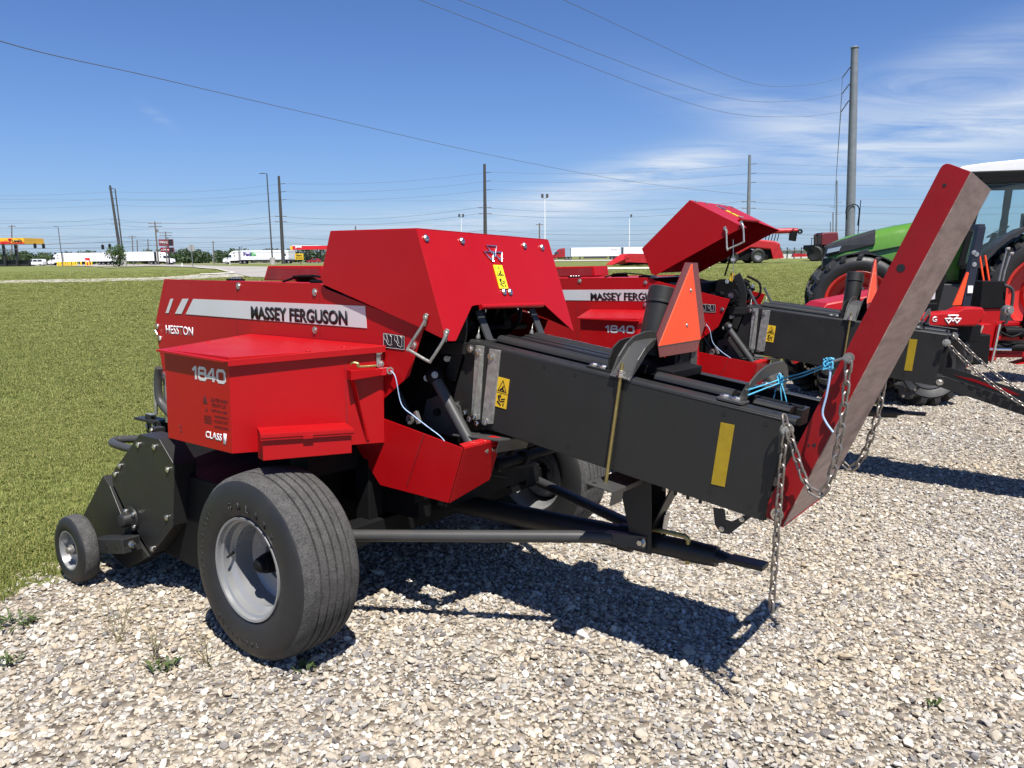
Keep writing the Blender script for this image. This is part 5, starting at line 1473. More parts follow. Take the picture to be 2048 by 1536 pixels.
# ================================================================== far background
POLE = paint("dark_pole", (0.045, 0.042, 0.040), 0.7, var=0.15)
GALV = paint("galvanised_pole", (0.20, 0.215, 0.225), 0.5, metal=0.3, var=0.12, scale=1.5)
WOOD = paint("weathered_wood_pole", (0.12, 0.10, 0.085), 0.85, var=0.2)
CONC = paint("concrete", (0.36, 0.34, 0.31), 0.85, var=0.12, scale=1.0)
WIREM = paint("power_wire", (0.09, 0.10, 0.115), 0.7)
TRUCKW = paint("white_truck_paint", (0.78, 0.78, 0.78), 0.35, var=0.03, scale=0.5)
TRUCKR = paint("red_truck_paint", (0.28, 0.008, 0.014), 0.35, var=0.05, scale=0.5)
TRAILW = paint("white_trailer_sheet", (0.74, 0.75, 0.76), 0.4, var=0.05, scale=0.6)
CANR = paint("canopy_red", (0.55, 0.012, 0.02), 0.4, var=0.03)
CANY = paint("canopy_yellow", (0.85, 0.45, 0.02), 0.4, var=0.05)
CANO = paint("canopy_orange", (0.80, 0.20, 0.02), 0.4, var=0.05)
SIGNR = paint("sign_maroon", (0.22, 0.012, 0.03), 0.4)
BOLY = paint("bollard_yellow", (0.80, 0.52, 0.02), 0.5, var=0.05)
FEDP = paint("purple_lettering", (0.07, 0.025, 0.25), 0.4)
FEDG = paint("green_lettering", (0.05, 0.42, 0.08), 0.4)


def onz(x, y, d=0.0): return Vector((x, y, terrain(x, y) + d))


def part(mb, name, mat, parent, **k): return mb.build(name, mat, parent, **k)


def semi(px_front, Y, face, cab_mat, label, trailer=True, len_t=16.1, lettering=None, group='lorries passing on the highway', day_gap=0.0):
    p = gx(px_front, Y)
    T = empty('semi_truck', label, 'lorry', p, 0 if face > 0 else pi, group)
    # local: +x = forward, truck front at x=0, body extends to -x; near side for the camera is -y when facing right, +y when facing left
    ns = -1 if face > 0 else 1
    c = MB()
    prof = [(0.0, 0.55), (-0.03, 1.25), (-0.25, 1.75), (-1.55, 2.0), (-1.95, 2.85), (-2.6, 3.55), (-3.6, 3.98), (-4.9, 4.02), (-4.9, 1.05), (-2.3, 0.95), (-1.9, 0.55)]
    c.prism(prof, 1, -1.2, 1.2)
    C = part(c, 'cab', cab_mat, T, bevel=0.08)
    w = MB()
    w.prism([(-1.62, 2.02), (-1.98, 2.80), (-2.75, 2.78), (-2.75, 2.0)], 1, ns * 1.20, ns * 1.225); w.prism([(-1.56, 2.02), (-1.93, 2.80), (-1.90, 2.82), (-1.50, 2.05)], 1, -1.05, 1.05)
    w.prism([(-3.5, 2.2), (-3.5, 2.7), (-3.8, 2.7), (-3.8, 2.2)], 1, ns * 1.20, ns * 1.22); w.prism([(-3.3, 3.2), (-3.7, 3.5), (-3.9, 3.4), (-3.6, 3.05)], 1, ns * 1.20, ns * 1.22)
    part(w, 'window', GLASS, C)
    w = MB(); w.box(-0.06, 0.06, -1.15, 1.15, 0.35, 0.75); w.box(-4.8, -2.4, -1.1, 1.1, 0.5, 0.95); w.box(-7.2, -4.9, -0.5, 0.5, 0.7, 1.1); part(w, 'chassis', BLACK, T)
    w = MB(); w.cyl((-0.3, ns * 1.3, 1.9), (-0.3, ns * 1.3, 2.4), 0.1); w.obox((-1.7, ns * 1.2, 2.2), (-1.5, ns * 1.55, 2.5), 0.2, 0.5); part(w, 'mirror', BLACK, C)
    xs = [-1.15, -5.35, -6.65]
    if trailer:
        x0 = -5.6 - day_gap; x1 = x0 - len_t
        t = MB(); t.box(x1, x0, -1.28, 1.28, 1.18, 4.08); Tm = part(t, 'trailer', TRAILW, T, bevel=0.03)
        r = MB()
        for k in range(13): r.box(x0 - 0.4 - k * (len_t - .8) / 12 - 0.02, x0 - 0.4 - k * (len_t - .8) / 12 + 0.02, ns * 1.28 - 0.01, ns * 1.28 + 0.02, 1.22, 4.04)
        part(r, 'trailer_rib', TRAILW, Tm)
        r = MB(); r.box(x1, x0, ns * 1.285, ns * 1.30, 1.14, 1.24); r.box(x0 - 0.02, x0 + 0.03, -1.2, 1.2, 1.3, 4.0); part(r, 'trailer_edge', GREY2, Tm)
        r = MB(); r.box(x1 + 3.5, x1 + 0.7, -0.9, 0.9, 0.65, 1.18); r.box(x0 - 3.2, x0 - 2.9, -0.9, 0.9, 0.3, 1.18); r.box(x1 + 4.4, x0 - 4.2, ns * 1.22, ns * 1.25, 0.55, 1.12) if lettering else None
        part(r, 'trailer_chassis', BLACK if not lettering else GREY2, Tm)
        xs += [x1 + 1.5, x1 + 2.8]
        if lettering == 'FedEx':
            xd = (1, 0, 0) if ns < 0 else (-1, 0, 0)
            org = x0 - 0.9 if ns > 0 else x1 + 8
            text('brand_lettering', 'Fed', (org, ns * 1.31, 2.35), xd, (0, 0, 1), 2.35, 1.15, FEDP, Tm, 0.05, thick=0.02)
            text('brand_lettering', 'Ex', (org - 2.38 if ns > 0 else org + 2.38, ns * 1.31, 2.35), xd, (0, 0, 1), 1.65, 1.15, FEDG, Tm, 0.05, thick=0.02)
            b = MB(); b.box(x1 + 2.2, x1 + 3.1, ns * 1.285, ns * 1.305, 2.3, 3.0); part(b, 'placard', GREY2, Tm)
            b = MB(); b.box(x1, x1 + 1.45, ns * 1.285, ns * 1.303, 1.3, 4.0); part(b, 'reflective_panel', paint("trailer_grey", (0.42, 0.43, 0.43), 0.4), Tm)
        elif lettering:
            xd = (1, 0, 0) if ns < 0 else (-1, 0, 0)
            text('trailer_lettering', lettering, (x1 + 3.4 if ns > 0 else x1 + 1.5, ns * 1.31, 3.0), xd, (0, 0, 1), 2.4, 0.7, paint("faded_lettering", (0.45, 0.5, 0.52), 0.5), Tm, 0.02, thick=0.02)
    for x in xs:
        for s in (-1, 1):
            q = MB(); q.lathe([(0.0, 0.12), (0.12, 0.13), (0.28, 0.09), (0.30, 0.15), (0.44, 0.15), (0.51, 0.10), (0.51, -0.10), (0.44, -0.15), (0.0, -0.15)], (x, s * 1.05, 0.51), (0, s, 0), 20, mats=[1, 1, 1, 0, 0, 0, 0, 0])
            part(q, 'wheel', [RUBBER, RIM], T, smooth=40)
    return T


semi(447.8, 240, -1, TRUCKW, 'white semi lorry with purple and green lettering on its trailer, facing left', lettering='FedEx')
semi(347.5, 246, 1, TRUCKW, 'white semi lorry with plain grey white trailer facing right behind the young tree')
semi(98, 262, -1, TRUCKW, 'white semi lorry parked behind the yellow bollards at far left', len_t=14.5)
semi(1100.5, 262, -1, TRUCKR, 'dark red semi lorry pulling a long white trailer, seen beside the red hood', lettering='ATTRA', day_gap=1.3, len_t=16.5)
w = gx(1244, 262)
tr = empty('box_trailer', 'second white box trailer standing behind the red harvester head', 'trailer', w, pi)
t = MB(); t.box(-12.5, 0, -1.28, 1.28, 1.18, 4.08); part(t, 'body', TRAILW, tr, bevel=0.03)
t = MB(); t.box(-12.2, -1, -0.8, 0.8, 0.4, 1.18); part(t, 'chassis', BLACK, tr)
t = MB(); t.box(-0.3, 0.02, -1.3, 1.3, 1.2, 4.05); t.box(-7.6, -7.2, 1.28, 1.31, 1.2, 4.05); part(t, 'corner_post', GREY2, tr)


# cars and van on the forecourt at far left
def wheel_pair(T, x, r, hw, n=16):
    for s in (-1, 1):
        q = MB(); q.lathe([(0.0, 0.09), (r * .55, 0.09), (r * .62, 0.11), (r, 0.07), (r, -0.09), (0, -0.09)], (x, s * hw, r), (0, s, 0), n, mats=[1, 1, 0, 0, 0]); part(q, 'wheel', [RUBBER, RIM], T, smooth=40)


V = empty('passenger_van', 'white passenger van with a row of dark side windows driving at far left', 'van', gx(54.5, 250), pi)
b = MB(); b.prism([(0.0, 0.4), (0.02, 0.95), (-0.25, 1.15), (-1.15, 1.30), (-1.75, 2.05), (-2.3, 2.15), (-5.3, 2.12), (-5.45, 1.3), (-5.4, 0.4)], 1, -0.98, 0.98); VB_ = part(b, 'body', TRUCKW, V, bevel=0.08)
b = MB()
for x0, x1 in ((-1.35, -2.15), (-2.3, -3.55), (-3.7, -5.15)): b.prism([(x0 - (0.0), 1.35), (x0 - (.4 if x0 > -1.5 else 0.05), 1.98), (x1, 1.98), (x1, 1.35)], 1, 0.975, 0.995)
part(b, 'window', GLASS, VB_)
wheel_pair(V, -0.95, 0.37, 0.9); wheel_pair(V, -4.5, 0.37, 0.9)
for nm, px, mat, lab in (('parked_car', 42, ALU, 'silver car behind the white van'), ('parked_car', -8, DPLAST, 'dark grey car under the orange fuel canopy'), ('parked_car', 614, TRUCKR, 'red car parked under the red fuel canopy')):
    K = empty(nm, lab, 'car', gx(px, 252), pi)
    b = MB(); b.prism([(0.0, 0.35), (0, 0.75), (-1.1, 0.92), (-1.8, 1.42), (-3.2, 1.42), (-3.9, 1.0), (-4.4, 0.95), (-4.4, 0.35)], 1, -0.88, 0.88); kb = part(b, 'body', mat, K, bevel=0.06)
    b = MB(); b.prism([(-1.3, 0.95), (-1.85, 1.36), (-3.1, 1.36), (-3.6, 0.98)], 1, 0.875, 0.89); part(b, 'window', GLASS, kb)
    wheel_pair(K, -0.85, 0.31, 0.8); wheel_pair(K, -3.5, 0.31, 0.8)

# fuel canopy with orange flame fascia at the left edge
Yc = 215
cz = lambda px, py, Y: at(px, py, Y).z
K = empty('fuel_canopy', 'orange and red fuel canopy with a heart sign at the left edge', 'canopy', gx(20, Yc))
pL, pR = gx(-60, Yc), gx(52.2, Yc)
o = K.location
zb, zt = cz(25, 487.5, Yc) - o.z, cz(25, 476, Yc) - o.z
x0, x1 = pL.x - o.x, pR.x - o.x
b = MB(); b.box(x0, x1, 0, 9, zb, zt); F = part(b, 'fascia', CANY, K)
b = MB(); n = 24
top = [(x0 + (x1 - x0) * k / n, zb + (zt - zb) * max(0.08, (0.62 - 0.54 * (k / n) ** 1.1 + 0.12 * sin(k * 0.9)))) for k in range(n + 1)]
for (xa, za), (xb, zb2) in zip(top, top[1:]): b.prism([(xa, zb - .01), (xb, zb - .01), (xb, zb2), (xa, za)], 1, -0.03, 0.0)
part(b, 'flame_band', CANR, F)
b = MB()
for (xa, za), (xb, zb2) in zip(top, top[1:]): b.prism([(xa, za), (xb, zb2), (xb, zb2 + .22), (xa, za + .22)], 1, -0.03, 0.0)
part(b, 'flame_edge', CANO, F)
b = MB(); hx, hzz = (gx(24, Yc).x - o.x), zt - 0.55
for sx in (-1, 1): b.cyl((hx + sx * .22, -0.08, hzz + .15), (hx + sx * .22, 0, hzz + .15), 0.30, seg=16)
b.prism([(hx - .5, hzz + .05), (hx + .5, hzz + .05), (hx, hzz - .6)], 1, -0.08, 0.0); part(b, 'heart_emblem', CANR, F)
text('brand_lettering', "Love's", (gx(28.5, Yc).x - o.x, -0.06, zb + .35), (1, 0, 0), (0, 0, 1), 2.6, 0.85, INK, F, 0.05, thick=0.03)
for px in (1.0, 25.5, -30):
    xx = gx(px, Yc).x - o.x
    b = MB(); b.box(xx - .28, xx + .28, 1.5, 2.0, 0, zb); part(b, 'column', DPLAST, K)
b = MB(); b.box(x0 + 3, x1 - 1.2, 2.5, 4.0, 0, 1.7); part(b, 'pump_island', DPLAST, K, bevel=0.1)

# red fuel canopy behind the front baler
Yc = 262
K = empty('fuel_canopy', 'red fuel canopy with white lettering on thin black columns', 'canopy', gx(600, Yc)); o = K.location
zb, zt = cz(620, 499, Yc) - o.z, cz(620, 491.5, Yc) - o.z
x0, x1 = gx(586, Yc).x - o.x, gx(690, Yc).x - o.x
b = MB(); b.box(x0, x1, 0, 8, zb, zt); F = part(b, 'fascia', CANR, K)
b = MB(); b.box(x0 - 0.7, x0, 0.0, 8, zb, zt); part(b, 'end_fascia', CANY, F)
b = MB(); b.box(x0, x1, -0.05, 8.05, zt, zt + .18); part(b, 'canopy_edge', WHITE, F)
text('brand_lettering', 'pova', (gx(592, Yc).x - o.x, -0.05, zb + .35), (1, 0, 0), (0, 0, 1), 2.1, 0.75, WHITE, F, 0.06, thick=0.03)
for px in (593.5, 609.5, 616, 632, 638):
    xx = gx(px, Yc).x - o.x; b = MB(); b.box(xx - .16, xx + .16, 2, 2.4, 0, zb); part(b, 'column', INK, K)
for px in (624, 611):
    xx = gx(px, Yc).x - o.x; b = MB(); b.box(xx - .35, xx + .35, 2.2, 2.9, 0, 2.0); part(b, 'fuel_pump', DPLAST, K, bevel=0.05)

# tall pylon sign
Y = 240
K = empty('pylon_sign', 'tall maroon roadside sign of two panels above the white lorry cab', 'sign', gx(338, Y)); o = K.location
for a, b_, c_, d_ in ((320.5, 348.8, 478.5, 491.8), (323, 349.2, 495, 504.8)):
    m = MB(); xa, xb = gx(a, Y).x - o.x, gx(b_, Y).x - o.x; z1, z0 = cz(335, c_, Y) - o.z, cz(335, d_, Y) - o.z
    m.box(xa, xb, -0.2, 0.2, z0, z1); S = part(m, 'sign_panel', SIGNR, K)
    m = MB(); m.box(xa + (xb - xa) * .68, xb - .1, -0.23, -0.2, z0 + .1, z1 - .1); part(m, 'price_screen', INK, S)
    text('sign_lettering', 'Pilot' if c_ < 490 else 'a Drivers', (xa + .3, -0.25, z0 + (z1 - z0) * .32), (1, 0, 0), (0, 0, 1), (xb - xa) * .56, (z1 - z0) * .42, SILVER, S, 0.03, thick=0.03)
m = MB(); m.box(-0.2, 0.2, -0.15, 0.15, 0, cz(335, 490, Y) - o.z); part(m, 'post', DPLAST, K)

# yellow arrow sign
Y = 100
K = empty('arrow_sign', 'yellow sign with black left arrow on a thin post above the front baler', 'sign', gx(601, Y)); o = K.location
m = MB(); xa, xb = gx(590, Y).x - o.x, gx(607, Y).x - o.x; z1, z0 = cz(600, 507, Y) - o.z, cz(600, 519.2, Y) - o.z
m.box(xa, xb, -0.02, 0.02, z0, z1); S = part(m, 'sign_panel', YELLOW, K)
m = MB(); zc = z0 + (z1 - z0) * .27; m.prism([(xa + .1, zc), (xa + .26, zc + .1), (xa + .26, zc + .04), (xb - .1, zc + .04), (xb - .1, zc - .04), (xa + .26, zc - .04), (xa + .26, zc - .1)], 1, -0.03, -0.02); part(m, 'arrow', INK, S)
text('sign_lettering', 'Eaton', (xa + .2, -0.03, z0 + (z1 - z0) * .55), (1, 0, 0), (0, 0, 1), (xb - xa) * .62, (z1 - z0) * .32, INK, S, 0.03, thick=0.01)
m = MB(); m.box(-0.04, 0.04, 0.02, 0.08, 0, z0 + .1); part(m, 'post', INK, K)

# back of a stop sign
Y = 88
K = empty('stop_sign', 'grey back of an octagonal road sign on a thin post by the grass island', 'sign', gx(384.5, Y)); o = K.location
zc = cz(384, 496, Y) - o.z
m = MB(); R8 = [(0.40 * cos(pi / 8 + k * pi / 4), zc + 0.40 * sin(pi / 8 + k * pi / 4)) for k in range(8)]; m.prism(R8, 1, -0.01, 0.01); part(m, 'sign_panel', paint("sign_back_grey", (0.30, 0.30, 0.30), 0.5), K)
m = MB(); m.box(-0.035, 0.035, -0.06, -0.011, 0, zc + .3); part(m, 'post', GALV, K)
for px, Y, h in ((363, 92, 0.42), (459, 120, 0.45)):
    m = MB(); m.box(-0.06, 0.06, -0.04, 0.04, 0, h); ob = m.build('marker_post', WHITE, bevel=0.01); ob.location = gx(px, Y)
    tag(ob, 'short white marker post ' + ('on the grass island near the octagonal sign' if px < 400 else 'beside the paved junction under the white lorry cab'), 'post')
K = MB(); a, b_ = gx(169.5, 205), gx(179, 205); K.box(-(b_.x - a.x) / 2, (b_.x - a.x) / 2, -0.1, 0.1, 0.0, 2.0); ob = K.build('red_cage', CANR); ob.location = (a + b_) / 2; tag(ob, 'red and white notice board by the yellow bollards', 'notice board')
text('sign_lettering', 'Sav', (-0.55, -0.12, 0.9), (1, 0, 0), (0, 0, 1), 1.1, 0.6, WHITE, ob, 0.04, thick=0.03)

# yellow bollards, each its own
proto = None
for k, px in enumerate((114, 117.5, 120.5, 125, 128.5, 132.5, 136.5, 140, 144.5, 148, 152, 161, 171, 176.5, 182)):
    if proto is None:
        m = MB(); m.lathe([(0.17, 0), (0.17, 0.95), (0.14, 1.04), (0.0, 1.08)], (0, 0, 0), (0, 0, 1), 14); proto = ob = m.build('bollard', BOLY, smooth=40)
    else:
        ob = proto.copy(); COL.objects.link(ob)
    ob.location = gx(px, 200 + (k % 3) * 1.5)
    tag(ob, 'yellow bollard in the row guarding the far left forecourt', 'bollard', 'yellow bollards on the forecourt')

# ---------------- poles and wires
def pole(name, px, Y, top_px, r0, r1, mat, label, cat='utility pole', lean=0.0, group=None, base_h=0.0, extra=None):
    b0 = gx(px, Y)
    tpx, tpy = top_px
    tp = at(tpx, tpy, Y)
    K = empty(name, label, cat, b0, 0, group)
    d = tp - b0
    m = MB(); m.cyl((0, 0, base_h), (d.x, 0, d.z), r0, r1, 12); part(m, 'pole', mat, K, smooth=40)
    if base_h > 0:
        m = MB(); m.cyl((0, 0, 0), (0, 0, base_h), 0.36, 0.34, 18); part(m, 'concrete_base', CONC, K, smooth=40)
    return K, d


UG = 'tall steel transmission poles'
towers = []
for px, Y, top, lab in ((243, 206, (220, 371), 'tall dark transmission pole at left beside the young tree'), (566, 173, (557.5, 352), 'tall dark transmission pole right of the lamp post behind the front baler'),
                        (971, 160, (969, 328), 'tall dark transmission pole rising behind the red hood'), (1495, 150, (1499.5, 310), 'tall transmission pole rising behind the raised hood of the farther baler')):
    K, d = pole('transmission_pole', px, Y, top, 0.42, 0.26, POLE if px < 1400 else GALV, lab, group=UG)
    arms = []
    for k, dz in enumerate((1.7, 3.4, 5.1)):
        m = MB(); m.obox((d.x * (1 - dz / d.z) + 0.2, 0, d.z - dz), (d.x * (1 - dz / d.z) + 1.3, 0, d.z - dz + 0.1), 0.1, 0.1); part(m, 'insulator', GREY2, K)
        arms.append(K.location + Vector((d.x + 1.3, 0, d.z - dz + .1)))
    for dz in (8.6, 9.8):
        m = MB(); m.obox((d.x * (1 - dz / d.z) - 1.3, 0, d.z - dz), (d.x * (1 - dz / d.z) + 1.3, 0, d.z - dz), 0.12, 0.12); part(m, 'cross_arm', WOOD, K)
        arms.append(K.location + Vector((d.x - 1.2, 0, d.z - dz + .1)))
    arms.append(K.location + Vector((d.x * .5, 0, d.z - 13.0)))
    arms.append(K.location + Vector((d.x * .5, 0, d.z - 14.2)))
    towers.append(arms)

WG = 'overhead wires'


def wire(a, b, sag, r, label, n=18):
    a, b = Vector(a), Vector(b)
    pts = [a.lerp(b, k / n) + Vector((0, 0, -4 * sag * (k / n) * (1 - k / n))) for k in range(n + 1)]
    ob = MB().tube(pts, r, 5).build('power_wire', WIREM)
    tag(ob, label, 'wire', WG)
    return ob


WL = 'thin overhead wire strung between the tall transmission poles along the highway'
left = [Vector((-178, 225, q.z + 2.0)) for q in towers[0]]
right = [Vector((128, 150, q.z - 0.5)) for q in towers[3]]
chain_ = [left] + towers + [right]
for A, B_ in zip(chain_, chain_[1:]):
    for k, (p, q) in enumerate(zip(A, B_)): wire(p, q, 0.9 if k < 3 else 1.4, 0.020 if k < 3 else 0.026, WL)

# big steel pole at right with its guyed conductors
Y5 = 76
K, d = pole('transmission_pole', 1699, Y5, (1709.5, 95), 0.46, 0.33, GALV, 'large grey steel transmission pole nearest on the right with side insulators', group=UG)
b5 = K.location
ends = []
for (tx, ty), (ix, iy) in (((1700, 135), (1685, 155)), ((1698, 169), (1684, 188)), ((1697, 202), (1682, 224))):
    p = at(tx, ty, Y5) - b5; q = at(ix, iy, Y5) - b5
    m = MB(); m.obox((d.x * p.z / d.z, 0, p.z), (p.x, 0, p.z), 0.08, 0.08); m.tube([p, q], 0.05, 6); part(m, 'insulator', GREY, K)
    ends.append(q + b5)
m = MB(); m.tube(catmull([Vector((d.x * .25 - .5, -.4, 4.2)), Vector((d.x * .25 - .6, -.45, 5.2)), Vector((d.x * .3 + .1, -.5, 5.6)), Vector((d.x * .3 + .65, -.45, 5.2)), Vector((d.x * .25 + .6, -.4, 3.6))], 5), 0.05, 6); m.obox((0.55, -.3, 2.6), (0.62, -.3, 6.0), 0.06, 0.06, (1, 0, 0)); part(m, 'cable_riser', BLACK, K)
m = MB(); m.lathe([(0.36, -.1), (0.40, 0), (0.36, .05), (0, .06)], (d.x, 0, d.z), (0, 0, 1), 14); part(m, 'cap', GALV, K)
for q, (fx, fy), Yn in zip(ends, ((1128, 0), (918, 0), (840, 0)), (34, 30, 30)):
    f = at(fx, fy, Yn); g = f + (f - q) * 0.35 + Vector((0, 0, 1.5))
    ob = MB().tube(catmull([g, f, q.lerp(f, .55) + Vector((0, 0, -1.9)), q.lerp(f, .25) + Vector((0, 0, -1.35)), q], 8), 0.012, 5).build('power_wire', WIREM)
    tag(ob, 'long conductor sweeping from the large right pole up out of the picture', 'wire', WG)
    e_ = at(1666.5 + 0.02 * (ix - 1680), 440, 230); ob = MB().tube([q, q.lerp(e_, .35) + Vector((0, 0, -.5)), q.lerp(e_, .7) + Vector((0, 0, -.4)), e_], 0.018, 5).build('power_wire', WIREM)
    tag(ob, 'steep wire dropping from the large right pole to the poles far behind it', 'wire', WG)
ob = MB().tube(catmull([at(-420, -90, 26), at(0, 82, 38), at(310, 155, 52), at(640, 232, 70), at(1000, 314, 98), at(1270, 364, 124), at(1494, 390, 150)], 8), 0.024, 6).build('power_wire', WIREM)
tag(ob, 'dark service wire crossing the sky from upper left down to the pole behind the hood', 'wire', WG)
rr_ = random.Random(3)
for py, py2 in ((455, 462), (470, 478), (482, 491), (474, 470), (495, 499), (398, 401), (440, 452), (505, 498)):
    ob = MB().tube([at(-80, py, 235), at(500, (py + py2) / 2 + 3, 235), at(1050, py2, 235), at(1900, py2 - 2, 235)], 0.024, 5).build('power_wire', WIREM)
    tag(ob, 'low far wire crossing behind the highway', 'wire', WG)

SG = 'small wooden utility poles'
for px, Y, top, arm, lab in ((22, 235, (23.5, 450), 1.1, 'thin wooden pole behind the orange fuel canopy'), (316, 190, (309.5, 443), 1.6, 'wooden pole with double cross arm in front of the white lorry'), (333, 236, (331, 463), 1.9, 'wooden pole in front of the maroon pylon sign'),
                             (266, 250, (264, 471), 1.3, 'thin pole right of the young tree'), (275, 255, (274, 480), 0, 'thin plain pole behind the grey white trailer'), (297, 255, (295.5, 478), 0, 'short plain pole between trailer and lorry cab'), (427, 250, (426, 482), 0.6, 'small pole between octagonal sign and lettered lorry'),
                             (1079, 190, (1079, 446), 0.9, 'small pole just right of the red hood'), (34.5, 250, (35, 487), 0, 'short post by the white van'), (711, 180, (711, 452), 0, 'pole tip just above the red hood')):
    K, d = pole('utility_pole', px, Y, top, 0.20, 0.14, WOOD, lab, group=SG)
    if arm:
        for k in range(2 if arm > 1.5 else 1):
            m = MB(); m.obox((d.x - arm, 0, d.z - .4 - k * .8), (d.x + arm, 0, d.z - .4 - k * .8), 0.14, 0.16); part(m, 'cross_arm', WOOD, K)
        if arm > 1.5:
            m = MB(); m.cyl((d.x + .45, 0, d.z - 2.6), (d.x + .45, 0, d.z - 1.8), 0.25); part(m, 'transformer', GALV, K)
for px, Y, top, lab in ((1672, 200, (1674, 361), 'first of three poles receding behind the large right pole'), (1666.5, 250, (1666, 425), 'second of three poles receding behind the large right pole'), (1661, 300, (1661, 444), 'last of three poles receding behind the large right pole')):
    K, d = pole('utility_pole', px, Y, top, 0.24, 0.18, GALV, lab, group=SG)
    for k, (dz, s) in enumerate(((5.5, 1), (6.6, -1), (8.4, 1))):
        m = MB(); m.obox((d.x, 0, d.z - dz), (d.x + s * 1.5, 0, d.z - dz + .1), 0.12, 0.12); part(m, 'cross_arm', GALV, K)

LG = 'lamp posts'
for px, Y, top, arm, bh, lab in ((247, 105, (230, 377.5), -0.85, 1.0, 'tall lamp post with bent arm on a concrete base at left'), (544.5, 102, (533.5, 347), -0.95, 0.9, 'tall lamp post with bent arm on a concrete base behind the front baler'), (124, 190, (116, 453), -1.1, 0, 'smaller lamp post behind the yellow bollards')):
    K, d = pole('lamp_post', px, Y, top, 0.10, 0.07, POLE, lab, 'lamp post', group=LG, base_h=bh)
    m = MB(); m.obox((d.x + .03, 0, d.z - .04), (d.x + arm * .4, 0, d.z + .02), 0.07, 0.07); m.loft([[(d.x + arm * .35, -.07, d.z - .02), (d.x + arm * .35, .07, d.z - .02), (d.x + arm * .35, .07, d.z + .08), (d.x + arm * .35, -.07, d.z + .08)], [(d.x + arm, -.16, d.z - .02), (d.x + arm, .16, d.z - .02), (d.x + arm, .16, d.z + .02), (d.x + arm, -.16, d.z + .02)]]); part(m, 'lamp_head', POLE, K)
for px, Y, top, lab in ((1090, 137, (1089.5, 398), 'white twin floodlight mast right of the red hood'), (923, 170, (922.5, 436), 'faint twin floodlight mast above the red hood'), (1258.5, 190, (1259, 436), 'thin single light mast left of the raised hood')):
    K, d = pole('floodlight_mast', px, Y, top, 0.09, 0.07, TRUCKW, lab, 'floodlight', group='floodlight masts')
    for s in ((-1, 1) if px != 1258.5 else (1,)):
        m = MB(); m.obox((0 + d.x, 0, d.z), (d.x + s * .35, 0, d.z + .25), 0.06, 0.06); m.box(d.x + s * .42 - .2, d.x + s * .42 + .2, -.2, .1, d.z + .2, d.z + .85); part(m, 'lamp_head', POLE, K, bevel=0.05)

# traffic signals hanging on span wires
for px, py, lab in ((70, 491.5, 'black traffic signal hanging left of the lamp post at far left'), (87, 492, 'black traffic signal with wide visor at far left'), (205.5, 494, 'black traffic signal left of the young tree'), (219.5, 492.5, 'black traffic signal hanging just above the young tree')):
    p = at(px, py, 200)
    m = MB(); m.box(-.28, .28, -.2, .2, -.62, .55)
    for k in range(3): m.cyl((0, -.2, .35 - .36 * k), (0, -.42, .35 - .36 * k), 0.15, seg=12)
    m.cyl((0, 0, .5), (0, 0, 1.0), 0.03, seg=8)
    ob = m.build('traffic_signal', INK); ob.location = p; tag(ob, lab, 'traffic light', 'hanging traffic lights')
for y0, y1, y2 in ((484, 488.5, 490), (493, 497, 501)):
    ob = MB().tube([at(-60, y0 + 8, 200), at(87, y1, 200), at(240, y2 - 6, 200), at(330, y0 - 4, 200)], 0.05, 5).build('power_wire', WIREM); tag(ob, 'span wire carrying the hanging traffic lights', 'wire', WG)

# ---------------- harvesters and equipment at right
HARV = paint("harvester_red", (0.40, 0.010, 0.014), 0.4, dust=0.1, scale=0.8, var=0.08)
Yh = 82
K = empty('combine_harvester', 'red combine harvester with unloading tube swung out beyond the raised hood', 'combine harvester', gx(1515, Yh)); o = K.location
def hx(px, py): p = at(px, py, Yh) - o; return (p.x, p.z)
b = MB(); b.prism([hx(1400, 515), hx(1400, 478), hx(1440, 470), hx(1548, 482), hx(1560, 487), hx(1560, 497), hx(1548, 500), hx(1500, 496), hx(1470, 512)], 1, -0.2, 2.8); part(b, 'body', HARV, K, bevel=0.15)
b = MB(); b.prism([hx(1400, 522), hx(1400, 512), hx(1470, 508), hx(1500, 500), hx(1545, 500), hx(1548, 515), hx(1535, 520)], 1, 0.1, 2.6); part(b, 'chassis', BLACK, K)
b = MB(); p0, p1 = hx(1500, 464), hx(1595, 461); b.tube([(p0[0], 0, p0[1]), (p1[0], 0, p1[1])], 0.26, 12); U = part(b, 'unloading_tube', HARV, K, smooth=40)
b = MB(); q = hx(1588, 466); b.prism([(q[0] - .4, q[1] + .2), (q[0] + .3, q[1] + .2), (q[0] + .15, q[1] - .85), (q[0] - .45, q[1] - .75)], 1, -.25, .25); part(b, 'tube_spout', BLACK, U)
b = MB(); q = hx(1600, 463); b.lathe([(.10, -.1), (.26, -.1), (.26, .1), (.10, .1)], (q[0], 0, q[1]), (0, 1, 0), 18, close=True); part(b, 'tube_end', GREY2, U)
b = MB()
for k in range(5):
    a = hx(1530 + 6 * k, 482); c = hx(1534 + 6 * k, 468); b.obox((a[0], 0, a[1]), (c[0], 0, c[1]), .07, .07, (0, 1, 0))
part(b, 'handrail', BLACK, K)
for px, py, R in ((1513, 513, 0.78), (1463, 517, 0.62)):
    for y in (-0.35, 3.0):
        q = hx(px, py); w = sub('wheel', K); m = MB(); m.lathe([(R * .5, .2), (R * .75, .26), (R * .95, .2), (R, 0), (R * .95, -.2), (R * .75, -.26), (R * .5, -.2)], (q[0], y, R), (0, 1, 0), 32); part(m, 'tyre', RUBBER, w, smooth=35)
        m = MB(); m.lathe([(R * .52, -.20), (R * .48, -.12), (R * .2, -.05), (0, -.05)], (q[0], y, R), (0, 1, 0), 24); part(m, 'rim', RIM, w, smooth=40)
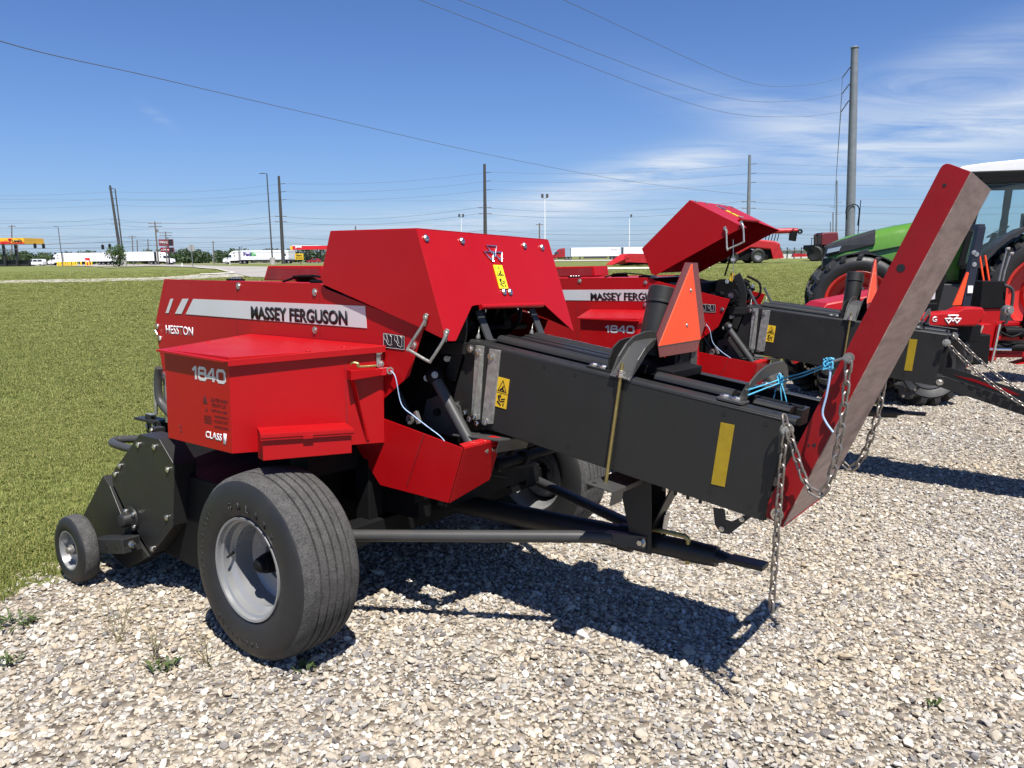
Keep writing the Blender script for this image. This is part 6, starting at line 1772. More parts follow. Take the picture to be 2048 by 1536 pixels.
b = MB(); b.prism([hx(1540, 498), hx(1552, 488), hx(1563, 505), hx(1566, 516), hx(1545, 518)], 1, -.3, 1.5); part(b, 'straw_spreader', HARV, K)
Yh = 88
K = empty('tall_sprayer', 'dark red high wheeled machine with cab platform left of the green tractor', 'farm machine', gx(1645, Yh)); o = K.location
b = MB(); b.prism([hx(1643, 498), hx(1643, 468), hx(1650, 465), hx(1676, 464), hx(1680, 498)], 1, 0, 2.4); part(b, 'cab', paint("dull_maroon", (0.12, 0.012, 0.018), 0.45), K, bevel=0.1)
b = MB(); b.prism([hx(1620, 497), hx(1622, 490), hx(1660, 489), hx(1675, 497), hx(1675, 505), hx(1630, 505)], 1, 0, 2.2); part(b, 'chassis', BLACK, K)
b = MB()
for px in (1622, 1628, 1634, 1641):
    a, c = hx(px, 491), hx(px + 1, 476); b.obox((a[0], -.1, a[1]), (c[0], -.1, c[1]), .06, .06, (0, 1, 0))
a, c = hx(1622, 477), hx(1642, 475); b.obox((a[0], -.1, a[1]), (c[0], -.1, c[1]), .06, .06)
a, c = hx(1634, 474), hx(1634, 467); b.obox((a[0], -.1, a[1]), (c[0], -.1, c[1]), .2, .1, (0, 1, 0)); a, c = hx(1633, 467.5), hx(1645, 466); b.obox((a[0], -.1, a[1]), (c[0], -.1, c[1]), .1, .1)
part(b, 'handrail', BLACK, K)
for px in (1631, 1650, 1668):
    q = hx(px, 500); w = sub('wheel', K); R = 0.86; m = MB(); m.lathe([(R * .5, .16), (R * .85, .2), (R, .12), (R, -.12), (R * .85, -.2), (R * .5, -.16), (0, -.1)], (q[0], 0.1, R), (0.75, 1, 0), 28); part(m, 'tyre', RUBBER, w, smooth=35)
Yh = 76
K = empty('harvester_head', 'red corn header with pointed snouts resting on the lawn behind the raised hood', 'harvester header', gx(1250, Yh)); o = K.location
for k in range(6):
    b = MB(); y = 0.75 * k
    b.loft([[hx(1222, 529)[0:1] + (y + .05,) + hx(1222, 529)[1:], hx(1224, 530)[0:1] + (y - .05,) + hx(1224, 530)[1:], hx(1222, 530)[0:1] + (y,) + hx(1222, 530.5)[1:]],
            [hx(1253, 506)[0:1] + (y + .28,) + hx(1253, 508)[1:], hx(1258, 514)[0:1] + (y - .28,) + hx(1258, 514)[1:], hx(1255, 526)[0:1] + (y,) + hx(1255, 526)[1:]]]); part(b, 'snout', HARV, K)
b = MB(); b.prism([hx(1250, 524), hx(1250, 512), hx(1258, 507), hx(1330, 508), hx(1330, 520), hx(1300, 526)], 1, -.2, 4.3); part(b, 'frame', HARV, K)
b = MB(); b.prism([hx(1248, 530), hx(1250, 522), hx(1330, 520), hx(1330, 528)], 1, .1, 4.2); part(b, 'underside', BLACK, K)
Yh = 120
K = empty('tillage_implement', 'low red implement by the long white building', 'implement', gx(1600, Yh)); o = K.location
b = MB(); b.prism([hx(1585, 514), hx(1587, 506), hx(1592, 507), hx(1617, 508), hx(1617, 513)], 1, -.3, .5); part(b, 'frame', HARV, K)
# long white building
Yh = 170
K = empty('warehouse', 'long low white building far behind the lawn at right', 'building', gx(1600, Yh)); o = K.location
b = MB(); b.prism([hx(1500, 519), hx(1500, 502.5), hx(1900, 497), hx(1900, 516)], 1, 0, 20); Wm = part(b, 'wall', paint("pale_wall_panel", (0.55, 0.54, 0.50), 0.6, var=0.08, scale=0.3), K)
b = MB(); b.prism([hx(1499, 503), hx(1499, 501.3), hx(1901, 495.5), hx(1901, 497.5)], 1, -.3, 20.3); part(b, 'roof', GALV, K)
b = MB()
for px in range(1560, 1660, 14): q = hx(px, 516); b.box(q[0] - .12, q[0] + .12, -.06, 0.0, 0, 2.4)
part(b, 'wall_seam', GREY2, Wm)

# ---------------- trees
def leaf_mat(name, c0, c1, c2):
    m = bpy.data.materials.new(name); m.use_nodes = True
    t = m.node_tree; b = t.nodes['Principled BSDF']
    g = t.nodes.new('ShaderNodeNewGeometry')
    cr = t.nodes.new('ShaderNodeValToRGB'); e = cr.color_ramp.elements
    e[0].color = (*c0, 1); e[1].color = (*c2, 1); k = e.new(0.5); k.color = (*c1, 1)
    t.links.new(g.outputs['Random Per Island'], cr.inputs[0]); t.links.new(cr.outputs[0], b.inputs['Base Color'])
    b.inputs['Roughness'].default_value = 0.6
    tr = t.nodes.new('ShaderNodeBsdfTranslucent'); t.links.new(cr.outputs[0], tr.inputs[0])
    ms = t.nodes.new('ShaderNodeMixShader'); ms.inputs[0].default_value = 0.25
    t.links.new(b.outputs[0], ms.inputs[1]); t.links.new(tr.outputs[0], ms.inputs[2]); t.links.new(ms.outputs[0], t.nodes['Material Output'].inputs[0])
    return m


LEAF = leaf_mat("leaf_green", (0.030, 0.060, 0.014), (0.055, 0.10, 0.022), (0.10, 0.16, 0.035))
LEAFD = leaf_mat("leaf_dark_green", (0.020, 0.042, 0.014), (0.038, 0.070, 0.022), (0.065, 0.105, 0.035))
BARK = paint("bark", (0.07, 0.055, 0.04), 0.9, var=0.2)


def leaf_cloud(blobs, n, size, seed):
    r = np.random.default_rng(seed)
    V, F = [], []
    wt = np.array([b[3] * b[4] * b[5] for b in blobs]); wt = wt / wt.sum()
    for k in range(n):
        b = blobs[r.choice(len(blobs), p=wt)]
        d = r.normal(size=3); d /= np.linalg.norm(d); rad = r.uniform(0.35, 1.0) ** 0.6
        c = np.array(b[:3]) + d * rad * np.array(b[3:6])
        a = r.normal(size=3); a /= np.linalg.norm(a); e = np.cross(a, r.normal(size=3)); e /= np.linalg.norm(e)
        s = size * r.uniform(.6, 1.3)
        i = len(V)
        V += [tuple(c + a * s), tuple(c + e * s * .6), tuple(c - a * s), tuple(c - e * s * .6)]; F.append((i, i + 1, i + 2, i + 3))
    me = bpy.data.meshes.new('crown'); me.from_pydata(V, [], F); me.update()
    return me


def tree(px, Y, w_px, top_py, label, seed, mat=LEAF, dense=500, group=None, bare=0.25):
    b0 = gx(px, Y); h = cz(px, top_py, Y) - b0.z; w_ = w_px * Y / FPX
    K = empty('leafy_tree', label, 'tree', b0, 0, group)
    r = random.Random(seed)
    bl = []
    for k in range(11):
        a = r.uniform(0, 2 * pi); q = r.uniform(0.05, 0.36) * w_; zz = h * r.uniform(bare + .1, 0.86); s = r.uniform(.13, .24) * w_
        bl.append((cos(a) * q, sin(a) * q, zz, s, s, s * .8))
    me = leaf_cloud(bl, dense, w_ * 0.030, seed); me.materials.append(mat)
    o = bpy.data.objects.new('crown', me); COL.objects.link(o); o.parent = K
    m = MB(); m.cyl((0, 0, 0), (0, 0, h * .6), w_ * .022, w_ * .012, 8)
    for b in bl[:6]: m.tube([(0, 0, h * bare), (b[0] * .5, b[1] * .5, h * bare + (b[2] - h * bare) * .6), (b[0], b[1], b[2])], [w_ * .012, w_ * .008, w_ * .004], 6)
    part(m, 'trunk', BARK, K, smooth=40)


TG = 'trees beyond the highway'
tree(238, 98, 52, 488, 'young leafy tree beside the tall lamp post on the left', 3, LEAF, 1500, None, 0.08)
tree(90, 255, 26, 505, 'round green tree right of the white van', 5, LEAF, 700, TG, 0.05)
tree(14, 235, 30, 492, 'loose tree behind the orange fuel canopy', 6, LEAFD, 700, TG)
tree(48, 270, 18, 504, 'small tree left of the white van', 7, LEAFD, 500, TG, 0.1)
tree(171, 300, 14, 499, 'distant tree above the white trailer at left', 8, LEAFD, 400, TG)
tree(646, 300, 22, 500, 'tree at the right end of the red fuel canopy', 9, LEAFD, 500, TG, 0.1)
tree(1557, 260, 16, 489, 'small distant tree right of the combine harvester', 10, LEAFD, 400, TG)
# far wood reading as one mass
r = random.Random(11); bl = []
for k in range(230):
    px = r.uniform(-120, 690) if k < 190 else r.uniform(1540, 1660)
    Yt = r.uniform(330, 380); p = gx(px, Yt); hh = r.uniform(4.0, 6.5) if k < 190 else 3.0
    s = r.uniform(2.2, 3.6); bl.append((p.x, p.y, p.z + hh * .5, s, s, hh * .55))
me = leaf_cloud(bl, 26000, 0.55, 12); me.materials.append(LEAFD)
ob = bpy.data.objects.new('treeline', me); COL.objects.link(ob); tag(ob, 'dark green wood along the horizon behind the highway', 'wood', None, 'stuff')


# ================================================================== ground, roads, gravel, grass
P0 = (-2.66, 3.47)


def edge_s(x, y):
    """signed distance to the edge of the gravel lot (positive on the gravel)"""
    w = 0.16 * np.sin(x * 2.1 + y * 1.3) + 0.10 * np.sin(x * 5.3 - y * 4.1) + 0.05 * np.sin(x * 13 + y * 9)
    return (x - P0[0]) * 0.76 - (y - P0[1]) * 0.65 + w


def lerp_list(a, b, st): return list(np.arange(a, b, st))


xs = [-4000, -2000, -1000, -600, -400, -300, -220, -160] + lerp_list(-120, -12, 6) + lerp_list(-12, 16, 0.5) + lerp_list(16, 120, 6) + [120, 160, 220, 300, 400, 600, 1000, 2000, 4000]
ys = [-60, -20, -8] + lerp_list(-4, 24, 0.5) + lerp_list(24, 130, 3) + lerp_list(130, 420, 15) + [420, 500, 700, 1000, 2000, 6000]
gv = [(x, y, terrain(x, y)) for y in ys for x in xs]
nx = len(xs)
gf = [(j * nx + i, j * nx + i + 1, (j + 1) * nx + i + 1, (j + 1) * nx + i) for j in range(len(ys) - 1) for i in range(nx - 1)]
me = bpy.data.meshes.new('ground'); me.from_pydata(gv, [], gf); me.update(); me.shade_smooth()
GR = bpy.data.objects.new('ground', me); COL.objects.link(GR); GR['kind'] = 'structure'


def ground_mat():
    m = bpy.data.materials.new('ground_gravel_and_turf'); m.use_nodes = True
    t = m.node_tree; b = t.nodes['Principled BSDF']; L = t.links.new
    g = t.nodes.new('ShaderNodeNewGeometry'); pos = g.outputs['Position']

    def math_(op, a, bb=None, clamp=False):
        n = t.nodes.new('ShaderNodeMath'); n.operation = op; n.use_clamp = clamp
        for i, q in enumerate((a, bb)):
            if q is None: continue
            if isinstance(q, (int, float)): n.inputs[i].default_value = q
            else: L(q, n.inputs[i])
        return n.outputs[0]

    def ramp(src, stops):
        r = t.nodes.new('ShaderNodeValToRGB'); e = r.color_ramp.elements
        e[0].position, e[0].color = stops[0][0], (*stops[0][1], 1); e[1].position, e[1].color = stops[-1][0], (*stops[-1][1], 1)
        for p, c in stops[1:-1]:
            k = e.new(p); k.color = (*c, 1)
        L(src, r.inputs[0]); return r.outputs[0]

    def mixc(f, a, bb, mode='MIX'):
        n = t.nodes.new('ShaderNodeMix'); n.data_type = 'RGBA'; n.blend_type = mode
        if isinstance(f, (int, float)): n.inputs[0].default_value = f
        else: L(f, n.inputs[0])
        for i, q in ((6, a), (7, bb)):
            if isinstance(q, tuple): n.inputs[i].default_value = (*q, 1)
            else: L(q, n.inputs[i])
        return n.outputs[2]
    dt = t.nodes.new('ShaderNodeVectorMath'); dt.operation = 'DOT_PRODUCT'; dt.inputs[1].default_value = (0.76, -0.65, 0); L(pos, dt.inputs[0])
    s = math_('SUBTRACT', dt.outputs['Value'], P0[0] * 0.76 - P0[1] * 0.65)
    ne = _noise(t, 2.2, 6, 0.7, pos)
    s = math_('ADD', s, math_('MULTIPLY', math_('SUBTRACT', ne.outputs[0], 0.5), 1.1))
    mask = math_('ADD', math_('MULTIPLY', s, 5.0), 0.5, True)
    # gravel
    vo = t.nodes.new('ShaderNodeTexVoronoi'); vo.inputs['Scale'].default_value = 38; L(pos, vo.inputs['Vector'])
    vo2 = t.nodes.new('ShaderNodeTexVoronoi'); vo2.inputs['Scale'].default_value = 17; L(pos, vo2.inputs['Vector'])
    sepc = t.nodes.new('ShaderNodeSeparateColor'); L(vo.outputs['Color'], sepc.inputs[0])
    gc = ramp(sepc.outputs[0], [(0.0, (0.10, 0.085, 0.07)), (0.25, (0.20, 0.17, 0.135)), (0.5, (0.28, 0.245, 0.20)), (0.75, (0.34, 0.31, 0.26)), (1.0, (0.44, 0.41, 0.37))])
    pat = _noise(t, 0.55, 5, 0.6, pos)
    gc = mixc(1.0, gc, ramp(pat.outputs[0], [(0.3, (0.80, 0.78, 0.75)), (0.7, (1.06, 1.04, 1.0))]), 'MULTIPLY')
    # soil shows between the stones close to the turf
    soil = math_('MULTIPLY', math_('SUBTRACT', 1.0, math_('MULTIPLY', math_('SUBTRACT', s, 0.0), 0.9, True)), 0.45, True)
    gc = mixc(soil, gc, (0.20, 0.155, 0.10))
    # turf
    n1 = _noise(t, 0.22, 6, 0.6, pos); n2 = _noise(t, 9.0, 6, 0.75, pos); n3 = _noise(t, 1.6, 6, 0.65, pos)
    tc = ramp(n2.outputs[0], [(0.25, (0.050, 0.066, 0.015)), (0.5, (0.115, 0.135, 0.032)), (0.78, (0.20, 0.205, 0.068))])
    tc = mixc(1.0, tc, ramp(n1.outputs[0], [(0.3, (0.82, 0.86, 0.80)), (0.7, (1.16, 1.12, 1.05))]), 'MULTIPLY')
    tc = mixc(1.0, tc, ramp(n3.outputs[0], [(0.3, (0.86, 0.88, 0.84)), (0.72, (1.12, 1.10, 1.10))]), 'MULTIPLY')
    dry = ramp(_noise(t, 0.9, 7, 0.7, pos).outputs[0], [(0.60, (0, 0, 0)), (0.78, (1, 1, 1))])
    tc = mixc(math_('MULTIPLY', dry, 0.45), tc, (0.20, 0.165, 0.085))
    # mown stripes of cut grass on the rise
    wv = t.nodes.new('ShaderNodeTexWave'); wv.inputs['Scale'].default_value = 0.055; wv.inputs['Distortion'].default_value = 3.5; wv.inputs['Detail'].default_value = 2; wv.inputs['Detail Scale'].default_value = 0.4
    mpw = t.nodes.new('ShaderNodeMapping'); mpw.inputs['Rotation'].default_value = (0, 0, radians(62)); L(pos, mpw.inputs[0]); L(mpw.outputs[0], wv.inputs['Vector'])
    sepp = t.nodes.new('ShaderNodeSeparateXYZ'); L(pos, sepp.inputs[0])
    far = math_('MULTIPLY', math_('SUBTRACT', sepp.outputs['Y'], 55.0), 0.03, True)
    str_ = ramp(wv.outputs['Fac'], [(0.86, (0, 0, 0)), (0.96, (1, 1, 1))])
    tc = mixc(math_('MULTIPLY', math_('MULTIPLY', str_, far), 0.55), tc, (0.20, 0.20, 0.085))
    col = mixc(mask, tc, gc)
    L(col, b.inputs['Base Color']); b.inputs['Roughness'].default_value = 0.9; b.inputs['Specular IOR Level'].default_value = 0.25
    h = math_('ADD', math_('MULTIPLY', math_('SUBTRACT', 1.0, vo.outputs['Distance']), mask), math_('MULTIPLY', n2.outputs[0], math_('SUBTRACT', 1.0, mask)))
    bp = t.nodes.new('ShaderNodeBump'); bp.inputs['Strength'].default_value = 0.9; bp.inputs['Distance'].default_value = 0.03
    L(h, bp.inputs['Height']); L(bp.outputs[0], b.inputs['Normal'])
    return m


me.materials.append(ground_mat())


def strip(name, pairs, mat, lift, label=None):
    """paved strip draped on the ground; pairs of (column, near row, far row) surveyed in the photograph"""
    m = bmesh.new(); prev = None
    pts = []
    for px, a, b in pairs:
        A, B_ = ground_at(px, a), ground_at(px, b); pts.append((A, B_))
    rows = []
    for (A, B_), (C, D) in zip(pts, pts[1:]):
        for k in range(6): rows.append((A.lerp(C, k / 6), B_.lerp(D, k / 6)))
    rows.append(pts[-1])
    V = []
    for A, B_ in rows:
        V.append([m.verts.new((p.x, p.y, terrain(p.x, p.y) + lift)) for p in (A.lerp(B_, j / 8) for j in range(9))])
    for a, b in zip(V, V[1:]):
        for j in range(8): m.faces.new([a[j], b[j], b[j + 1], a[j + 1]])
    bmesh.ops.recalc_face_normals(m, faces=m.faces)
    me_ = bpy.data.meshes.new(name); m.to_mesh(me_); m.free(); me_.materials.append(mat)
    o = bpy.data.objects.new(name, me_); COL.objects.link(o); o['kind'] = 'structure'; return o


ASPH = paint("pale_asphalt", (0.27, 0.25, 0.225), 0.9, var=0.10, scale=0.12)
CPATH = paint("concrete_path", (0.36, 0.335, 0.29), 0.9, var=0.08, scale=0.3)
KERBM = paint("pale_kerb", (0.52, 0.50, 0.45), 0.85, var=0.06)
strip('path', [(-160, 572.5, 566), (0, 567, 561.5), (170, 564.3, 558.6), (332, 561, 554.6), (430, 556, 546.5), (500, 552.5, 543)], CPATH, 0.03)
strip('road', [(60, 528.2, 527.4), (110, 530.0, 527.5), (160, 533, 528), (219, 537.2, 528.6), (300, 532.6, 529.2), (380, 535.0, 531.2), (430, 538.0, 532.6), (455, 543.5, 533.2), (500, 555, 533.8), (560, 556.5, 534.4), (700, 557, 535.5)], ASPH, 0.06)
strip('kerb', [(392, 536.3, 535.6), (430, 539.2, 538.4), (452, 544.6, 543.4), (470, 547.6, 546.2), (440, 549.4, 548.4), (400, 550.5, 549.6)], KERBM, 0.10)
strip('path', [(1080, 540.0, 536.6), (1200, 539.3, 536.0), (1300, 538.3, 535.3), (1420, 537, 534.2)], KERBM, 0.05)
strip('road', [(1080, 523.5, 520.6), (1200, 522.5, 519.6), (1330, 521.3, 518.6)], CPATH, 0.05)
hw = MB()
hw.box(-500, 500, 234, 272, 0.0, 0.52)
o = bpy.data.objects.new('highway_road', bpy.data.meshes.new('highway_road')); hw.bm.free()
hm = bmesh.new(); rows = []
for y in (234, 246, 259, 272): rows.append([hm.verts.new((x, y, terrain(x, y) + 0.04)) for x in range(-500, 501, 50)])
for a, b in zip(rows, rows[1:]):
    for i in range(len(a) - 1): hm.faces.new([a[i], a[i + 1], b[i + 1], b[i]])
hm.to_mesh(o.data); hm.free(); o.data.materials.append(ASPH); COL.objects.link(o); o['kind'] = 'structure'


# ---------------- scattered stones and turf: points with attributes, instanced by geometry nodes
def scatter(name, pts, rot, scl, idx, sources, label, cat):
    me = bpy.data.meshes.new(name)
    me.vertices.add(len(pts)); me.vertices.foreach_set('co', np.asarray(pts, np.float32).ravel())
    a = me.attributes.new('rot', 'FLOAT_VECTOR', 'POINT'); a.data.foreach_set('vector', np.asarray(rot, np.float32).ravel())
    a = me.attributes.new('scl', 'FLOAT_VECTOR', 'POINT'); a.data.foreach_set('vector', np.asarray(scl, np.float32).ravel())
    a = me.attributes.new('idx', 'INT', 'POINT'); a.data.foreach_set('value', np.asarray(idx, np.int32))
    o = bpy.data.objects.new(name, me); COL.objects.link(o)
    coll = bpy.data.collections.new(name + '_shapes')
    for s in sources: coll.objects.link(s)
    ng = bpy.data.node_groups.new(name + '_scatter', 'GeometryNodeTree')
    ng.interface.new_socket('Geometry', in_out='INPUT', socket_type='NodeSocketGeometry')
    ng.interface.new_socket('Geometry', in_out='OUTPUT', socket_type='NodeSocketGeometry')
    N = ng.nodes; L = ng.links.new
    gi = N.new('NodeGroupInput'); go = N.new('NodeGroupOutput')
    ip = N.new('GeometryNodeInstanceOnPoints'); ci = N.new('GeometryNodeCollectionInfo')
    ci.inputs['Collection'].default_value = coll; ci.inputs['Separate Children'].default_value = True; ci.inputs['Reset Children'].default_value = True
    mp = N.new('GeometryNodeMeshToPoints')
    def na(nm, ty):
        n = N.new('GeometryNodeInputNamedAttribute'); n.data_type = ty; n.inputs['Name'].default_value = nm
        return [q for q in n.outputs if q.enabled and q.name == 'Attribute'][0]
    L(gi.outputs[0], mp.inputs['Mesh']); L(mp.outputs[0], ip.inputs['Points']); L(ci.outputs[0], ip.inputs['Instance'])
    ip.inputs['Pick Instance'].default_value = True
    L(na('idx', 'INT'), ip.inputs['Instance Index'])
    er = N.new('FunctionNodeEulerToRotation'); L(na('rot', 'FLOAT_VECTOR'), er.inputs[0]); L(er.outputs[0], ip.inputs['Rotation'])
    L(na('scl', 'FLOAT_VECTOR'), ip.inputs['Scale'])
    L(ip.outputs[0], go.inputs[0])
    md = o.modifiers.new('scatter', 'NODES'); md.node_group = ng
    return tag(o, label, cat, None, 'stuff')


def stone_mat():
    m = bpy.data.materials.new('crushed_limestone'); m.use_nodes = True
    t = m.node_tree; b = t.nodes['Principled BSDF']; L = t.links.new
    oi = t.nodes.new('ShaderNodeObjectInfo'); cr = t.nodes.new('ShaderNodeValToRGB'); e = cr.color_ramp.elements
    st = [(0.0, (0.40, 0.355, 0.285)), (0.15, (0.34, 0.325, 0.30)), (0.29, (0.50, 0.475, 0.42)), (0.43, (0.36, 0.315, 0.25)), (0.53, (0.42, 0.38, 0.32)), (0.64, (0.20, 0.19, 0.185)), (0.73, (0.38, 0.33, 0.255)), (0.82, (0.33, 0.28, 0.22)), (0.87, (0.54, 0.525, 0.49)), (0.95, (0.14, 0.13, 0.125)), (1.0, (0.40, 0.29, 0.15))]
    cr.color_ramp.interpolation = 'CONSTANT'
    e[0].position, e[0].color = st[0][0], (*st[0][1], 1); e[1].position, e[1].color = st[-1][0], (*st[-1][1], 1)
    for p, c in st[1:-1]:
        k = e.new(p); k.color = (*c, 1)
    L(oi.outputs['Random'], cr.inputs[0])
    g = t.nodes.new('ShaderNodeNewGeometry'); n = _noise(t, 70, 5, 0.7, g.outputs['Position'])
    mr = t.nodes.new('ShaderNodeMapRange'); mr.inputs[1].default_value = .3; mr.inputs[2].default_value = .7; mr.inputs[3].default_value = .78; mr.inputs[4].default_value = 1.14; L(n.outputs[0], mr.inputs[0])
    mx = t.nodes.new('ShaderNodeMix'); mx.data_type = 'RGBA'; mx.blend_type = 'MULTIPLY'; mx.inputs[0].default_value = 1; L(cr.outputs[0], mx.inputs[6]); L(mr.outputs[0], mx.inputs[7])
    n2 = _noise(t, 0.8, 4, 0.6, g.outputs['Position'])
    cr2 = t.nodes.new('ShaderNodeValToRGB'); cr2.color_ramp.elements[0].position = .35; cr2.color_ramp.elements[0].color = (0.92, 0.93, 0.95, 1); cr2.color_ramp.elements[1].position = .68; cr2.color_ramp.elements[1].color = (1.04, 0.98, 0.88, 1); L(n2.outputs[0], cr2.inputs[0])
    mx2 = t.nodes.new('ShaderNodeMix'); mx2.data_type = 'RGBA'; mx2.blend_type = 'MULTIPLY'; mx2.inputs[0].default_value = 1; L(mx.outputs[2], mx2.inputs[6]); L(cr2.outputs[0], mx2.inputs[7])
    L(mx2.outputs[2], b.inputs['Base Color']); b.inputs['Roughness'].default_value = 0.85; b.inputs['Specular IOR Level'].default_value = 0.3
    bp = t.nodes.new('ShaderNodeBump'); bp.inputs['Strength'].default_value = .5; bp.inputs['Distance'].default_value = .004; L(n.outputs[0], bp.inputs['Height']); L(bp.outputs[0], b.inputs['Normal'])
    return m


STONE = stone_mat()
rs = np.random.default_rng(5)
stones = []
for k in range(14):
    bm = bmesh.new()
    n = int(rs.integers(14, 26))
    p = rs.normal(size=(n, 3)); p /= np.linalg.norm(p, axis=1)[:, None]; p *= rs.uniform(.8, 1.08, (n, 1)); p *= np.array([1, rs.uniform(.65, .95), rs.uniform(.42, .72)])
    for q in p: bm.verts.new(q)
    r_ = bmesh.ops.convex_hull(bm, input=bm.verts)
    bmesh.ops.delete(bm, geom=[v for v in bm.verts if not v.link_faces], context='VERTS')
    bmesh.ops.bevel(bm, geom=list(bm.edges), offset=0.07, segments=1, affect='EDGES', clamp_overlap=True)
    me = bpy.data.meshes.new('stone'); bm.to_mesh(me); bm.free(); me.materials.append(STONE)
    stones.append(bpy.data.objects.new('stone', me))


def field(y0, y1, dens, pad, seed, xmax=1e9):
    """random points in the visible wedge y0..y1; dens(d) points per square metre"""
    r = np.random.default_rng(seed); out = []
    y = y0
    while y < y1:
        st = max(0.25, y * 0.06); ym = y + st / 2
        w = 0.74 * (y + st) + pad
        n = r.poisson(dens(ym) * 2 * w * st)
        q = np.column_stack([r.uniform(-w, w, n), r.uniform(y, y + st, n)]); out.append(q)
        y += st
    q = np.vstack(out); return q[q[:, 0] < xmax]


tz = np.vectorize(terrain)
q = field(1.55, 30, lambda d: 4200 * min(1, (3.8 / d)) ** 1.65, 0.5, 21)
s_ = edge_s(q[:, 0], q[:, 1])
keep = rs.uniform(size=len(q)) < np.clip(s_ * 2.2 + 0.45, 0, 1)
q = q[keep]; n = len(q); dd = q[:, 1]
size = np.clip(rs.lognormal(np.log(0.0084), 0.42, n), 0.0035, 0.024) * np.clip((dd / 6.0) ** 0.35, 1, 1.6)
big = rs.uniform(size=n) < 0.012
size[big] *= rs.uniform(1.5, 2.1, big.sum())
z = tz(q[:, 0], q[:, 1]) + size * rs.uniform(-0.10, 0.55, n)
rot = np.column_stack([rs.normal(0, .35, n), rs.normal(0, .35, n), rs.uniform(0, 6.28, n)])
scl = size[:, None] * rs.uniform(.82, 1.22, (n, 3))
scatter('gravel', np.column_stack([q, z]), rot, scl, rs.integers(0, len(stones), n), stones, 'pale crushed limestone gravel covering the lot', 'gravel')


# turf
def blade_tuft(seed, n, h, spread, width):
    r = np.random.default_rng(seed); V = []; F = []
    for k in range(n):
        a = r.uniform(0, 6.28); rr = spread * np.sqrt(r.uniform()); x, y = rr * np.cos(a), rr * np.sin(a)
        hh = h * r.uniform(.45, 1.25); la = r.uniform(0, 6.28); ln = hh * r.uniform(.3, 1.7); w = width * r.uniform(.7, 1.3)
        dx, dy = np.cos(la), np.sin(la); sx, sy = -dy * w, dx * w
        i = len(V)
        V += [(x - sx, y - sy, -.01), (x + sx, y + sy, -.01), (x + dx * ln * .35 - sx * .8, y + dy * ln * .35 - sy * .8, hh * .62), (x + dx * ln * .35 + sx * .8, y + dy * ln * .35 + sy * .8, hh * .62), (x + dx * ln, y + dy * ln, hh * max(.35, 1 - .35 * ln / hh))]
        F += [(i, i + 1, i + 3, i + 2), (i + 2, i + 3, i + 4)]
    me = bpy.data.meshes.new('tuft'); me.from_pydata(V, [], F); me.update(); return me


def grass_mat():
    m = leaf_mat('turf_blades', (0.080, 0.112, 0.018), (0.185, 0.215, 0.043), (0.38, 0.355, 0.12))
    return m


GRASS = grass_mat()
tufts = []
for k in range(8):
    me = blade_tuft(40 + k, 46, 0.030, 0.070, 0.0019); me.materials.append(GRASS); tufts.append(bpy.data.objects.new('tuft', me))
q = field(2.6, 80, lambda d: 620 * min(1, (6.0 / d)) ** 1.55 * (1 if d < 40 else max(0, (80 - d) / 40)), 0.6, 31)
s_ = edge_s(q[:, 0], q[:, 1])
bare = np.sin(q[:, 0] * .9 + 1.3) * np.sin(q[:, 1] * .8 + .4)
keep = (s_ < -0.02) & (rs.uniform(size=len(q)) < np.clip(-s_ * 1.6 + 0.35, 0, 1)) & (rs.uniform(size=len(q)) < np.where(bare > .80, .35, 1))
q = q[keep]; n = len(q); dd = q[:, 1]; ss = edge_s(q[:, 0], q[:, 1])
g_ = np.clip((dd / 6.0) ** 0.62, 1, 4.0)
sc = rs.uniform(.7, 1.25, n) * g_
hz_ = rs.uniform(.7, 1.2, n) * np.clip(g_, 1, 1.5) * np.where(ss > -0.7, 1.8, 1.0)
scatter('grass', np.column_stack([q, tz(q[:, 0], q[:, 1])]), np.column_stack([rs.normal(0, .08, n), rs.normal(0, .08, n), rs.uniform(0, 6.28, n)]), np.column_stack([sc, sc, hz_]), rs.integers(0, 8, n), tufts,
        'short mown lawn grass beside the gravel lot', 'grass')

# small weeds growing through the gravel
WEED = leaf_mat('weed_green', (0.035, 0.065, 0.015), (0.06, 0.095, 0.022), (0.10, 0.125, 0.035))
DRYW = paint('dry_stalk', (0.19, 0.165, 0.085), 0.8, var=0.2)


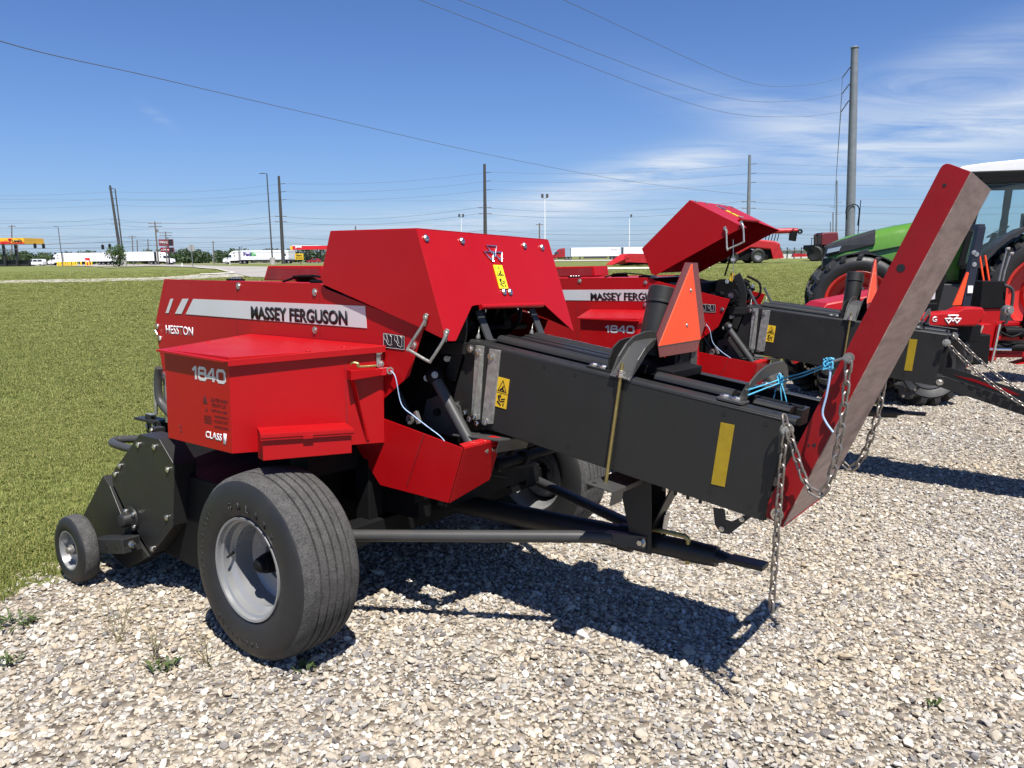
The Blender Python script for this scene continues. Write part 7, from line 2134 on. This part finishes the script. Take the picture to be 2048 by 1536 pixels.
def weed(px, py, kind, label, seed, sz=1.0):
    p = ground_at(px, py); r = random.Random(seed); m = MB()
    if kind == 'stalk':
        for k in range(int(7 * sz) + 3):
            a = r.uniform(0, 6.28); h = r.uniform(.08, .17) * sz; ln = r.uniform(.02, .12) * sz
            tip = Vector((cos(a) * ln - .03 * sz, sin(a) * ln, h)); pts = catmull([(r.uniform(-.02, .02), r.uniform(-.02, .02), 0), tip * .55 + Vector((0, 0, .02)), tip], 4)
            m.tube(pts, [0.0014] * (len(pts) - 1) + [0.0006], 4)
            if k % 2 == 0:
                for j in range(6):
                    q = pts[-1 - j // 2] if j // 2 < len(pts) else pts[-1]
                    e = q + Vector((r.uniform(-.02, .012), r.uniform(-.012, .012), r.uniform(-.004, .014)))
                    m.tube([q, e], [0.0008, 0.0014], 4)
        mt = DRYW
    else:
        for k in range(int(26 * sz)):
            a = r.uniform(0, 6.28); ln = r.uniform(.02, .075) * sz; h = r.uniform(.008, .035); w = r.uniform(.004, .009)
            d = Vector((cos(a), sin(a), 0)); sd = Vector((-sin(a), cos(a), 0)); o_ = Vector((r.uniform(-.05, .05) * sz, r.uniform(-.03, .03) * sz, .012))
            m.face([m.v(o_), m.v(o_ + d * ln * .5 + sd * w + Vector((0, 0, h))), m.v(o_ + d * ln + Vector((0, 0, h * .8))), m.v(o_ + d * ln * .5 - sd * w + Vector((0, 0, h)))])
        mt = WEED
    ob = m.build('weed', mt); ob.location = p; tag(ob, label, 'weed', 'weeds in the gravel'); return ob


weed(243, 1282, 'stalk', 'dry seeding weed left of the big tyre, taller and feathery', 1, 1.2)
weed(312, 1322, 'stalk', 'thin dry stalks leaning left beside the green leafy weed', 2, 0.9)
weed(415, 1335, 'stalk', 'thin dry weed just below left of the big tyre', 3, 0.8)
weed(322, 1340, 'leaf', 'flat green leafy weed between the dry stalks', 4, 1.0)
weed(607, 1345, 'leaf', 'small green weed just in front of the big tyre', 5, 0.6)
weed(30, 1252, 'leaf', 'patch of green weed near the lawn corner at left', 6, 1.5)
weed(14, 1332, 'leaf', 'low green weed at the left edge of the gravel', 7, 1.0)
weed(1868, 1418, 'leaf', 'tiny green weed alone in the gravel at lower right', 8, 0.4)
